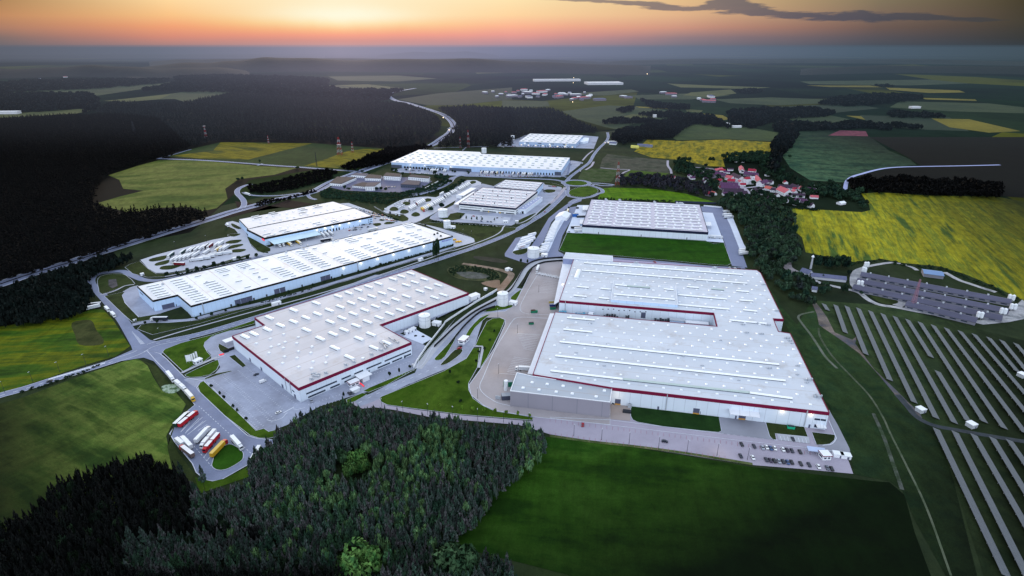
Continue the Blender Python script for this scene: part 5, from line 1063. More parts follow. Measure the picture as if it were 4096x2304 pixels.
def shed(t, x, y, size, rz, label, wall=None, roof=None, name='shed', cat='shed', gable=False):
    q = g(t, x, y); r = empty(name, (q.x, q.y, 0), rz); tag(r, label, cat); sx, sy, sz = size
    m = MB(); m.box((0,0,sz/2), (sx,sy,sz)); m.build('wall', wall or M_WHT, r)
    if gable:
        h = sy*.28; v = [(-sx/2-.3,-sy/2-.3,sz),(sx/2+.3,-sy/2-.3,sz),(sx/2+.3,sy/2+.3,sz),(-sx/2-.3,sy/2+.3,sz),(-sx/2-.3,0,sz+h),(sx/2+.3,0,sz+h)]
        mobj('roof', v, [(0,1,5,4),(2,3,4,5),(0,4,3),(1,2,5),(3,2,1,0)], roof or M_METAL, r)
    else: m = MB(); m.box((0,0,sz+.12), (sx+.4,sy+.4,.3)); m.build('roof', roof or M_TANK, r)
    m = MB(); m.box((sx*.2,-sy/2-.05,1.0), (1.1,.14,2.0)); m.build('door', M_GATE, r); return r
rzL = math.atan2((W4-W3).y, (W4-W3).x)
for t, x, y, s, lb in (('A',1213,940,(9,3.5,3.2),'white transformer cabin on the verge below the long hall'),('A',2365,585,(6,3,3),'small white cabin on the verge near the two poplars'),('A',885,578,(6,3,3),'white cabin by the shrubs below the left truck lot'),('A',140,705,(3.4,3,2.8),'small white cabin at the bend of the left road'),('B',1262,1165,(5.5,4,3),'white cabin beside the scrubby basin'),('B',1085,1322,(3,3,2.4),'small grey box by the track end below the basin'),('A',80,1068,(2.6,1.2,1.6),'small white cabinet on the grass left of the long hall'),('B',1293,1165,(1.6,1.6,2.2),'narrow white cabinet right of the cabin by the basin'),
    ('B',990,1390,(12,7,4.5),'grey chiller block at the right corner of the crimson-edged hall'),('A',2255,1172,(3.5,3.5,3),'leftmost of three small white boxes behind the crimson-edged hall'),('A',2285,1158,(3.5,3.5,3),'middle of three small white boxes behind the crimson-edged hall'),('A',2310,1145,(3.5,3.5,3),'rightmost of three small white boxes behind the crimson-edged hall')): shed(t, x, y, s, rzL, lb)
sheet('pavement', 'A 2225,1195 2310,1130 2460,1212 2380,1255', Z6, M_PAVEW)
for k, (x, y) in enumerate(((2325,1190),(2385,1195))): q = g('A', x, y); m = MB(); m.cyl((q.x, q.y, Z6), 1.6, .5, 12, 1.2); tag(m.build('hatch', M_DARKM), ['left','right'][k]+' dark round hatch on the pale slab behind the hall', 'hatch')
# gatehouses
for t, x, y, s, rz, lb, tr in (('D',310,835,(10,6,3.6),rzP_ if 'rzP_' in globals() else 1.15,'white gatehouse with grey roof between the two gate lanes',M_CRIM),('F',2195,862,(5.5,5.5,3.4),axP+.25,'white gatehouse with crimson roof edge at the right end of the car park',M_CRIM),('B',1243,785,(6,4,3.4),.2,'white gatehouse at the entrance to the central hall',M_WHT),('B',1335,782,(4,3,3),.2,'tiny white kiosk right of the central hall entrance',M_WHT)):
    q = g(t, x, y); hut('gatehouse', lb, (q.x, q.y), s, rz, trim=tr)
q = g('F', 2125, 825); r_ = empty('bicycle_shelter', (q.x, q.y, 0), axP); tag(r_, 'pale blue roofed walkway shelter by the gatehouse with crimson roof edge', 'shelter'); m = MB(); m.box((0,0,3), (11,5,.3)); m.build('roof', surf('pale blue roof', (170,184,214), .05), r_)
for sx in (-5,0,5): m = MB(); m.box((sx,2,1.4), (.2,.2,2.8)); m.build('post', M_METAL, r_); m = MB(); m.box((sx,-2,1.4), (.2,.2,2.8)); m.build('post', M_METAL, r_)
for x, y, lb in ((2300,850,'left of two small white roofed shelters at the far end of the car park'),(2360,860,'right of two small white roofed shelters at the far end of the car park')): shed('F', x, y, (6,4,2.6), axP, lb, name='bicycle_shelter', cat='shelter')
# ------------------------------------------------------------------ lorries and cars
M_TYRE = surf('tyre rubber', (22,22,24), .1); M_CHAS = surf('truck chassis', (34,36,42), .15); M_WIND = surf('windscreen', (22,30,44), .1, rough=.1, spec=.7)
def truckmesh(side, top, cabc, kind='semi', rear=None):
    r = empty('truck', (0,0,-500))
    mt = surf('truck cab paint', cabc, .03, .5, rough=.4, spec=.4); ms = surf('curtain side', side, .08, .5, rough=.6); mr = surf('trailer roof', top, .05, .4)
    def boxpair(x0, x1, z1=3.95):
        L = x1-x0; m = MB(); m.box(((x0+x1)/2, 0, (1.05+z1)/2), (L, 2.5, z1-1.05)); m.build('trailer', ms, r); m = MB(); m.box(((x0+x1)/2, 0, z1+.05), (L+.04, 2.56, .14)); m.build('trailer_roof', mr, r)
    if kind == 'semi': boxpair(-8.1, 5.4)
    elif kind == 'drawbar': boxpair(-9, -1.2); boxpair(-.2, 6.0)
    elif kind == 'rigid': boxpair(-4.5, 3.2, 3.7)
    xf = {'semi':8.2, 'drawbar':8.6, 'rigid':5.6, 'tractor':3.0}[kind]; x0 = -8 if kind in ('semi','drawbar') else (-4.5 if kind == 'rigid' else -3)
    m = MB(); m.box(((x0+xf)/2-.3, 0, .85), (xf-x0-.8, 1.0, .4)); m.build('chassis', M_CHAS, r)
    # cab with raked screen and deflector
    a, b = xf-2.25, xf; v = [(a,-1.22,.55),(b,-1.22,.55),(b,-1.22,2.1),(b-.3,-1.16,3.35),(a,-1.16,3.75),(a,1.22,.55),(b,1.22,.55),(b,1.22,2.1),(b-.3,1.16,3.35),(a,1.16,3.75)]
    mobj('cab', v, [(0,1,2,3,4),(9,8,7,6,5),(1,6,7,2),(2,7,8,3),(3,8,9,4),(4,9,5,0),(0,5,6,1)], mt, r)
    mobj('windscreen', [(b+.03,-1.05,2.1),(b+.03,1.05,2.1),(b-.2,1.0,3.1),(b-.2,-1.0,3.1)], [(0,1,2,3)], M_WIND, r)
    for s in (-1,1): m = MB(); m.box((b-1.0, s*1.21, 2.35), (1.0,.08,.7)); m.build('side_window', M_WIND, r)
    ax = {'semi':(-6.6,-5.3,-4.0,3.9,7.3), 'drawbar':(-7.6,-3,1.4,3,7.6), 'rigid':(-2.6,4.6), 'tractor':(-1.6,2.0)}[kind]
    for x in ax:
        for s in (-1,1): m = MB(); m.hcyl((x, s*1.05, .5), .5, .35, (0,1,0), 10); m.build('wheel', M_TYRE, r)
    return r
TK = {}
def truckproto(k):
    if k in TK: return TK[k]
    spec = dict(w=((196,200,208),(228,230,234),(214,216,222),'semi'), g=((30,62,64),(214,218,222),(220,222,226),'semi'), d=((34,38,50),(214,216,222),(212,214,220),'semi'), dr=((104,14,28),(220,222,226),(210,210,214),'semi'), rd=((170,22,34),(226,226,230),(178,18,30),'drawbar'),
      wd=((206,208,214),(226,228,232),(220,222,226),'drawbar'), y=((196,150,34),(206,176,96),(176,24,34),'semi'), yc=((196,196,196),(228,226,220),(200,160,40),'semi'), yw=((214,176,70),(230,226,210),(220,220,220),'semi'), br=((108,92,92),(222,222,226),(176,60,60),'semi'), rg=((190,194,200),(226,228,232),(220,222,226),'rigid'), t=(None,None,(216,220,228),'tractor'), td=(None,None,(50,56,74),'tractor'), gr=((22,52,44),(224,226,228),(200,204,208),'semi'))[k]
    side, top, cab, kind = spec; side = side or (100,100,100); top = top or (200,200,200); TK[k] = truckmesh(side, top, cab, kind); return TK[k]
ORD = ['first','second','third','fourth','fifth','sixth','seventh','eighth','ninth','tenth','eleventh','twelfth','thirteenth','fourteenth','fifteenth','sixteenth','seventeenth','eighteenth','nineteenth','twentieth']
def truck(t, x0, y0, x1, y1, k, label, group=None, z=3.9):
    a, b = g(t, x0, y0, z), g(t, x1, y1, z); c = (a+b)/2; d = b-a
    return copy_tree(truckproto(k), (c.x, c.y, Z6+.08), math.atan2(d.y, d.x), label, group)
for k_ in ('w','g','d','dr','rd','wd','y','yc','yw','br','rg','t','td','gr'): tag(truckproto(k_), 'truck', 'truck')
GP = 'trucks parked in the lower left truck bay'
for a in (('Z',150,240,300,100,'gr','dark green sided trailer truck at the upper edge of the lower left bay'),('Z',215,240,410,85,'rd','red drawbar truck facing up, beside the dark green trailer'),('Z',420,470,590,290,'w','all white semi truck alone in the middle of the lower left bay'),('Z',670,340,490,545,'wd','white drawbar truck facing down, left of the red one'),('Z',715,390,530,600,'rd','red drawbar truck facing down the bay, beside the yellow trailer'),
    ('Z',645,650,810,480,'y','yellow trailer with red cab by the grass island'),('Z',910,420,1040,565,'w','white truck parked along the right side of the grass island'),('Z',1255,610,1195,715,'w','white truck half hidden by the pines at the forest edge'),('Z',345,550,225,420,'w','pale grey trailer truck facing the upper left, beside the short one'),('Z',225,505,165,455,'rg','short white box truck at the left kerb'),('Z',370,665,215,545,'br','brown sided trailer truck with white roof at the left kerb'),
    ('C',330,562,392,640,'w','first white truck queued on the access road, highest up'),('C',405,642,480,706,'wd','white drawbar truck in the middle of the queue on the access road'),('C',480,712,552,792,'yc','truck with yellow cab, last in the queue on the access road')): truck(*a, GP)
for a in (('I',832,440,872,478,'rg','white box truck with red front climbing the left road'),('I',875,480,925,525,'rg','white box truck behind the other on the left road'),('A',335,1038,206,1040,'d','dark blue trailer truck on the path before the notch of the long hall'),('I',765,440,680,460,'w','grey white truck turning off by the dark wood'),('I',760,425,710,430,'d','dark truck at the wood edge behind the grey white one'),
    ('A',1562,358,1602,385,'w','leftmost of the three white trailers docked at the two-step hall'),('A',1593,352,1633,378,'w','middle of the three white trailers docked at the two-step hall'),('A',1626,345,1666,370,'w','rightmost of the three white trailers docked at the two-step hall'),('A',1568,418,1655,404,'d','dark blue truck crossing the dock yard of the two-step hall'),('A',1940,338,2025,320,'w','white truck beside the small car park right of the dock yard'),
    ('A',1215,440,1245,462,'rg','left of two short boxes under the blue dock canopy'),('A',1243,434,1275,456,'rg','right of two short boxes under the blue dock canopy'),('A',1295,432,1330,452,'yw','blue cabbed truck under the middle of the dock canopy'),('A',1370,420,1405,440,'yw','truck with lit yellow top leaving the dock canopy'),('A',815,278,825,305,'rg','small red and white truck at the far left tip of the park'),
    ('Q',705,1105,662,1212,'w','white truck facing the camera at the top of the factory yard'),('V',885,1368,930,1372,'rg','left of two white boxes at the right wall of the hall on the lawn'),('V',935,1368,1045,1376,'w','right of two white trucks at the right wall of the hall on the lawn'),('D',830,1038,772,1035,'w','grey white trailer reversed into the lower canopy of the factory'),('Q',1180,205,1145,280,'yw','brown tanker truck on the bluish road by the tent'),
    ('E',312,95,372,90,'w','rearmost of three white trailers at the right edge strip'),('E',312,107,374,102,'w','middle of three white trailers at the right edge strip'),('E',314,120,376,115,'w','nearest of three white trailers at the right edge strip'),('G',1390,885,1430,882,'rg','white box at the top of the right strip'),('G',1398,912,1440,908,'w','second white trailer of the right strip'),('G',1408,930,1455,926,'w','third white trailer of the right strip, beside the wood'),
    ('Q',1265,500,1340,498,'d','dark flat trailer at the left wall of the hall on the lawn'),('Q',1320,520,1395,515,'w','white trailer docked at the lower left corner of the hall on the lawn'),('Q',1325,555,1395,550,'w','second white trailer docked below it'),('B',745,535,720,550,'w','white truck parked across the middle lot'),('H',760,640,800,652,'w','white truck on the ramp bend'),('H',1490,738,1560,740,'w','white trailer behind the two-step hall')): truck(*a, 'trucks on roads and docks')
back = [(322,220,'g'),(427,195,'g'),(490,178,'w'),(520,173,'d'),(558,167,'w'),(602,155,'w'),(637,143,'d'),(677,137,'dr'),(740,125,'w'),(775,115,'w')]
front = [(350,257,'w'),(388,250,'w'),(428,240,'w'),(463,233,'w'),(500,224,'w'),(547,215,'w'),(645,192,'w'),(752,165,'yw'),(790,158,'w'),(822,152,'w')]
for i, (x, y, k) in enumerate(back): truck('X', x+25, y-22, x-28, y+16, k, f'{dict(w="white", g="dark green", d="dark", dr="dark red").get(k)} truck, {ORD[i]} from the left in the back row of the far left lot', 'trucks in the far left lot')
for i, (x, y, k) in enumerate(front): truck('X', x+27, y-20, x-28, y+14, k, f'{"yellow nosed" if k=="yw" else "white"} truck, {ORD[i]} from the left in the front row of the far left lot', 'trucks in the far left lot')
for i, (x, y, k) in enumerate([(390,298,'dr'),(550,258,'w'),(617,246,'w'),(655,231,'w'),(720,212,'w'),(815,198,'w')]): truck('X', x+50, y-6 if k != 'dr' else y, x-50, y+4 if k != 'dr' else y-4, k, ['dark red trailer truck lying across the bottom of the far left lot','leftmost of the white trucks parked crosswise in the far left lot','white crosswise truck just behind the leftmost one','middle white truck parked crosswise in the far left lot','white crosswise truck right of the middle one','rightmost of the white trucks parked crosswise in the far left lot'][i], 'trucks in the far left lot')
mid = [('near row',[(680,540,'y'),(706,528,'yw'),(732,515,'w'),(760,502,'w'),(785,490,'yw'),(810,478,'w'),(836,466,'w'),(872,442,'w'),(900,428,'w'),(928,415,'w'),(955,402,'w'),(985,390,'w'),(1012,375,'w')]),('far row',[(1045,340,'d'),(1080,312,'w'),(1108,300,'w'),(1152,272,'w'),(1180,260,'w'),(1210,248,'w'),(1270,215,'w'),(1298,203,'w'),(1325,190,'w'),(1352,176,'w'),(1380,160,'w'),(1405,147,'w'),(1430,133,'w')]),('left block',[(482,525,'w'),(507,512,'w'),(532,499,'w'),(558,486,'w'),(598,452,'dr'),(624,440,'w'),(650,427,'w'),(676,414,'w'),(700,402,'w')])]
for nm, L in mid:
    for i, (x, y, k) in enumerate(L): truck('P', x-32, y-32, x+34, y+26, k if k != 'y' else 'y', f'{dict(w="white", y="yellow", yw="yellow fronted", d="dark", dr="red").get(k)} truck, {ORD[i]} from the left in the {nm} of the middle truck lot', 'trucks in the middle truck lot')
TG = 'tractor units without trailers'
for i, (x, y) in enumerate([(80,530),(235,450),(277,430),(315,410),(275,492),(295,515),(320,500),(350,485),(378,472),(350,455),(400,390),(465,395),(547,395),(155,580),(245,605),(300,615)]): truck('P', x-8, y-6, x+8, y+6, 'td' if i in (11,13) else 't', f'{"dark" if i in (11,13) else "white"} tractor unit, {ORD[i]} of those around the grass islands of the middle lot', TG)
for i, x in enumerate((1820,1845,1868,1885,1905)): truck('A', x, 152+i*3, x+8, 160+i*3, 't', f'white tractor unit, {ORD[i]} from the left behind the two-step hall', TG)
# loose semi-trailers
def make_trailer():
    r = empty('trailer', (0,0,-500)); m = MB(); m.box((0,0,2.5), (13.4,2.5,2.8)); m.build('body', surf('white trailer side', (214,218,228), .05), r); m = MB(); m.box((0,0,3.95), (13.5,2.56,.14)); m.build('roof', M_WHT, r); m = MB(); m.box((-.5,0,.9), (12,1,.35)); m.build('chassis', M_CHAS, r)
    for x in (-5,-3.8,-2.6):
        for s in (-1,1): m = MB(); m.hcyl((x,s*1.05,.5), .5, .35, (0,1,0), 10); m.build('wheel', M_TYRE, r)
    for s in (-1,1): m = MB(); m.box((4.3,s*.8,.45), (.15,.15,.9)); m.build('landing_leg', M_CHAS, r)
    return r
TRL = make_trailer(); tag(TRL, 'trailer', 'trailer')
def trailer(t, x, y, dx, dy, label, group, z=3.9):
    a, b = g(t, x-dx, y-dy, z), g(t, x+dx, y+dy, z); d = b-a; c = (a+b)/2; return copy_tree(TRL, (c.x, c.y, Z6), math.atan2(d.y, d.x), label, group)
for i, (x, y) in enumerate([(775,878),(788,848),(800,820),(815,770),(865,708),(876,676),(886,652),(896,627),(906,603),(916,579),(926,555),(936,531),(946,509),(956,488),(966,468),(977,448),(990,430),(1004,413)]): trailer('Q', x, y, 46, -10, f'white trailer, {ORD[i]} from the bottom of the long slanted row', 'white trailers in the long slanted row')
for i, (x, y) in enumerate([(420,780),(505,752),(478,718),(545,728),(470,690),(535,665),(580,690),(595,615)]): trailer('Q', x, y, 46, -12, f'white trailer, {ORD[i]} counting up from the lettered one in the small bay', 'white trailers in the small bay')
o = trailer('Q', 428, 808, 75, -22, 'white trailer with red and grey lettering, nearest in the small bay', 'white trailers in the small bay'); flat_text('lettering', 'LORENC', 1.9, (0,-1.27,2.5), 0, surf('red grey lettering', (170,40,44), .1), o)
a, b = g('Q', 1000, 400, 0), g('Q', 1110, 330, 0); r_ = empty('storage_tent', ((a.x+b.x)/2+3, (a.y+b.y)/2-2, 0), math.atan2((g('Q',1130,300)-g('Q',1040,400)).y, (g('Q',1130,300)-g('Q',1040,400)).x)); tag(r_, 'large white gabled tent at the top of the long slanted trailer row', 'tent')
v = [(-14,-9,0),(14,-9,0),(14,9,0),(-14,9,0),(-14,-9,4.5),(14,-9,4.5),(14,9,4.5),(-14,9,4.5),(-14,0,8),(14,0,8)]; mobj('wall', v, [(0,1,5,4),(2,3,7,6),(0,4,8,7,3),(1,2,6,9,5)], M_WHT, r_); mobj('roof', [(-14.3,-9.4,4.4),(14.3,-9.4,4.4),(14.3,0,8.1),(-14.3,0,8.1),(-14.3,9.4,4.4),(14.3,9.4,4.4)], [(0,1,2,3),(3,2,5,4)], M_TANK, r_)
# cars
def carproto(c, van=False):
    r = empty('van' if van else 'car', (0,0,-500)); pm = surf('car paint', c, .04, .5, rough=.3, spec=.5)
    if van: P_ = [(-2.6,.35),(2.6,.35),(2.65,1.0),(1.9,1.3),(1.3,2.2),(-2.5,2.25),(-2.65,1.0)]; L = 2.6
    else: P_ = [(-2.15,.32),(2.15,.32),(2.2,.75),(1.2,.95),(-1.5,1.0),(-2.2,.85)]; L = 2.15
    n = len(P_); W = .9 if not van else .98; v = [(x,-W,z) for x, z in P_]+[(x,W,z) for x, z in P_]; mobj('body', v, [tuple(range(n)), tuple(reversed(range(n, 2*n)))]+[(k, n+k, n+(k+1)%n, (k+1)%n) for k in range(n)], pm, r)
    if not van:
        v = [(-1.75,-.82,.95),(1.15,-.82,.95),(.45,-.68,1.45),(-1.2,-.68,1.47),(-1.75,.82,.95),(1.15,.82,.95),(.45,.68,1.45),(-1.2,.68,1.47)]; mobj('cabin', v, [(0,1,2,3),(7,6,5,4),(1,5,6,2),(4,0,3,7)], M_WIND, r)
        mobj('car_roof', [(.42,-.67,1.48),(-1.18,-.67,1.50),(-1.18,.67,1.50),(.42,.67,1.48)], [(3,2,1,0)], pm, r)
    else: m = MB(); m.box((1.62,0,1.75), (.1,1.7,.7)); m.build('windscreen', M_WIND, r)
    for x in (-L*.62, L*.66):
        for s in (-1,1): m = MB(); m.hcyl((x,s*(W-.1),.34), .34, .24, (0,1,0), 10); m.build('wheel', M_TYRE, r)
    return r
CC = dict(white=(224,226,230), black=(20,22,28), dark=(38,42,58), blue=(40,72,120), silver=(150,156,170), red=(160,24,40), purple=(50,38,62), grey=(88,94,108))
CPR = {k: tag(carproto(v), k+' car', 'car') for k, v in CC.items()}; VPR = {k: tag(carproto(c, True), k+' van', 'van') for k, c in dict(white=(224,226,230), yellow=(226,170,20)).items()}
def car(t, x, y, dx, dy, k, label, group=None, van=False, z=.6):
    a, b = g(t, x-dx, y-dy, z), g(t, x+dx, y+dy, z); d = b-a; c = (a+b)/2; return copy_tree((VPR if van else CPR)[k], (c.x, c.y, Z6), math.atan2(d.y, d.x), label, group)
GC = 'cars in the car park in front of the plant'
r1c = [(1533,757,'black'),(1632,772,'dark'),(1700,783,'silver'),(1732,780,'white'),(1765,788,'blue'),(1797,788,'white'),(1863,798,'white'),(1897,803,'purple'),(1935,808,'dark'),(2000,817,'black')]
r2c = [(1525,850,'dark'),(1622,863,'white'),(1730,880,'dark'),(1762,885,'purple'),(1795,889,'black'),(1830,892,'silver'),(1865,895,'dark'),(1900,900,'blue'),(1933,900,'black'),(2005,912,'black'),(2072,920,'dark'),(2147,935,'white'),(2217,945,'grey'),(2253,952,'black')]
for i, (x, y, k) in enumerate(r1c): car('F', x, y, 8, 14, k, f'{k} car, {ORD[i]} from the left in the upper row before the plant', GC)
for i, (x, y, k) in enumerate(r2c): car('F', x, y, 8, 14, k, f'{k} car, {ORD[i]} from the left in the lower row along the field', GC)
for a in (('F',262,600,1,-14,'red','red car parked alone in the wide car park'),('F',918,733,24,4,'dark','dark blue car driving along the wide car park'),('F',1943,715,8,14,'dark','dark car in the small bay by the plant entrance'),('C',1050,598,22,-10,'dark','dark car beside the left wall of the crimson-edged hall'),('C',1228,902,22,-9,'white','white car by the zebra crossing of the empty car park'),('C',1492,810,10,14,'silver','silver car below the corner of the crimson-edged hall'),
    ('C',1795,750,12,12,'black','black car left of the white shelter'),('C',1820,745,12,12,'grey','grey car next to the black one by the shelter'),('C',2305,525,8,12,'white','white car at the end of the white wall'),('I',395,1052,26,-12,'black','black car on the main road at far left'),('D',275,888,22,-6,'red','red car behind the gatehouse of the plant'),('D',280,874,20,-6,'black','black car next to the red one behind the gatehouse'),('G',838,1298,6,3,'red','dark red car on the strip behind the plant'),('B',1768,320,6,-3,'black','black car by the corner of the very wide hall'),
    ('Q',797,270,8,-10,'red','red-lit car on the curving main road'),('B',1635,587,7,-7,'white','white car near the roundabout approach'),('B',1845,370,8,-6,'white','white car on the road north of the roundabout'),('Q',1185,590,10,4,'silver','silver car at the yard left of the hall on the lawn'),('B',800,450,7,-5,'white','white car on the curve by the small wood'),('F',495,424,10,3,'black','black car at the corner of the grey annex')): car(*a, 'single cars on roads and yards')
car('C',1103,655,22,-9,'white','silver white van beside the left wall of the crimson-edged hall','single vans', True)
for x, y, lb in ((836,920,'yellow van half hidden behind the corner of the long hall'),(858,938,'left of the two adjacent yellow vans at the end of the long hall'),(880,936,'right of the two adjacent yellow vans at the end of the long hall')): car('B', x, y, 18, -4, 'yellow', lb, 'yellow vans', True)
ks = list(CC)
def lotcars(t, rows, gname, where):
    for ri, (x0, y0, x1, y1, n, dx, dy, skip) in enumerate(rows):
        j = 0
        for i in range(n):
            if random.random() < skip: continue
            k = random.choice(['white','black','dark','silver','grey','white','black','blue','red']); f = i/(n-1); car(t, x0+(x1-x0)*f, y0+(y1-y0)*f, dx, dy, k, f'{k} car, {ORD[min(j,19)]} in {where[ri]}', gname); j += 1
lotcars('A', [(1780,345,1900,335,8,7,-4,.35),(1830,325,1960,315,9,7,-4,.2),(1900,300,1960,292,5,6,-3,.1),(1960,205,2060,222,7,6,2,.25),(1975,225,2080,240,8,6,2,.2),(2000,245,2170,270,10,6,2,.3),(1870,180,1960,200,5,6,2,.2)], 'cars around the two-step hall', ['the nearest row by the two-step hall dock','the second row by the two-step hall dock','the short row by the wall of the two-step hall','the top row right of that hall','the second row right of that hall','the row round the grass islands there','the row behind the two-step hall'])
lotcars('B', [(960,728,1050,735,4,8,1,.2),(1160,745,1215,742,4,6,-4,.2),(1050,770,1180,780,6,6,3,.3),(1590,490,1650,495,7,3,4,.2),(1545,520,1560,540,3,5,1,.1)], 'cars around the central hall', ['the far row near the conical trees','the right end near the conical trees','the near row beside the conical trees','the top row right of the central hall','the short row at the right wall of the central hall'])
lotcars('B', [(480,385,780,395,24,3,3,.2),(500,365,560,368,6,3,3,.2),(620,360,740,366,9,4,2,.15),(1000,402,1600,418,34,3,3,.25),(1490,408,1610,412,10,3,3,.2)], 'cars in front of the very wide hall', ['the long left row, very wide hall','the short upper left row, very wide hall','the row below the left wide hall docks','the long right row, very wide hall','the far right cluster, very wide hall'])
lotcars('B', [(1280,170,1790,182,26,3,1,.25),(1250,150,1330,150,5,4,1,.2)], 'cars in front of the farthest hall', ['the row before the farthest hall','the yard left of the farthest hall'])
lotcars('H', [(1780,590,1850,600,5,7,-1,.2),(1890,600,1960,595,4,10,-4,.1)], 'vehicles in the old depot yard', ['the middle of the old depot yard','the right side of the old depot yard'])
for i, x in enumerate([1050,1078,1090,1102,1130,1142,1175,1218,1305,1345,1380,1392,1402,1430,1444,1458]): truck('B', x+5, 366+(x-1050)*.035, x-6, 382+(x-1050)*.035, 'yw' if x == 1175 else ('w' if i%5 == 3 else 'dr'), f'{"yellow" if x==1175 else ("white" if i%5==3 else "dark red")} truck, {ORD[i]} at the right docks of the very wide hall', 'trucks docked at the very wide hall')
for i, x in enumerate([480,650,665,680,700,752,765]): truck('B', x+5, 345+(x-480)*.03, x-6, 358+(x-480)*.03, 'w', f'white truck, {ORD[i]} at the left docks of the very wide hall', 'trucks docked at the very wide hall')
for i, (x, y) in enumerate([(1205,120),(1235,108),(1270,128),(1215,165)]): truck('B', x-14, y-2, x+14, y+4, 'w', f'white truck, {ORD[i]} from the left in the yard left of the farthest hall', 'trucks by the farthest hall')
for i, (x, y) in enumerate([(780,30),(800,28),(745,92),(825,45),(812,12)]): car('B', x, y, 4, -4, 'white', f'pale car, {ORD[i]} of those on the highway curve', 'cars on the highway curve')
for i, x in enumerate((2437,2458,2480,2502,2520)): car('D', x, 245+i*1.5, 5, 3, 'white' if i in (0,2) else 'dark', f'{"white" if i in (0,2) else "dark"} car, {ORD[i]} from the left in the row behind the plant', 'cars behind the plant')
for o in list(TK.values())+list(CPR.values())+list(VPR.values())+[TRL]:   # the first of each kind stays in store: remove the masters now that copies stand
    for ch in KIDS.get(o.name, []): bpy.data.objects.remove(ch)
    bpy.data.objects.remove(o)
# yard furniture
for i, (t, x, y, L, w, h, rz, mt, lb, nm) in enumerate((('D',873,602,6.5,2.4,2.4,.1,M_GREEN,'green skip heaped with scrap in the middle of the factory yard','skip'),('D',850,695,4.5,2.2,2,.1,M_GREEN,'lone small green skip in the factory yard','skip'),('D',1022,575,5.5,2.4,2.6,.1,M_GREEN,'green skip at the canopy end beside a blue container','skip'),('D',1020,550,6,2.5,2.6,.1,surf('blue container', (40,54,120), .1),'dark blue container behind the green skip at the canopy','container'),('D',1015,525,6,2.5,2.6,.1,surf('ochre container', (180,160,90), .1),'ochre container at the end of the upper canopy','container'),
    ('D',665,1190,7,3,4.5,.1,M_GREEN,'green container press at the left end of the grey annex','container'),('D',648,1290,7,5,3.8,.1,surf('dark box', (70,74,92), .1),'dark grey box unit at the corner of the grey annex','container'),('F',1925,630,4.5,2.2,2.2,axP,surf('turquoise skip', (30,170,130), .1),'turquoise skip on the lawn by the plant entrance','skip'),('F',615,500,6,3,1.6,axP,M_DARKM,'dark green rack frames on the stained yard right of the annex','rack'),('Q',1285,345,9,6,5,.1,surf('blue tarpaulin', (40,96,170), .08),'blue container by the upper left of the hall on the lawn','container'),('Q',1375,360,13,4,3,.1,M_DARKM,'dark loaded trailer right of the blue container','container'),('Q',1318,220,4,3,3,.1,M_DARKM,'small dark box in the pale yard above the blue container','container'),('D',1105,270,14,4,4.5,1.2,M_DARKM,'dark loading gear under the upper end of the canopy','rack'))):
    q = g(t, x, y); r_ = empty(nm, (q.x, q.y, 0), rz if i != 12 else math.pi/2); tag(r_, lb, nm)
    m = MB(); m.box((0,0,h/2+.05), (L,w,h), taper=1.0 if nm != 'skip' else 1.08); m.build('body', mt, r_); m = MB()
    if i == 0:
        for k in range(8): m.box((random.uniform(-2.5,2.5), random.uniform(-.6,.6), h+.3), (1.6,1.2,.9), random.random()*3)
        m.build('load', M_BROWN, r_)
    else: m.box((0,0,h+.1), (L*.96,w*.94,.14)); m.build('lid', surf('lid', (150,156,166), .1) if nm == 'container' else M_DARKM, r_)
q = g('D', 648, 1252); m = MB(); m.cyl((0,0,0), 1.5, 8.5, 16); o = m.build('silo', M_TANK); o.location = (q.x, q.y, 3.6); tag(o, 'upright white cylinder silo on the dark box at the grey annex', 'silo')
for i in range(5):
    q = g('D', 568+8*i, 1292+1*i); m = MB(); m.cyl((0,0,0), .55, 2.6, 8); o = m.build('gas_cylinder', M_METAL); o.location = (q.x, q.y, Z6); tag(o, 'grey gas cylinder in the short row left of the dark box', 'cylinder', 'gas cylinders by the annex')
for i in range(3):
    q = g('F', 628+8*i, 462+i); m = MB(); m.cyl((0,0,0), .7, 3.2, 10); o = m.build('barrel_tank', M_METAL); o.location = (q.x, q.y, Z6); tag(o, 'grey upright tank in the trio at the plant wall right of the annex', 'tank', 'upright tanks at plant wall')
for i in range(9):
    x = 905+22*i; y = 293+4.5*i; q = g('D', x, y+2); r_ = empty('bare_trailer', (q.x, q.y, .1), .2-.5*(i%2)); tag(r_, f'bare white trailer frame, {ORD[i]} from the left in the row in the upper factory yard', 'frame', 'bare white trailer frames'); m = MB()
    for s in (-1,1): m.bar((-3,s*.9,1.0), (3,s*.9,1.0), .25, .3)
    for k in range(5): m.bar((-2.8+1.4*k,-.9,1.05), (-2.8+1.4*k,.9,1.05), .2, .2)
    for k in range(3): m.bar((-2.5+2.5*k,-.9,1), (-2.5+2.5*k,-.9,2.4), .14); m.bar((-2.5+2.5*k,.9,1), (-2.5+2.5*k,.9,2.4), .14)
    m.bar((-2.5,-.9,2.4), (2.5,-.9,2.4), .14); m.bar((-2.5,.9,2.4), (2.5,.9,2.4), .14); m.build('frame', M_WHT, r_)
    for s in (-1,1): m = MB(); m.hcyl((-1.5,s*1.05,.45), .45, .3, (0,1,0), 8); m.build('wheel', M_TYRE, r_)
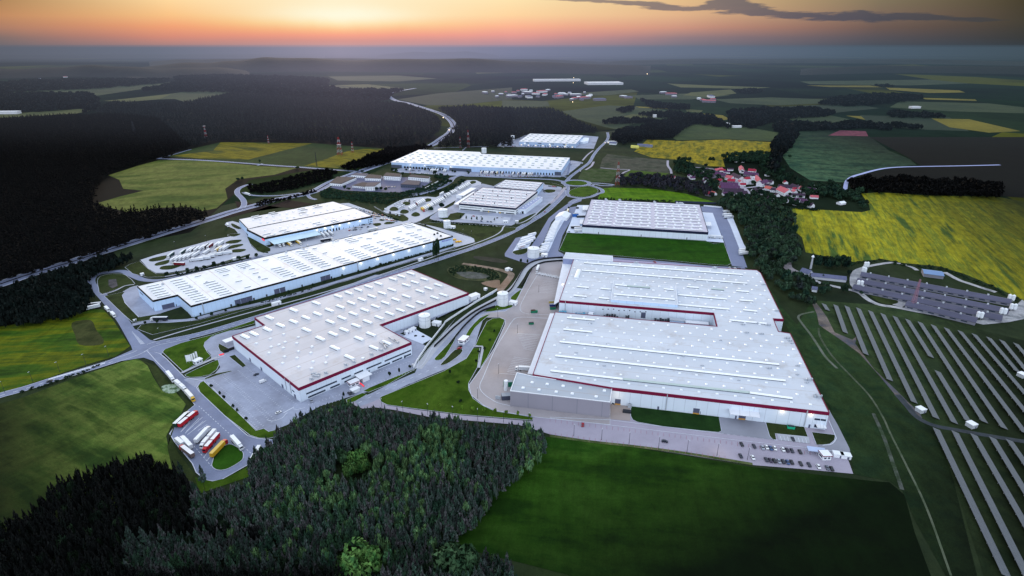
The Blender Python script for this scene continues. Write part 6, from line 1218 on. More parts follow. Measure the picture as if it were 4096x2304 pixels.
for i, (x, y) in enumerate(((495,508),(515,505),(533,498),(552,490),(570,478))):
    a = g('C', x, y); r_ = empty('banner', (a.x, a.y, 0), .3); tag(r_, f'tall white banner, {ORD[i]} from the left of the group on the lawn', 'banner', 'tall banners on the lawn'); m = MB(); m.cyl((0,0,0), .12, 8, 6); m.build('pole', M_METAL, r_); m = MB(); m.box((1.0,0,4.8), (2.0 if i < 2 else 1.2,.08,6)); m.build('cloth', M_WHT, r_)
# white boundary wall, fences
def wallrun(name, spec, h, w, z, mat, label, cat, group=None, sm=4):
    p = smooth_open(PP(spec), sm); m = MB()
    for a, b in zip(p[:-1], p[1:]): 
        c = (a+b)/2; d = b-a; m.box((c.x, c.y, z+h/2), (d.length+w*.6, w, h), math.atan2(d.y, d.x))
    o = m.build(name, mat); return tag(o, label, cat, group)
wallrun('boundary_wall', 'D 0,893 60,820 150,705 180,670 350,560 480,480 575,425', 2.0, .5, .2, M_WHT, 'white concrete wall along the track between the red-edged hall and the ring road', 'wall')
wallrun('boundary_wall', 'C 2310,545 2345,480 2410,385', 2.0, .5, .2, M_WHT, 'short white wall at the corner of the crimson-edged hall yard', 'wall')
M_FENCE = surf('dark fence mesh', (30,32,36), .1)
wallrun('fence', 'D 1100,190 950,205 870,240 850,270 790,360 770,395', 2.2, .25, .2, M_FENCE, 'dark fence on the inner side of the curved road above the yard', 'fence')
wallrun('fence', 'D 1100,165 950,178 850,205 790,255 740,340 690,420 640,460', 2.2, .25, .2, M_FENCE, 'dark fence on the outer side of the curved road above the yard', 'fence')
wallrun('fence', 'D 570,510 400,600 250,715 150,810 75,880', 2.2, .25, .3, M_FENCE, 'dark fence between the ring road and the white wall', 'fence')
wallrun('fence', 'D 560,560 440,605 330,700 270,770 200,860', 2.2, .3, .3, M_FENCE, 'dark fence along the gate lanes of the plant', 'fence')
wallrun('fence', 'C 795,425 875,395', 2.6, .6, .2, M_FENCE, 'dark sliding gate beside the red lit barrier', 'gate')
wallrun('fence', 'G 1000,822 1380,836', 3.2, .5, .2, surf('dark blue screen', (44,50,74), .1), 'dark blue screen fence behind the hall on the lawn', 'fence')
wallrun('fence', 'G 1230,852 1370,864', 2.2, .6, .2, M_WHT, 'white low wall at the top of the bluish road', 'wall')
wallrun('fence', 'H 2200,612 2305,555', 2.0, .6, .2, M_WHT, 'white wall at the right side of the old depot', 'wall')
# ------------------------------------------------------------------ lamps and masts
def lamp_proto():
    r = empty('street_lamp', (0,0,-500)); tag(r, 'lamp', 'street lamp'); m = MB(); m.cyl((0,0,0), .16, 10, 6, .09); m.build('pole', M_DARKM, r); m = MB(); m.box((0,-.7,10), (.35,1.6,.16)); m.build('head', M_METAL, r); return r
LP = lamp_proto(); i = 0
LMP = [('F',190,690,'first from the left before the plant, beside the red car'),('F',412,722,'second from the left before the plant'),('F',632,752,'third from the left before the plant'),('F',868,785,'by the driving dark blue car'),('F',1095,818,'fifth from the left before the plant'),('F',1335,848,'standing over the warm pool of light in the car park'),('F',1578,880,'nearest the parked cars before the plant'),('D',740,768,'lighting the upper warm pool in the factory yard'),('D',590,1092,'lighting the lower warm pool in the factory yard'),('D',910,440,'highest up in the factory yard'),('D',422,1290,'at the outer bend of the factory yard'),('D',583,640,'at the tip of the long green island'),('J',1058,118,'leftmost along the road behind the pines'),('J',1225,140,'second along the road behind the pines'),('J',1422,160,'third along the road behind the pines'),('J',1620,182,'fourth along the road behind the pines'),('J',1822,200,'fifth along the road behind the pines'),('J',2028,222,'sixth along the road behind the pines'),('J',2230,235,'seventh along the road behind the pines'),
   ('I',40,1140,'leftmost along the main road'),('I',265,1060,'second along the main road'),('I',480,980,'third along the main road'),('I',688,915,'fourth along the main road'),('I',870,850,'nearest the junction on the main road'),('I',1285,700,'on the verge above the junction'),('I',1540,635,'second on the verge right of the junction'),('A',655,440,'behind the far left truck lot'),('A',410,490,'at the left of the far left truck lot'),('P',1100,230,'on the curve above the middle lot'),('P',1335,975,'left on the lawn near the end yard'),('P',1467,1005,'right on the lawn near the end yard'),('P',2113,730,'near the entrance of the central hall'),('Q',735,470,'left of the bluish road'),('P',1508,1245,'on the slope below the main road curve')]
for t, x, y, lb in LMP: q = g(t, x, y); copy_tree(LP, (q.x, q.y, 0), random.uniform(-.6,.6), 'thin dark lamp post '+lb, 'lamp posts')
for ch in KIDS[LP.name]: bpy.data.objects.remove(ch)
bpy.data.objects.remove(LP)
for t, x, y, pw in (('D',745,755,900),('D',592,1078,900),('F',1345,825,700),('Q',770,985,200),('D',1100,430,300),('F',530,470,400),('F',1550,555,160)): q = g(t, x, y); LAMPS.append((q, 8.5, pw))
M_MRED = surf('mast red', (140,34,40), .1); M_MWHT = surf('mast white', (160,160,168), .1)
def mast(t, x, y, h, w, label, plat=0, dish=False, mono=None):
    q = g(t, x, y); r = empty('lattice_mast', (q.x, q.y, 0)); tag(r, label, 'mast'); seg = 7
    for k in range(seg):
        z0, z1 = h*k/seg, h*(k+1)/seg; w0, w1 = w*(1-.75*k/seg)/2, w*(1-.75*(k+1)/seg)/2; m = MB(); th = max(.2, w*.032)
        cs = ((-1,-1),(1,-1),(1,1),(-1,1))
        for j in range(4):
            a, b = cs[j], cs[(j+1)%4]; m.bar((a[0]*w0,a[1]*w0,z0), (a[0]*w1,a[1]*w1,z1), th); m.bar((a[0]*w0,a[1]*w0,z0), (b[0]*w1,b[1]*w1,z1), th*.6); m.bar((b[0]*w0,b[1]*w0,z0), (a[0]*w1,a[1]*w1,z1), th*.6); m.bar((a[0]*w1,a[1]*w1,z1), (b[0]*w1,b[1]*w1,z1), th*.6)
        m.build('mast_section', mono or (M_MRED if (seg-1-k)%2 == 0 else M_MWHT), r)
    if plat: m = MB(); m.cyl((0,0,h*plat), w*.6, .8, 14); m.build('platform', M_MWHT, r)
    if dish: m = MB(); m.cyl((0,0,h*.56), w*.2, 1.6, 16, w*.5); m.build('dish', M_MWHT, r)
mast('H',1520,340,42,11,'red and white lattice mast with white dish bowl in the yellow field',0,True); mast('H',1622,320,26,5,'thin red and white mast right of the dish mast',0)
mast('B',2137,482,44,7,'red and white lattice mast near the roundabout'); mast('B',947,180,44,7,'red and white mast behind the very wide hall, right one'); mast('B',883,185,28,4,'smaller red and white mast behind the very wide hall, left one')
mast('H',455,225,40,6,'grey red mast with flat round platform over the dark forest',.97); mast('H',950,250,22,3,'small pale mast at the top of the dark field'); mast('H',1335,432,32,2.2,'thin dark antenna pole by the overpass road',mono=M_DARKM)
mast('E',1682,560,31,3.6,'tall reddish lattice tower among the grey barn roofs',mono=surf('faded red lattice', (150,110,128), .1)); mast('L',680,680,40,8,'faint grey pylon in the dark forest',mono=M_DARKM)
# ------------------------------------------------------------------ solar rows
M_PV, _nt, _b = newmat('solar panel glass'); _sp = _nt.new('ShaderNodeTexBrick'); _tc = _nt.new('ShaderNodeTexCoord'); _nt.l.new(_tc.outputs['Object'], _sp.inputs['Vector']); _sp.inputs['Scale'].default_value = 1.0
_sp.inputs['Color1'].default_value = lin((62,68,76)); _sp.inputs['Color2'].default_value = lin((52,58,66)); _sp.inputs['Mortar'].default_value = lin((104,108,116)); _sp.inputs['Mortar Size'].default_value = .03; _sp.inputs['Brick Width'].default_value = 2.0; _sp.inputs['Row Height'].default_value = 1.3; _sp.offset = 0
_nt.l.new(_sp.outputs[0], _b.inputs['Base Color']); _b.inputs['Roughness'].default_value = .4; _b.inputs['Specular IOR Level'].default_value = .6
def solar(a, b, label):
    d = b-a; L = d.length; c = (a+b)/2; r = empty('solar_panel_row', (c.x, c.y, 0), math.atan2(d.y, d.x)); tag(r, label, 'solar panels', 'rows of solar panels')
    W = 4.7; s = 1 if True else -1; zl, zh = .9, 2.3
    # a is the far end, b the near end: left of travel (towards the camera) faces away from the halls
    v = [(-L/2,-W/2,zh),(L/2,-W/2,zh),(L/2,W/2,zl),(-L/2,W/2,zl)]; v += [(x,y,z-.12) for x,y,z in v]
    mobj('panel', v, [(0,1,2,3),(7,6,5,4),(0,4,5,1),(1,5,6,2),(2,6,7,3),(3,7,4,0)], M_PV, r)
    n = min(24, max(2, int(L/9)))
    for k in range(n): x = -L/2+(k+.5)*L/n; m = MB(); m.bar((x,-W*.3,0), (x,-W*.3,zh-.45), .14); m.build('leg', M_METAL, r)
rows = [('E',975,530,'E',1006,580),('E',1070,540,'E',1148,760),('E',1160,550,'E',1312,932),('E',1252,565,'E',1505,1140),('E',1348,587,'E',1700,1318),('E',1447,610,'K',1875,183),('E',1545,632,'K',2022,222),('E',1645,655,'E',1835,955),('E',1885,1068,'K',2130,207),('E',1745,677,'K',2262,215),('E',1850,700,'K',2420,265),('E',1955,724,'K',2590,305),('E',2065,747,'K',2760,340),('E',2178,772,'K',2900,350),('E',2295,799,'E',2528,1072),('E',2400,822,'E',2700,1190),('E',2512,847,'E',2800,1180)]
low_ = [('K',1875,268,'K',2440,1450),('K',2025,292,'K',2680,1600),('K',2175,315,'K',2800,1400),('K',2325,340,'K',2850,1200),('K',2460,360,'K',2900,1000)]
lowm = None
for i, (t, x, y, t2, x2, y2) in enumerate(rows): solar(g(t, x, y, 1.7), g(t2, x2, y2, 1.7), ['very short panel row, farthest left of the solar field','second panel row from the left, ending above the bare earth','third panel row from the left, ending at the bare earth','fourth panel row from the left of the upper solar field','fifth panel row, ending above the white cabin','sixth panel row from the left, passing the white cabin','seventh full panel row from the left','upper part of the broken panel row','lower part of the broken panel row','first full row right of the broken row','second full row right of the broken row','third full row right of the broken row','fourth full row right of the broken row','fifth full row right of the broken row','shortened row ending by the right cabin','second row from the top right corner','last row at the top right corner of the solar field'][i])
for i, (t, x, y, t2, x2, y2) in enumerate(low_): solar(g(t, x, y, 1.7), g(t2, x2, y2, 1.7), f'{ORD[i]} panel row from the left below the farm track')
for t, x, y, lb in (('E',1745,1395,'white inverter cabin at the foot of the fifth panel row'),('E',2555,1115,'white cabin at the right edge between the solar rows'),('K',2150,255,'small white cabin at the farm track between the solar fields')): shed(t, x, y, (5,5,3.2), .3, lb, surf('grey white cabin', (176,180,186), .08))
# ------------------------------------------------------------------ the farm right of the plant
M_BARN = roofmat('old dark roofing', (84,84,106), .2, 6.0, (50,50,62), (92,88,100), .5, .12); M_BARNW = surf('barn wall', (120,120,132), .12)
def gable(name, label, a, b, w, hw, hr, wall, roof, cat='building', group=None, extra=None):
    d = b-a; L = d.length; c = (a+b)/2; r = empty(name, (c.x, c.y, 0), math.atan2(d.y, d.x)); tag(r, label, cat, group)
    v = [(-L/2,-w/2,0),(L/2,-w/2,0),(L/2,w/2,0),(-L/2,w/2,0),(-L/2,-w/2,hw),(L/2,-w/2,hw),(L/2,w/2,hw),(-L/2,w/2,hw),(-L/2,0,hw+hr),(L/2,0,hw+hr)]
    mobj('wall', v, [(0,1,5,4),(2,3,7,6),(0,4,8,7,3),(1,2,6,9,5)], wall, r); e = .4; k = hr*e/(w/2); t = .22
    v = [(-L/2-e,-w/2-e,hw-k),(L/2+e,-w/2-e,hw-k),(L/2+e,0,hw+hr),(-L/2-e,0,hw+hr),(-L/2-e,w/2+e,hw-k),(L/2+e,w/2+e,hw-k)]; v += [(x,y,z+t) for x,y,z in v]
    mobj('roof', v, [(6,7,8,9),(9,8,11,10),(3,2,1,0),(4,5,2,3),(0,1,7,6),(5,4,10,11),(0,6,9,3),(3,9,10,4),(1,2,8,7),(2,5,11,8)], roof, r); return r
for i, s in enumerate(((1275,285,2470,505),(1245,335,2450,580),(1215,385,2400,635),(1640,520,2200,655))):
    a, b = g('E', s[0], s[1], 4), g('E', s[2], s[3], 4); r_ = gable('barn', ['rearmost','second','third','shorter front'][i]+' long barn with dark grey roof on the farm', a, b, 15, 3.2, 2.2, M_BARNW, M_BARN, 'barn', 'long grey roofed barns'); L = (b-a).length
    for k in range(int(L/18)): m = MB(); m.box((-L/2+9+18*k, 0, 5.8), (1.6,1.6,1.8)); m.build('roof_vent', M_METAL, r_)
    for k in range(int(L/9)): m = MB(); m.box((-L/2+4.5+9*k, -7.53, 1.9), (5.0,.12,1.1)); m.build('window', M_GLASS, r_)
for i, (x, y) in enumerate(((1300,245),(1320,245),(1282,285),(1300,290),(1245,395),(1272,398),(2450,510),(2480,515),(2465,585),(2495,588),(2385,620),(2415,625),(2200,650),(2228,655))):
    q = g('E', x, y); r_ = empty('feed_silo', (q.x, q.y, 0)); tag(r_, f'white feed silo, {["left","right"][i%2]} at the {["far left corner of the rearmost barn","left end of the rearmost barn","left end of the third barn","right end of the rearmost barn","right end of the second barn","right end of the third barn","right end of the shorter front barn"][i//2]}', 'silo', 'feed silos on the farm'); m = MB(); m.cyl((0,0,2.2), 1.6, 5, 14); m.cyl((0,0,7.2), 1.6, 1.0, 14, .3); m.cyl((0,0,.8), .4, 1.4, 14, 1.6); m.build('shell', M_TANK, r_)
    for k in range(4): m = MB(); m.box((1.3*math.cos(k*1.57+.78),1.3*math.sin(k*1.57+.78),1.1), (.15,.15,2.2)); m.build('leg', M_METAL, r_)
M_OLDR = surf('slate grey roof', (92,96,124), .12, .3)
gable('farmhouse', 'long low white farmhouse with grey roof right of the dark clump of trees', g('E', 870, 300, 3), g('E', 1150, 330, 3), 9, 3.2, 2.6, surf('off white plaster', (186,188,198), .08), M_OLDR, 'house'); gable('farmhouse', 'white gabled end building at the left of the long low farmhouse', g('E', 800, 268, 4), g('E', 870, 290, 4), 9, 4.6, 3.4, surf('off white plaster two', (196,198,206), .08), M_OLDR, 'house')
gable('cottage', 'small white hut with grey roof among the bushes left of the farm track', g('E', 880, 405, 3), g('E', 920, 410, 3), 7, 3, 2.2, M_WHT, M_OLDR, 'hut'); gable('barn', 'blue sheet roofed shed at the far side of the farm', g('E', 1768, 270, 4), g('E', 1925, 290, 4), 16, 4, 1.6, M_BARNW, surf('blue sheet roof', (110,136,176), .06), 'shed')
q = g('E', 868, 250); r_ = empty('radio_mast', (q.x, q.y, 0)); tag(r_, 'slender white tower beside the gabled farmhouse', 'tower'); m = MB(); m.cyl((0,0,0), 1.3, 15, 10, .8); m.build('shaft', surf('grey white shaft', (170,172,182), .1), r_); m = MB(); m.cyl((0,0,15), 1.8, 2.2, 10, .5); m.build('cap', M_WHT, r_)
# ------------------------------------------------------------------ village
RED, ROSE, PURP, DKR, ORG = (146,34,58), (178,88,100), (80,48,82), (54,38,58), (180,92,84)
MR = {k: surf('tile roof '+k, c, .18, .4, dirt=((60,40,50), .2, .5, 1.5)) for k, c in dict(red=RED, rose=ROSE, purple=PURP, dark=DKR, orange=ORG).items()}
MW = surf('village plaster', (214,214,222), .06); MWD = surf('dull plaster', (120,112,128), .1)
HS = [ # V readings: x,y centre, half length dx,dy along ridge, width, wall height, roof, wall, label
 (258,435,60,6,9,4,'red','w','red roofed white house at the left end of the village with a flat rosy annex'),(810,318,40,0,9,4,'dark','w','white gabled house with dark roof at the upper left of the village'),(1010,312,60,-12,8,3,'rose','d','low rosy roofed house on the upper lane'),(1385,300,10,30,9,5,'rose','w','tall narrow white gable at the top of the village'),(1555,330,60,6,10,4.5,'red','w','white house with magenta red roof at the top right'),(640,360,40,30,9,5,'dark','d','brown gabled barn left of the upper lane'),(760,385,50,6,9,4,'dark','d','dark roofed barn right of the brown gabled barn'),(900,400,45,20,8,4,'purple','d','purple roofed barn with slanting gable in the middle left'),(1050,390,80,12,11,4,'purple','d','long purple roofed barn behind the big white houses'),
 (1320,430,70,30,13,6,'dark','w','large white house with dark roof in the village centre'),(1195,440,50,10,11,5,'rose','w','white house with bright rosy roof left of the large dark-roofed one'),(1540,390,110,14,12,4,'purple','d','very long purple roofed barn behind the chapel'),(1650,470,30,40,11,5,'rose','w','slanted rosy roofed house right of the chapel'),(1725,520,55,-14,12,6,'purple','w','broad white house with pale roof right of the slanted one'),(1840,510,45,8,9,4,'dark','w','dark roofed low house right of the broad white one'),
 (1220,490,60,4,10,4,'red','d','crimson roofed barn above the courtyard'),(1030,485,40,6,9,4,'red','d','small crimson roofed barn left of the courtyard'),(1180,560,140,4,13,4,'purple','d','long crimson ridged barn on the courtyard, rear one'),(1200,600,150,6,12,4,'purple','d','second long purple barn on the courtyard'),(1250,660,160,4,14,4,'dark','d','widest dark barn at the front of the courtyard'),(1420,690,45,-2,11,4,'dark','w','white walled end house right of the widest dark barn'),(870,695,50,8,9,4,'red','d','red roofed house at the lower left, orange gable'),(935,690,30,10,8,3,'orange','w','small orange roofed house beside the lower left one'),(390,485,14,8,5,3,'orange','w','tiny cream shed in the left trees'),(525,500,16,6,6,3,'dark','w','small white hut in the left trees'),(670,545,20,12,7,3,'orange','d','orange lit hut among the left trees'),
 (1820,610,50,10,10,4,'orange','w','orange roofed house left of the big rosy one'),(1900,635,40,6,9,4,'dark','w','white house next to the orange roofed one'),(2070,655,70,30,16,6,'rose','w','big white building with rosy two-tone roof at the lower right'),(2080,595,110,8,12,4,'dark','w','long dark roofed house behind the big rosy one'),(2250,590,60,20,11,4,'dark','w','dark roofed white gabled house right of the long one'),(2380,630,50,24,12,4,'rose','w','rosy roofed house at the right end of the village centre'),(2500,640,80,14,11,4,'purple','d','purple roofed barn at the right end'),(2280,720,110,4,8,4,'dark','w','long low white shed at the lower right'),
 (1700,635,24,6,8,4,'dark','w','small white house below the lane junction'),(1590,635,30,-6,7,3,'dark','w','grey white shed below the lane'),(1720,670,14,-8,5,3,'dark','w','tiny white hut below the small white house'),(1850,775,36,8,9,4,'dark','w','white house in the lower trees, centre right'),(2040,820,30,4,7,3,'purple','w','mauve shed in the lower trees'),(2100,800,20,10,7,4,'purple','w','white gable in the lower trees beside the mauve shed'),(2240,850,30,4,8,3,'dark','w','white hut at the lower edge of the trees'),(2290,800,40,8,8,3,'purple','w','pale low house in the lower right trees'),(2390,815,50,14,9,3,'purple','d','mauve roofed house in the lower right trees'),(2500,880,30,8,9,4,'dark','w','white house at the edge of the big yellow field'),(1410,180,14,2,6,3,'dark','w','tiny white hut in the trees above the village, right'),(1300,175,14,2,6,3,'dark','w','tiny white hut in the trees above the village, left'),(1790,560,40,4,8,3,'dark','w','low white shed under the broad white house'),(2120,745,26,3,6,3,'dark','w','low pale shed below the big rosy building')]
for x, y, dx, dy, w, hw, rf, wl, lb in HS:
    a, b = g('V', x-dx, y-dy, hw), g('V', x+dx, y+dy, hw); d = b-a
    if d.length > 46: c = (a+b)/2; a, b = c-d.normalized()*23, c+d.normalized()*23
    r_ = gable('village_house', lb, a, b, w, hw, w*.36, MW if wl == 'w' else MWD, MR[rf], 'house', 'houses of the village'); L = (b-a).length
    n = max(2, min(6, int(L/4)))
    for k in range(n): m = MB(); m.box((-L/2+(k+.5)*L/n, -w/2-.04, hw*.55), (1.1,.12,1.3)); m.build('window', M_GLASS, r_)
    m = MB(); m.box((L*.2, w*.12, hw+w*.36+.2), (.9,.9,1.6)); m.build('chimney', MWD, r_)
rv = random.Random(5)
vill = PP('V 200,450 600,330 1000,290 1500,280 1700,330 1900,480 2300,540 2540,620 2540,860 2250,870 1800,800 1500,720 1300,740 900,740 700,600 400,520')
sp_ = [g('V', h[0], h[1]) for h in HS]; nv = 0
while nv < 30:
    q = g('V', rv.uniform(200,2540), rv.uniform(290,860))
    if not inside(q, vill) or any((q-s).length < 17 for s in sp_): continue
    sp_.append(q); nv += 1; an_ = rv.choice((.1,.3,1.5,-.2)); d_ = Vector((math.cos(an_), math.sin(an_), 0))*rv.uniform(3.5,6.5); w_ = rv.uniform(6,8)
    gable('village_house', 'small pale or dark roofed cottage among the gardens of the village', q-d_, q+d_, w_, 3, w_*.36, MW, MR[rv.choice(('dark','purple','rose','dark','red','purple'))], 'house', 'small cottages of the village')
q = g('V', 1480, 540); r_ = empty('chapel', (q.x, q.y, 0), .3); tag(r_, 'white chapel with short square tower and dark top on the village green', 'church'); m = MB(); m.box((0,0,5), (16,10,10)); m.build('wall', MW, r_); m = MB(); m.box((5,-5,8), (6,6,16)); m.build('tower', MW, r_); m = MB(); m.box((5,-5,17.5), (6.4,6.4,3), taper=.3); m.build('tower_roof', MR['dark'], r_); m = MB(); m.box((0,0,11.5), (16.6,10.6,3), taper=.45); m.build('roof', MR['red'], r_)
for z in (4, 8, 12): m = MB(); m.box((5,-8.04,z), (1.2,.15,1.8)); m.build('window', M_GLASS, r_)
for i, (x, y, dx, dy) in enumerate(((230,370,40,2),(200,382,50,2),(280,410,40,2),(660,640,40,-6),(650,460,34,0))):
    a, b = g('W', x-dx, y-dy, 3), g('W', x+dx, y+dy, 3); gable('village_house', ['white strip roofed shed, rear of three at the right end','white strip roofed shed, middle of three at the right end','white strip roofed shed, front of three at the right end','long white shed by the dark green paddock','bluish white house at the foot of the country lane'][i], a, b, 9, 3, 2, MW, M_TANK, 'house', 'houses of the village')
# old depot buildings
MDR = surf('dark depot roof', (24,26,42), .12)
def block(label, spec, h, roof, wall, nwin, side=0, two=False):
    p = ccw(PP(spec, h)); r = empty('depot_building', (0,0,0)); tag(r, label, 'building', 'old depot buildings'); prism('wall', p, 0, h, wall, r, cap=False); pr = grow(p, .25); prism('roof', pr, h, h+.6, roof, r)
    e = sorted([(p[i], p[(i+1)%len(p)]) for i in range(len(p))], key=lambda s: (s[0]+s[1]).y)[:2]
    for a, b in e:
        a, b = Vector((a.x,a.y,0)), Vector((b.x,b.y,0)); k = max(3, int((b-a).length/4))
        for j in range(k):
            for z in ((1.2, 4.4) if two else (1.2,)): wall_panel_ab(r, 'window', a.lerp(b, (j+.32)/k), a.lerp(b, (j+.68)/k), z, z+1.2, M_GLASS, .1)
for a in (('long low depot garage with white piers, left of the yard','H 1437,565 1497,515 1650,520 1530,572',5,MDR,M_WHT,6),('flat grey garage at the rear left of the depot','H 1610,500 1640,485 1745,490 1722,508',5,surf('grey flat roof', (60,64,84), .1),M_WHT,6),('dark roofed white house, rear centre of the depot','H 1718,525 1745,495 1855,505 1845,530',5,MDR,M_WHT,6),('two storey white depot house with dark roof','H 1868,508 1890,482 2010,492 2000,515',8,MDR,M_WHT,6,0,True),('two storey white wing with dark roof at the right of the depot','H 2065,515 2090,497 2240,512 2230,528',8,MDR,M_WHT,6,0,True),('dark grey hall in front of the right wing','H 2005,575 2060,542 2165,550 2150,582',6,surf('grey roofing', (58,56,72), .1),M_WALLDK,6),('low white depot annex with arched openings','H 1617,585 1700,560 1740,562 1722,595',4,MDR,M_WHT,6),('square white depot house in front of the yard','H 1722,592 1740,562 1845,558 1795,592',8,surf('faded roof', (62,58,72), .1),M_WHT,6,0,True)): block(*a)
for i, (t, x, y, dx) in enumerate((('G',680,372,30),('G',740,360,40),('G',790,365,30),('G',505,345,26))): a, b = g(t, x-dx, y, 3), g(t, x+dx, y+4, 3); gable('farm_shed', ['yellow house at the edge of the rapeseed by the road','grey ruin-like hall behind the yellow house','grey shed right of the ruin-like hall','long white shed beside the northern road'][i], a, b, 11, 4, 2.5, surf('shed wall %d' % i, ((214,206,110),(120,128,146),(130,136,150),(214,218,226))[i], .1), M_OLDR if i else surf('yellowish roof', (190,184,96), .1), 'shed')
# ------------------------------------------------------------------ lamp light
for i, (q, z, pw) in enumerate(LAMPS):
    l = bpy.data.lights.new('lamp_light', 'POINT'); l.energy = abs(pw)*LAMP_K if 'LAMP_K' in globals() else abs(pw); l.shadow_soft_size = .4
    l.color = (1, .78, .45) if pw > 0 else (1, .12, .16); o = bpy.data.objects.new('lamp_light', l); link(o); o.location = (q.x, q.y, z)
# ------------------------------------------------------------------ vegetation
def px_of(x, y, z):
    Z = z-CAMH; fw = y*CP-Z*SP; up = y*SP+Z*CP
    return 2048+FPX*x/fw, 1152-FPX*up/fw, fw
def pine_tmpl(r, tiers=7, nb=6):
    """pine: ragged tufts on short limbs, a blunt uneven head"""
    V, F = [], []; lx, ly = r.uniform(-.15,.15), r.uniform(-.15,.15)
    for t in range(tiers):
        f = t/(tiers-1); R0 = (1-f**1.6)*.85+.14; n = max(3, int(nb*(1-.4*f))); a0 = r.random()*6.28
        for k in range(n):
            a = a0+6.283*k/n+r.uniform(-.5,.5); L = R0*r.uniform(.45,1.15); z = .42+.56*f+r.uniform(-.05,.05); ca, sa = math.cos(a), math.sin(a); w = r.uniform(.24,.42)*(1-.4*f); u = r.uniform(.0,.09); i = len(V); cx, cy = lx*f, ly*f
            V += [(cx+ca*L*.15, cy+sa*L*.15, z-.05), (cx+ca*L*.6-sa*w, cy+sa*L*.6+ca*w, z+u*.4-.02), (cx+ca*L, cy+sa*L, z+u-.02), (cx+ca*L*.6+sa*w, cy+sa*L*.6-ca*w, z-.03), (cx+ca*L*.5, cy+sa*L*.5, z+u+.07)]
            F += [(i,i+4,i+1), (i,i+3,i+4), (i+1,i+4,i+2), (i+2,i+4,i+3)]
    i = len(V); V += [(lx+.12,ly,.86),(lx-.08,ly+.1,.86),(lx-.08,ly-.1,.86),(lx,ly,1.03)]; F += [(i,i+1,i+3),(i+1,i+2,i+3),(i+2,i,i+3)]
    return np.array(V), np.array(F)
def leaf_tmpl(r, lobes=8, per=22, size=.22, zlo=.25):
    V, F = [], []; cs = [(0,0,.62,.52)]
    for k in range(lobes): a = 6.28*k/lobes+r.uniform(-.4,.4); rr = r.uniform(.35,.62); cs.append((math.cos(a)*rr, math.sin(a)*rr, r.uniform(zlo+.15,.78), r.uniform(.26,.42)))
    for cx, cy, cz, cr in cs:
        for _ in range(per):
            z = r.uniform(-.55,1); a = r.uniform(0,6.28); s = math.sqrt(max(0,1-z*z)); n = Vector((s*math.cos(a), s*math.sin(a), z)); p = Vector((cx,cy,cz))+Vector((n.x*cr, n.y*cr, n.z*cr*.62))*r.uniform(.82,1.1)
            n = (n+Vector((r.uniform(-.7,.7),r.uniform(-.7,.7),r.uniform(-.4,.7)))).normalized(); t = n.cross(Vector((r.random()-.5,r.random()-.5,r.random()))).normalized(); b = n.cross(t); q = size*r.uniform(.6,1.2); i = len(V)
            V += [tuple(p+t*q), tuple(p-t*q*.5+b*q*.9), tuple(p-t*q*.6-b*q*.8)]; F.append((i,i+1,i+2))
    return np.array(V), np.array(F)
RR = random.Random(11)
PINES = [pine_tmpl(RR) for _ in range(4)]; PINES_L = [pine_tmpl(RR, 4, 5) for _ in range(3)]
LEAFS = [leaf_tmpl(RR) for _ in range(4)]; OAKS = [leaf_tmpl(RR, 16, 60, .11) for _ in range(2)]; LEAFS_L = [leaf_tmpl(RR, 5, 9, .34) for _ in range(3)]; BLOB = [leaf_tmpl(RR, 3, 7, .5) for _ in range(3)]
def merged(name, pts, tm, mat, label, cat, hs, rs, parent=None):
    """pts (n,2); hs, rs ranges of height and radius"""
    if not len(pts): return None
    Vs, Fs = [], []; off = 0
    idx = rng.integers(0, len(tm), len(pts))
    for t, (V0, F0) in enumerate(tm):
        s = pts[idx == t]
        if not len(s): continue
        n = len(s); a = rng.random(n)*6.28; h = rng.uniform(hs[0], hs[1], n); r = rng.uniform(rs[0], rs[1], n); c, si = np.cos(a), np.sin(a)
        X = (V0[None,:,0]*c[:,None]-V0[None,:,1]*si[:,None])*r[:,None]+s[:,0,None]; Y = (V0[None,:,0]*si[:,None]+V0[None,:,1]*c[:,None])*r[:,None]+s[:,1,None]; Z = V0[None,:,2]*h[:,None]+np.zeros_like(X)
        Vs.append(np.stack([X,Y,Z], -1).reshape(-1,3)); Fs.append((F0[None]+(np.arange(n)*len(V0))[:,None,None]).reshape(-1,3)+off); off += n*len(V0)
    o = npobj(name, np.concatenate(Vs), np.concatenate(Fs), mat, parent); return tag(o, label, cat, None, 'stuff') if label else o
def scatter(poly, sp, jit=.42, holes=()):
    xs = [p.x for p in poly]; ys = [p.y for p in poly]; gx, gy = np.meshgrid(np.arange(min(xs), max(xs), sp), np.arange(min(ys), max(ys), sp)); gx = gx+rng.uniform(-jit,jit,gx.shape)*sp; gy = gy+rng.uniform(-jit,jit,gy.shape)*sp
    m = inside_np(gx, gy, poly)
    for h in holes: m &= ~inside_np(gx, gy, h)
    return np.stack([gx[m], gy[m]], -1)
def to_mesh(V, F, name, mat):
    me = bpy.data.meshes.new(name); me.from_pydata(V.tolist(), [], F.tolist()); me.materials.append(mat); return me
M_BARK = surf('bark', (60,50,44), .2, 2); M_PINE = foliage('pine needles', [(32,54,42),(60,66,66),(38,60,48),(66,62,66),(44,62,52),(40,64,44)], .09); M_PINED = foliage('darkened pine needles', [(8,13,12),(20,22,22),(12,20,16)], .15)  # second needle copy has the corner darkening painted into its colour
M_BIRCH = foliage('pale leaves', [(56,92,62),(86,112,70),(66,98,70)], .2); M_OAK = foliage('fresh green leaves', [(40,76,36),(70,98,48),(48,84,46)], .15); M_OAKD = foliage('dim green leaves', [(34,60,40),(60,84,56)], .15)
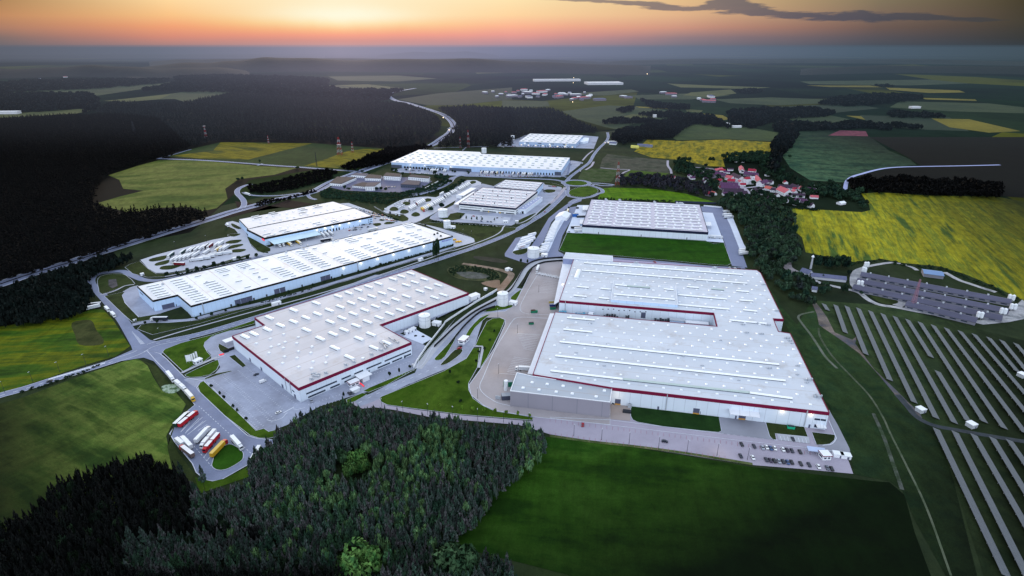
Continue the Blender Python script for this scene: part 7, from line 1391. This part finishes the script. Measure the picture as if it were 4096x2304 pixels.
M_BROAD = foliage('dark village leaves', [(14,32,28),(34,54,38),(20,40,34)], .08); M_BROADM = foliage('mixed belt leaves', [(22,44,36),(46,66,48),(34,40,42)], .07); M_YOUNG = foliage('young yellow green leaves', [(110,140,50),(90,124,40)], .5); M_SHRUB = foliage('dark shrub leaves', [(20,36,26),(36,54,36)], .5)
M_WOOD = foliage('distant wood', [(5,9,11),(14,20,23),(8,14,15)], .008); M_WOODB = foliage('black wood', [(1,1,2),(4,5,6)], .02)  # black wood: fall-off to the frame edge held in the leaf colour
cyl_me = {}
def trunk_mesh(h, r):
    k = (h, r)
    if k not in cyl_me:
        b = MB(); b.cyl((0,0,0), r, h, 6, r*.5); b.bar((0,0,h*.6), (r*4,0,h*.95), r*.7); b.bar((0,0,h*.7), (-r*3,r*3,h), r*.6); me = bpy.data.meshes.new('trunk'); me.from_pydata(b.v, [], b.f); me.materials.append(M_BARK); cyl_me[k] = me
    return cyl_me[k]
CROWN = {}
def tree(name, x, y, h, r, tm, mat, label, cat='tree', group=None, tr=(.55,.22)):
    k = (id(tm), mat.name)
    if k not in CROWN: CROWN[k] = [to_mesh(V, F, 'crown', mat) for V, F in tm]
    root = empty(name, (x, y, 0), RR.random()*6.28); tag(root, label, cat, group)
    c = bpy.data.objects.new('crown', RR.choice(CROWN[k])); COL.objects.link(c); c.parent = root; c.scale = (r, r, h)
    t = bpy.data.objects.new('trunk', trunk_mesh(1.0, .03)); COL.objects.link(t); t.parent = root; t.scale = (h*tr[1]*1.3, h*tr[1]*1.3, h*tr[0]); return root
# foreground forest: outline read at crown height, ground under the crowns
forest = PP('S 2190,1745 2165,1715 2120,1700 2000,1705 1875,1682 1765,1662 1650,1662 1575,1644 1475,1634 1415,1620 1370,1608 1310,1628 1205,1664 1165,1692 1110,1718 1065,1768 1015,1806 985,1860 1000,1905 900,1955 800,1985 755,1915 675,1862 575,1812 450,1848 350,1888 250,1922 190,1962 155,2005 125,2055 0,2090 -500,2200 -800,2900 2080,2900 2080,2304 2025,2230 1925,2195 1840,2130 1900,2080 1925,2030 2000,1940 2100,1860 2190,1795', 10)
pts = scatter(forest, 3.3)
S = np.array([px_of(x, y, 8) for x, y in pts]); keep = (S[:,0] > -150)&(S[:,0] < 4300)&(S[:,1] < 2420); pts = pts[keep]; S = S[keep]
def inell(cx, cy, rx, ry): X, Y = J_(cx, cy); return ((S[:,0]-X)/(rx/2))**2+((S[:,1]-Y)/(ry/2))**2 < 1
def J_(x, y): return 1000+x/2, 1580+y/2
birch = np.zeros(len(pts), bool); rnd = rng.random(len(pts))
for cx, cy, rx, ry, d in ((1500,400,190,150,.85),(1330,560,330,130,.75),(1560,560,150,170,.6),(1150,780,200,120,.5),(680,860,120,90,.6),(350,860,110,90,.6),(560,740,70,60,.6),(640,700,90,70,.6),(930,600,110,90,.7),(1000,1060,260,120,.25),(250,1040,130,100,.25),(600,1050,400,100,.12),(2250,420,120,160,.6),(2200,560,90,90,.6),(1250,950,200,150,.15),(400,1350,400,150,.22),(1100,1300,120,120,.4),(950,420,90,80,.3)):
    birch |= inell(cx, cy, rx, ry) & (rnd < d)
birch |= rnd < .045
oaks = inell(830,560,170,150) | inell(880,1330,215,170) | inell(1650,1290,200,170)
birch &= ~oaks
bp = pts[birch]; 
# birches need more room: thin them to 4.6 m
sel = []
for q in bp:
    if all((q[0]-s[0])**2+(q[1]-s[1])**2 > 20 for s in sel[-140:]): sel.append(q)
sel = sel[:300]
M_BIRCHD = foliage('darkened pale leaves', [(16,28,20),(28,42,26)], .2)  # dark leaf copy, corner fall-off painted in for the left and bottom
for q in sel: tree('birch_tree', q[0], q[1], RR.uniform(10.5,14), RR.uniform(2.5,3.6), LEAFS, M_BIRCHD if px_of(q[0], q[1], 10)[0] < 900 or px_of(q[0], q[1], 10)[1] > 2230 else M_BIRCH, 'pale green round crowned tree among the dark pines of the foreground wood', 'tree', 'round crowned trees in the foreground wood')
pn = pts[~birch & ~oaks]; Sp = S[~birch & ~oaks]
vis = (Sp[:,0] > 500)&(Sp[:,0] < 2200)&(Sp[:,1] < 2290); order = np.argsort(np.where(vis, Sp[:,2], 1e9)); near = order[:300]; mask = np.zeros(len(pn), bool); mask[near] = True
for q in pn[mask]: tree('pine_tree', q[0], q[1], RR.uniform(9.5,15), RR.uniform(1.9,2.9), PINES, M_PINE, 'slender dark pine in the near part of the foreground wood', 'tree', 'pines of the foreground wood', (.8,.16))
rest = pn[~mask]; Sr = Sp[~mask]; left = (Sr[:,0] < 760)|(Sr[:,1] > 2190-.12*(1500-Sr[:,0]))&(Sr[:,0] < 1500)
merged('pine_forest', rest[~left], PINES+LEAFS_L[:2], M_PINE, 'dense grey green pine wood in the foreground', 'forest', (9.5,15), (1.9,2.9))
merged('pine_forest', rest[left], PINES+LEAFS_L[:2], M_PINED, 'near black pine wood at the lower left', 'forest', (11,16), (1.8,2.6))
for x, y, r, h, mt, lb in ((880,1330,13,15,M_OAK,'large fresh green oak crown at the bottom edge, left one'),(1650,1290,12.5,17,M_OAKD,'large dim green oak at the field corner of the wood'),(850,500,6.5,14,M_OAK,'bright green broad crown in the middle of the wood, upper'),(800,590,6,13,M_OAK,'bright green broad crown in the middle of the wood, lower'),(905,560,5,13,M_OAK,'bright green crown right of the two broad ones')):
    X, Y = J_(x, y); q = g('S', X, Y, h*.6); tree('oak_tree', q.x, q.y, h, r, OAKS, mt, lb)
for k in range(14):   # smaller neighbours filling around the oaks
    X, Y = J_(*RR.choice(((720,1290),(1060,1400),(700,1440),(1500,1400),(1800,1330),(950,640),(720,480),(1950,1350),(2000,1420),(1700,1440)))); q = g('S', X+RR.uniform(-20,20), Y+RR.uniform(-14,14), 7); tree('birch_tree', q.x, q.y, RR.uniform(9,12), RR.uniform(3,4.2), LEAFS, M_OAKD, 'dim green bushy tree beside the large oaks', 'tree', 'bushy trees beside the oaks')
# edge trees dark against the car park
for x, y in ((1205,1668),(1165,1695),(1110,1722),(1068,1770),(1018,1812),(1000,1850),(1245,1655),(1310,1632),(1375,1615),(1415,1628),(720,1880),(805,1900)): q = g('S', x, y, 11); tree('edge_pine', q.x, q.y, RR.uniform(13,17), RR.uniform(2.6,3.4), PINES, M_PINE, 'taller ragged pine at the edge of the foreground wood', 'tree', 'ragged pines at the wood edge', (.8,.2))
# belts and village trees, one by one
def grove(spec, sp, n, h, r, mat, label, group, name=None, tm=LEAFS, zr=0):
    p = scatter(PP(spec, zr), sp); rng.shuffle(p); name = name or ('woodland_tree' if mat is M_BROADM else 'broadleaf_tree' if mat is M_BROAD else 'bare_tree')
    for q in p[:n]: tree(name, q[0], q[1], RR.uniform(*h), RR.uniform(*r), tm, mat, label, 'tree', group)
    if len(p) > n: merged('tree_belt', p[n:], LEAFS_L, mat, 'unbroken mass of '+label.split(' tree ')[0]+' trees', 'trees', h, r)
grove('E 330,20 500,-40 740,0 740,110 790,200 640,260 560,300 520,330 430,270 360,120', 13, 60, (10,15), (6,8.5), M_BROADM, 'dark bushy tree in the belt between the right strip and the yellow field', 'trees of the right belt')
grove('G 1350,850 1480,830 1680,860 1850,900 1940,980 1960,1190 1900,1290 1840,1240 1700,1260 1600,1150 1540,1020 1450,920', 13, 70, (11,16), (6.5,9), M_BROADM, 'dark bushy tree in the wide wood beside the yellow field', 'trees of the wide wood')
grove('E 540,250 700,320 880,330 900,470 900,560 700,560 640,480 580,400 520,330', 12, 40, (7,12), (4.5,7), M_BROADM, 'green tree in the thicket right of the plant', 'trees of the thicket by the plant')
grove('E 930,390 1030,400 1020,470 930,490', 9, 10, (6,9), (3.5,5), M_BROADM, 'green bush like tree below the farm track', 'bushy trees below the farm track')
grove('E 910,200 1150,200 1160,265 920,255', 11, 18, (10,13), (5,7), M_BROAD, 'very dark tree in the clump above the long farmhouse', 'trees above the farmhouse')
for x, y, r in ((1130,440,5),(1270,460,2.5),(1175,300,3),(960,330,3),(1000,330,3),(760,130,6),(700,90,5)): q = g('E', x, y); tree('broadleaf_tree', q.x, q.y, r*2, r, LEAFS, M_BROAD, 'dark single tree near the farm tracks', 'tree', 'single trees near the farm')
grove('G 550,700 550,620 700,612 860,625 1000,640 1100,660 1300,700 1330,780 1200,770 1000,735 750,705', 12, 60, (8,12), (5,7), foliage('bare brown trees', [(30,34,44),(44,42,50),(28,40,36)], .08), 'greyish bare looking tree in the strip left of the village', 'trees left of the village')
grove('G 1000,500 1060,480 1130,500 1140,560 1300,600 1350,640 1200,640 1050,600 990,580', 12, 28, (8,13), (5,7), M_BROAD, 'dark round tree at the upper left of the village', 'trees at the upper left of the village')
grove('V 1090,130 1300,90 1480,60 1700,80 1900,90 1960,130 1900,230 1700,230 1300,220 1150,220', 13, 36, (9,14), (5,8), M_BROAD, 'dark tree in the row between the village and the yellow field behind', 'trees behind the village')
grove('V 1640,240 1900,230 2080,330 2200,480 2380,530 2350,570 2150,530 1950,540 1880,470 1750,400 1700,330', 13, 30, (8,13), (5,7), M_BROAD, 'dark tree at the upper right edge of the village', 'trees at the upper right of the village')
grove('V 750,520 1000,500 1030,600 1060,700 780,660 700,620', 12, 22, (7,11), (4,6), M_BROAD, 'dark garden tree left of the long barns', 'garden trees left of the barns')
grove('V 1000,760 1500,740 1700,700 1750,800 2050,870 2500,920 2500,960 1800,880 1700,1000 1500,1000 1400,900 1100,860', 14, 40, (8,12), (5,7), M_BROAD, 'dark tree in the belt below the village', 'trees below the village')
grove('V 1500,620 1700,680 1950,700 2200,760 2300,770 2450,790 2450,850 2100,850 1800,800 1600,740', 15, 24, (5,8), (3,4.5), M_BROAD, 'dark garden tree among the lower houses', 'garden trees among the lower houses')
grove('W 0,480 200,400 350,350 560,340 600,480 740,500 960,500 1000,620 1110,720 1060,770 920,720 800,620 450,600 300,560 100,600 0,560', 14, 60, (9,14), (6,9), M_BROAD, 'almost black tree at the right end of the village', 'trees at the right end of the village')
for x, y, r in ((905,200,8),(535,260,5),(808,275,5),(1790,420,6),(1570,560,5.5),(1985,530,9),(2360,520,5),(2150,130,5)): q = g('V', x, y); tree('broadleaf_tree', q.x, q.y, r*1.7, r, LEAFS, M_BROAD, 'single dark round tree in the village or its fields', 'tree', 'single round trees of the village')
for x, y, h in ((675,1085,26),(708,1082,31),(696,1078,24)): q = g('B', x, y); tree('poplar_tree', q.x, q.y, h, 2.6, LEAFS, M_SHRUB, ['left slim poplar','tallest slim poplar','middle slim poplar'][(675,708,696).index(x)]+' by the main road before the long hall')
def rowtrees(t, L, h, r, tm, mat, name, label, group):
    for x, y in L: q = g(t, x, y); tree(name, q.x, q.y, RR.uniform(*h), RR.uniform(*r), tm, mat, label, 'tree', group)
rowtrees('A', [(575,1062),(697,1027),(808,997),(910,962),(1003,937),(1100,912),(1203,884),(1312,852),(1412,822),(1507,797),(1597,775),(1673,749),(1740,722),(1870,690),(1960,660),(2110,620),(2250,575),(165,1095),(262,1085)], (3.5,5), (1.3,2), LEAFS, M_SHRUB, 'small_tree', 'small dark tree in the row along the long hall', 'small trees along the long hall')
rowtrees('X', [(290,425),(382,408),(480,388),(563,368),(633,356),(718,332),(798,318),(943,275),(1022,262),(1100,242)], (5,8), (2,3.2), LEAFS, M_SHRUB, 'small_tree', 'dark bushy tree behind the long hall', 'bushy trees behind the long hall')
rowtrees('B', [(885,757),(930,762),(973,767),(1015,770),(1057,775),(1155,775)], (6.5,8.5), (1.7,2.2), PINES, M_SHRUB, 'conical_tree', 'conical dark tree along the pale car park', 'conical trees by the pale car park')
rowtrees('D', [(122,1365),(293,1378),(383,1390),(470,1398),(560,1408),(650,1415),(742,1428),(838,1440)], (3.5,5), (1.1,1.6), LEAFS, M_YOUNG, 'young_tree', 'bright young tree in the row on the lawn below the yard', 'young trees below the yard')
rowtrees('C', [(693,700),(763,765),(795,798),(865,862),(900,897),(973,966)], (3,4.5), (1,1.6), LEAFS, M_SHRUB, 'young_tree', 'small tree on the verge of the empty car park', 'small trees by the empty car park')
rowtrees('C', [(2195,588),(2118,615),(1750,775),(2280,555)], (4,6), (1,1.5), LEAFS, M_SHRUB, 'young_tree', 'thin young tree on the verge before the window wall', 'thin trees before the window wall')
rowtrees('Q', [(415,1090),(520,1095),(1175,230)], (5,7), (1.2,1.8), LEAFS, M_SHRUB, 'small_tree', 'small dark tree at the end of the bluish road', 'small trees at the bluish road')
rowtrees('B', [(800,470),(760,450),(740,470),(720,440),(690,430),(780,430),(680,400),(730,415),(765,480),(650,690),(735,665)], (7,10), (4,6), LEAFS, M_BROAD, 'broadleaf_tree', 'dark tree of the small wood before the very wide hall', 'trees of the small wood by the depot')
rowtrees('H', [(1560,615),(1590,620),(1790,620),(1815,625),(1850,625),(1885,625),(1750,505),(1940,470),(2020,505),(1970,480),(1700,480),(1660,475),(2290,520),(2330,520),(2360,525),(880,400),(705,545),(740,540),(1180,450)], (5,8), (3,5), LEAFS, M_BROAD, 'broadleaf_tree', 'dark tree around the old depot and its road', 'trees around the old depot')
rowtrees('B', [(600,365),(640,370),(1210,395),(1165,400),(1410,400),(940,380),(950,395),(820,380),(840,385),(560,345),(450,365)], (4,6), (2.5,3.5), LEAFS, M_SHRUB, 'small_tree', 'small tree among the parked cars of the very wide hall', 'small trees before the very wide hall')
rowtrees('D', [(430,925),(410,1000),(265,1170),(200,1090),(285,1320),(475,900),(555,760),(520,830)], (2.5,4), (1,1.6), LEAFS, M_SHRUB, 'small_tree', 'tiny tree on the lawns left of the factory yard', 'tiny trees left of the factory yard')
# shrubs and scrub (uncountable)
def scrub(spec, sp, h, r, mat, label, tm=LEAFS_L): merged('scrub', scatter(PP(spec), sp), tm, mat, label, 'shrubs', h, r)
scrub('B 780,1160 850,1135 1000,1135 1160,1170 1200,1220 1150,1250 1080,1245 1120,1215 1060,1190 960,1175 850,1180 830,1215 900,1240 820,1210', 3.2, (1.2,2.8), (1,2), M_SHRUB, 'scrubby bushes ringing the gravel basin')
scrub('B 20,575 300,600 600,560 800,500 900,440 930,450 820,540 560,570 400,590 300,640 0,610', 6, (2,4), (2,4), M_BROAD, 'dark scrub along the curved road above the middle lot'); scrub('H 1350,640 1450,610 1550,640 2000,650 2400,540 2300,620 2000,680 1700,705 1380,690', 6, (2,4), (2.5,4), M_BROAD, 'dark scrub slope below the old depot')
scrub('H 780,590 1000,560 1300,470 1420,460 1500,480 1440,540 1150,620 900,655 800,640', 7, (3,6), (3,5), M_WOODB, 'black scrub between the ramps'); scrub('H 840,740 900,700 1100,690 1300,620 1340,640 1100,700 930,740 850,760', 5, (2,4), (2,3), M_WOODB, 'dark hedge along the ramp')
scrub('A 420,700 600,655 1000,565 1010,570 700,640 430,712', 2.5, (1,2), (1,1.6), M_SHRUB, 'low hedge behind the long hall'); scrub('A 1090,925 1500,810 1500,815 1100,932', 2.2, (.8,1.4), (.8,1.2), M_SHRUB, 'low hedge before the long hall'); scrub('B 200,1130 500,1040 820,955 830,962 500,1050 200,1142', 2.4, (1,2), (1,1.6), M_SHRUB, 'low hedge at the foot of the long hall, right half')
scrub('B 640,765 900,790 1180,812 1180,820 900,800 640,775', 2.6, (1,2), (1,1.6), M_SHRUB, 'hedge below the pale car park'); scrub('B 130,690 300,725 400,760 380,770 300,740 140,705', 3, (1,2), (1,2), M_SHRUB, 'dark hedge between the two truck lots'); scrub('G 330,790 1000,815 1000,822 330,797', 4, (2,4), (1.5,2.5), M_SHRUB, 'shrub line behind the hall on the lawn')
scrub('A 2230,1150 2400,1085 2576,1020 2576,1030 2400,1095 2240,1160', 2.2, (1,1.8), (.9,1.4), M_SHRUB, 'low hedge at the wall behind the crimson-edged hall'); scrub('I 170,1135 420,1060 700,960 820,905 820,915 700,975 420,1075 180,1155', 3, (1,2), (1.2,2), M_SHRUB, 'dark hedge below the main road at the left')
scrub('M 1286,1046 1350,1041 1560,1056 1560,1064 1350,1050 1290,1054', 6, (2,4), (3,5), M_BROAD, 'dark hedge at the top of the yellow field'); scrub('E 800,120 1060,175 1200,205 1440,178 1600,210 1900,240 2290,380 2576,515 2576,540 2290,405 1900,262 1600,228 1440,192 1200,220 1040,190', 5, (1,3), (2,3), M_SHRUB, 'dark hedge line below the big yellow field')
# woods
fields = [PP(s) for s in ('L 545,882 700,832 800,806 1000,806 1290,834 1490,846 1380,880 1200,902 1133,950 1145,1000 1090,1048 1020,1062 960,1042 800,1045 660,1072 600,1057 530,1040 478,1026 600,990 722,960 620,950 600,905','L 840,790 960,750 1110,715 1570,720 1940,748 1700,848 1590,845 1290,825 1000,800','L -60,575 250,560 400,548 462,556 380,572 0,594')]
def wood(spec, sp, h, r, mat, label, tm=None): merged('wood', scatter(PP(spec, h[0]*.5), sp, holes=fields), tm or PINES_L, mat, label, 'wood', h, r)
wood('I -300,420 0,345 200,285 420,210 620,140 800,80 1000,62 1080,66 980,110 880,160 760,185 715,230 712,330 735,385 690,460 640,500 560,540 400,570 200,590 0,615 -300,650', 7, (9,14), (3.5,5.5), foliage('left wood', [(8,16,16),(22,30,28),(14,26,24)], .05), 'dark wood between the highway and the left fields', LEAFS_L)
wood('L -300,625 0,602 300,585 600,578 800,600 900,690 965,745 845,788 790,800 700,828 540,880 500,920 470,1030 600,1075 800,1062 960,1060 1050,1085 1040,1100 900,1145 550,1258 300,1330 0,1418 -400,1540', 9, (12,18), (4.5,7), M_WOODB, 'black forest left of the park')
wood('L 480,562 560,515 900,522 1180,468 1500,490 1800,505 2040,525 2170,570 2225,620 2195,680 2120,725 2000,748 1940,742 1570,712 1110,706 965,745 900,690 800,600', 15, (12,18), (7,11), M_WOOD, 'wide dark forest behind the yellow fields')
wood('L 1700,850 1940,756 2100,735 2180,735 1990,800 1930,825 1790,850', 9, (8,13), (4,7), M_WOODB, 'dark wood left of the very wide hall', LEAFS_L)
wood('L 2200,545 2350,535 2576,550 2576,735 2440,738 2190,738 2290,660 2300,610', 14, (12,17), (7,11), M_WOOD, 'dark forest right of the highway'); wood('M -100,545 100,548 190,548 250,568 330,612 430,655 430,668 100,672 0,700 -100,720', 14, (12,17), (7,11), M_WOOD, 'dark forest before the far town')
wood('M 490,700 520,660 640,640 700,622 800,602 890,605 915,620 860,648 812,690 680,698 560,722', 12, (11,16), (6,9), M_WOOD, 'dark wood north of the yellow field', LEAFS_L)
for i, (s, sp) in enumerate((('M 1080,565 1200,548 1500,542 1620,562 1600,580 1380,592 1310,640 1350,668 1420,655 1600,650 1800,640 1900,652 1890,632 1700,610 1620,625 1450,620 1340,604 1200,640 1100,622',18),('M 1540,522 1620,492 1850,472 2060,482 2050,497 1850,522 1700,532',26),('M 1310,722 1340,690 1420,662 1440,682 1400,740 1345,790 1345,850 1300,880 1290,840',12),('M 650,502 760,522 900,532 880,548 700,542',18),('M 520,552 600,540 615,552 560,568',18),('M 1130,455 1250,450 1250,464 1150,470',30),('M 1820,428 1920,428 1900,440',36),('M 440,620 520,600 720,600 740,612 600,618',18),('M 640,575 780,565 1000,585 1060,605 960,612 780,590',18),('M 780,600 1000,600 1100,640 980,625',16),('M 1900,560 2100,570 2200,590 1900,585',22),('M 1850,630 2000,645 2060,640 1950,625',20))): wood(s, sp, (10,16), (sp*.5,sp*.75), M_WOOD, ['winding dark wood north of the bluish field','dark wood on the far right rise','dark hedgerow right of the rear yellow field','thin wood north of the quarry patch','small triangular copse','small far copse, nearer one','small far copse, farther one','tree line below the pale strip','long thin wood below the far farms','thin wood by the far hamlet','dark far hedge at right','short far hedge at right'][i], BLOB)
wood('W 760,290 880,262 1050,250 1180,300 1380,262 1600,255 2576,300 3200,330 3200,560 2576,530 1900,500 1500,478 1100,474 960,478 800,470', 13, (9,15), (6,9), M_WOODB, 'black wood above the big yellow field', LEAFS_L)
wood('L -300,470 0,470 450,470 500,500 480,560 250,556 -300,570', 26, (12,18), (12,18), M_WOOD, 'dark far wood at the left', BLOB)
wood('L 150,405 600,398 850,398 840,412 500,440 -200,468 -200,430', 40, (14,20), (18,28), M_WOOD, 'long far wood at the left', BLOB)
wood('L 700,452 900,415 880,390 1100,378 1500,390 1650,400 1640,430 1700,450 2050,455 1990,462 1940,500 1500,486 1180,465 1150,460', 34, (14,22), (16,26), M_WOOD, 'wide far forest in the middle', BLOB)
# far ridges: low wooded hills
def ridge(spec_pts, h, mat, depth, label):
    """a long low hill: (sheet L/M/S x, base y) readings along its foot"""
    p = smooth_open(spec_pts, 14); V, F = [], []; n = len(p); m = 7
    for i, q in enumerate(p):
        t = i/(n-1); e = math.sin(math.pi*min(1, max(0, t)))**.45; d = q.normalized(); hh = h*e*(.82+.12*math.sin(i*.23)+.06*math.sin(i*.61+1))
        for j in range(m): f = j/(m-1); V.append((q.x+d.x*depth*f, q.y+d.y*depth*f, max(-1, hh*math.sin(math.pi*min(1, f*1.0))**.8)))
    for i in range(n-1):
        for j in range(m-1): a = i*m+j; F.append((a, a+m, a+m+1, a+1))
    o = mobj('hill', V, F, mat, smooth=True); return tag(o, kind='structure')
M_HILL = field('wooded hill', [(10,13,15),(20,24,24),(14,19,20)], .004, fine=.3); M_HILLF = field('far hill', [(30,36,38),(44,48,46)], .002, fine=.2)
ridge([g('S', *q) for q in ((-700,318),(0,314),(300,306),(550,312),(800,310),(1000,304))], 70, M_HILL, 1400, '')
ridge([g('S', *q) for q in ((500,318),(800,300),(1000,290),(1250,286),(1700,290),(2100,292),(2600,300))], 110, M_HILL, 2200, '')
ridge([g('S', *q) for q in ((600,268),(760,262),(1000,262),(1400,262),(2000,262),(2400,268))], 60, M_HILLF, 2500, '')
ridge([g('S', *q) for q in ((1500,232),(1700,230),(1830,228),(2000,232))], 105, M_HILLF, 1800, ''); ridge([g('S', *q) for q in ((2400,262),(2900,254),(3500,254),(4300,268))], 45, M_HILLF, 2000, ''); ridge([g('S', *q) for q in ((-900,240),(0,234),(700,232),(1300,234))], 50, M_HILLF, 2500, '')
ridge([g('S', *q) for q in ((3200,300),(3600,292),(4000,296),(4500,310))], 50, M_HILL, 1500, '')
# far town and hamlets: one low building each
FT = [('M',x,y) for x, y in ((10,470),(30,462),(55,478),(75,470),(95,460),(120,475),(150,465),(165,480),(40,490),(85,492),(210,490),(235,492),(270,480),(290,470),(315,500),(335,495),(360,498),(385,492),(350,505),(300,505),(395,482),(320,482),(250,475),(180,458),(130,490),(440,506),(60,455),(0,488),(365,470),(220,478),(560,490),(585,494),(760,470),(800,478),(815,490),(940,500),(1000,490),(1010,505),(960,508),(990,515),(1340,570),(1400,562),(1560,575))]+[('L',x,y) for x, y in ((2440,470),(2480,465),(2520,478),(2545,468),(2560,480),(2500,490),(1870,474),(240,380),(330,390),(200,400))]
BL = [('far_building',(30,14,8)),('far_building',(20,12,7)),('far_building',(44,20,9)),('far_house',(14,10,7))]
for i, (t, x, y) in enumerate(FT):
    q = g(t, x, y); nm, (a_, b_, c_) = RR.choice(BL); r_ = empty(nm, (q.x, q.y, 0), RR.random()*3); tag(r_, 'pale far-off building of the hazy town and hamlets', 'building', 'far-off town buildings'); m = MB(); m.box((0,0,c_/2), (a_*1.3,b_*1.3,c_)); m.build('wall', RR.choice((MW, MWD, MWD)), r_); m = MB(); m.box((0,0,c_+1), (a_*1.35,b_*1.35,2), taper=.6); m.build('roof', RR.choice((M_TANK, MR['rose'], M_OLDR, M_TANK)), r_)
for t, x, y, s, lb in (('M',460,424,(230,120,12),'bright white far hall on the plain'),('M',225,408,(330,60,12),'long pale far building left of the bright hall'),('M',1060,630,(40,18,6),'white barn of the hamlet behind the rear yellow field'),('M',1130,642,(28,10,5),'low white shed right of the hamlet barn'),('M',1160,632,(24,10,5),'small white shed at the end of the hamlet'),('M',1010,622,(26,12,5),'pale house left of the hamlet barn'),('L',20,573,(110,26,9),'pale long building in the left pale field'),('M',2025,545,(40,18,7),'lone pale building on the far right rise'),('M',718,590,(12,10,8),'house with a bright light in the far field'),('M',505,719,(30,4,4),'white trailer like shed at the road bend')):
    q = g(t, x, y); r_ = empty('far_hall', (q.x, q.y, 0), .1); tag(r_, lb, 'building'); m = MB(); m.box((0,0,s[2]/2), s); m.build('wall', MW, r_); m = MB(); m.box((0,0,s[2]+.6), (s[0]+1,s[1]+1,1.2)); m.build('roof', M_RD, r_)
for i, (t, x, y, z, sz) in enumerate((('M',718,584,10,2.2),('M',310,402,14,2.6),('M',308,422,6,2.4),('M',305,520,5,2.0),('M',680,376,5,4),('M',620,368,5,3.5),('B',2065,153,3,.8),('B',2040,152,3,.8),('L',2230,597,3,1.8),('L',2260,660,3,1.6),('L',1965,485,3,2.6))):
    q = g(t, x, y); m = MB(); m.cyl((0,0,0), sz*.5, sz, 8); o = m.build('light_beacon', M_LAMP); o.location = (q.x, q.y, z); tag(o, 'small warm point of light out in the country', 'light', 'far lights')
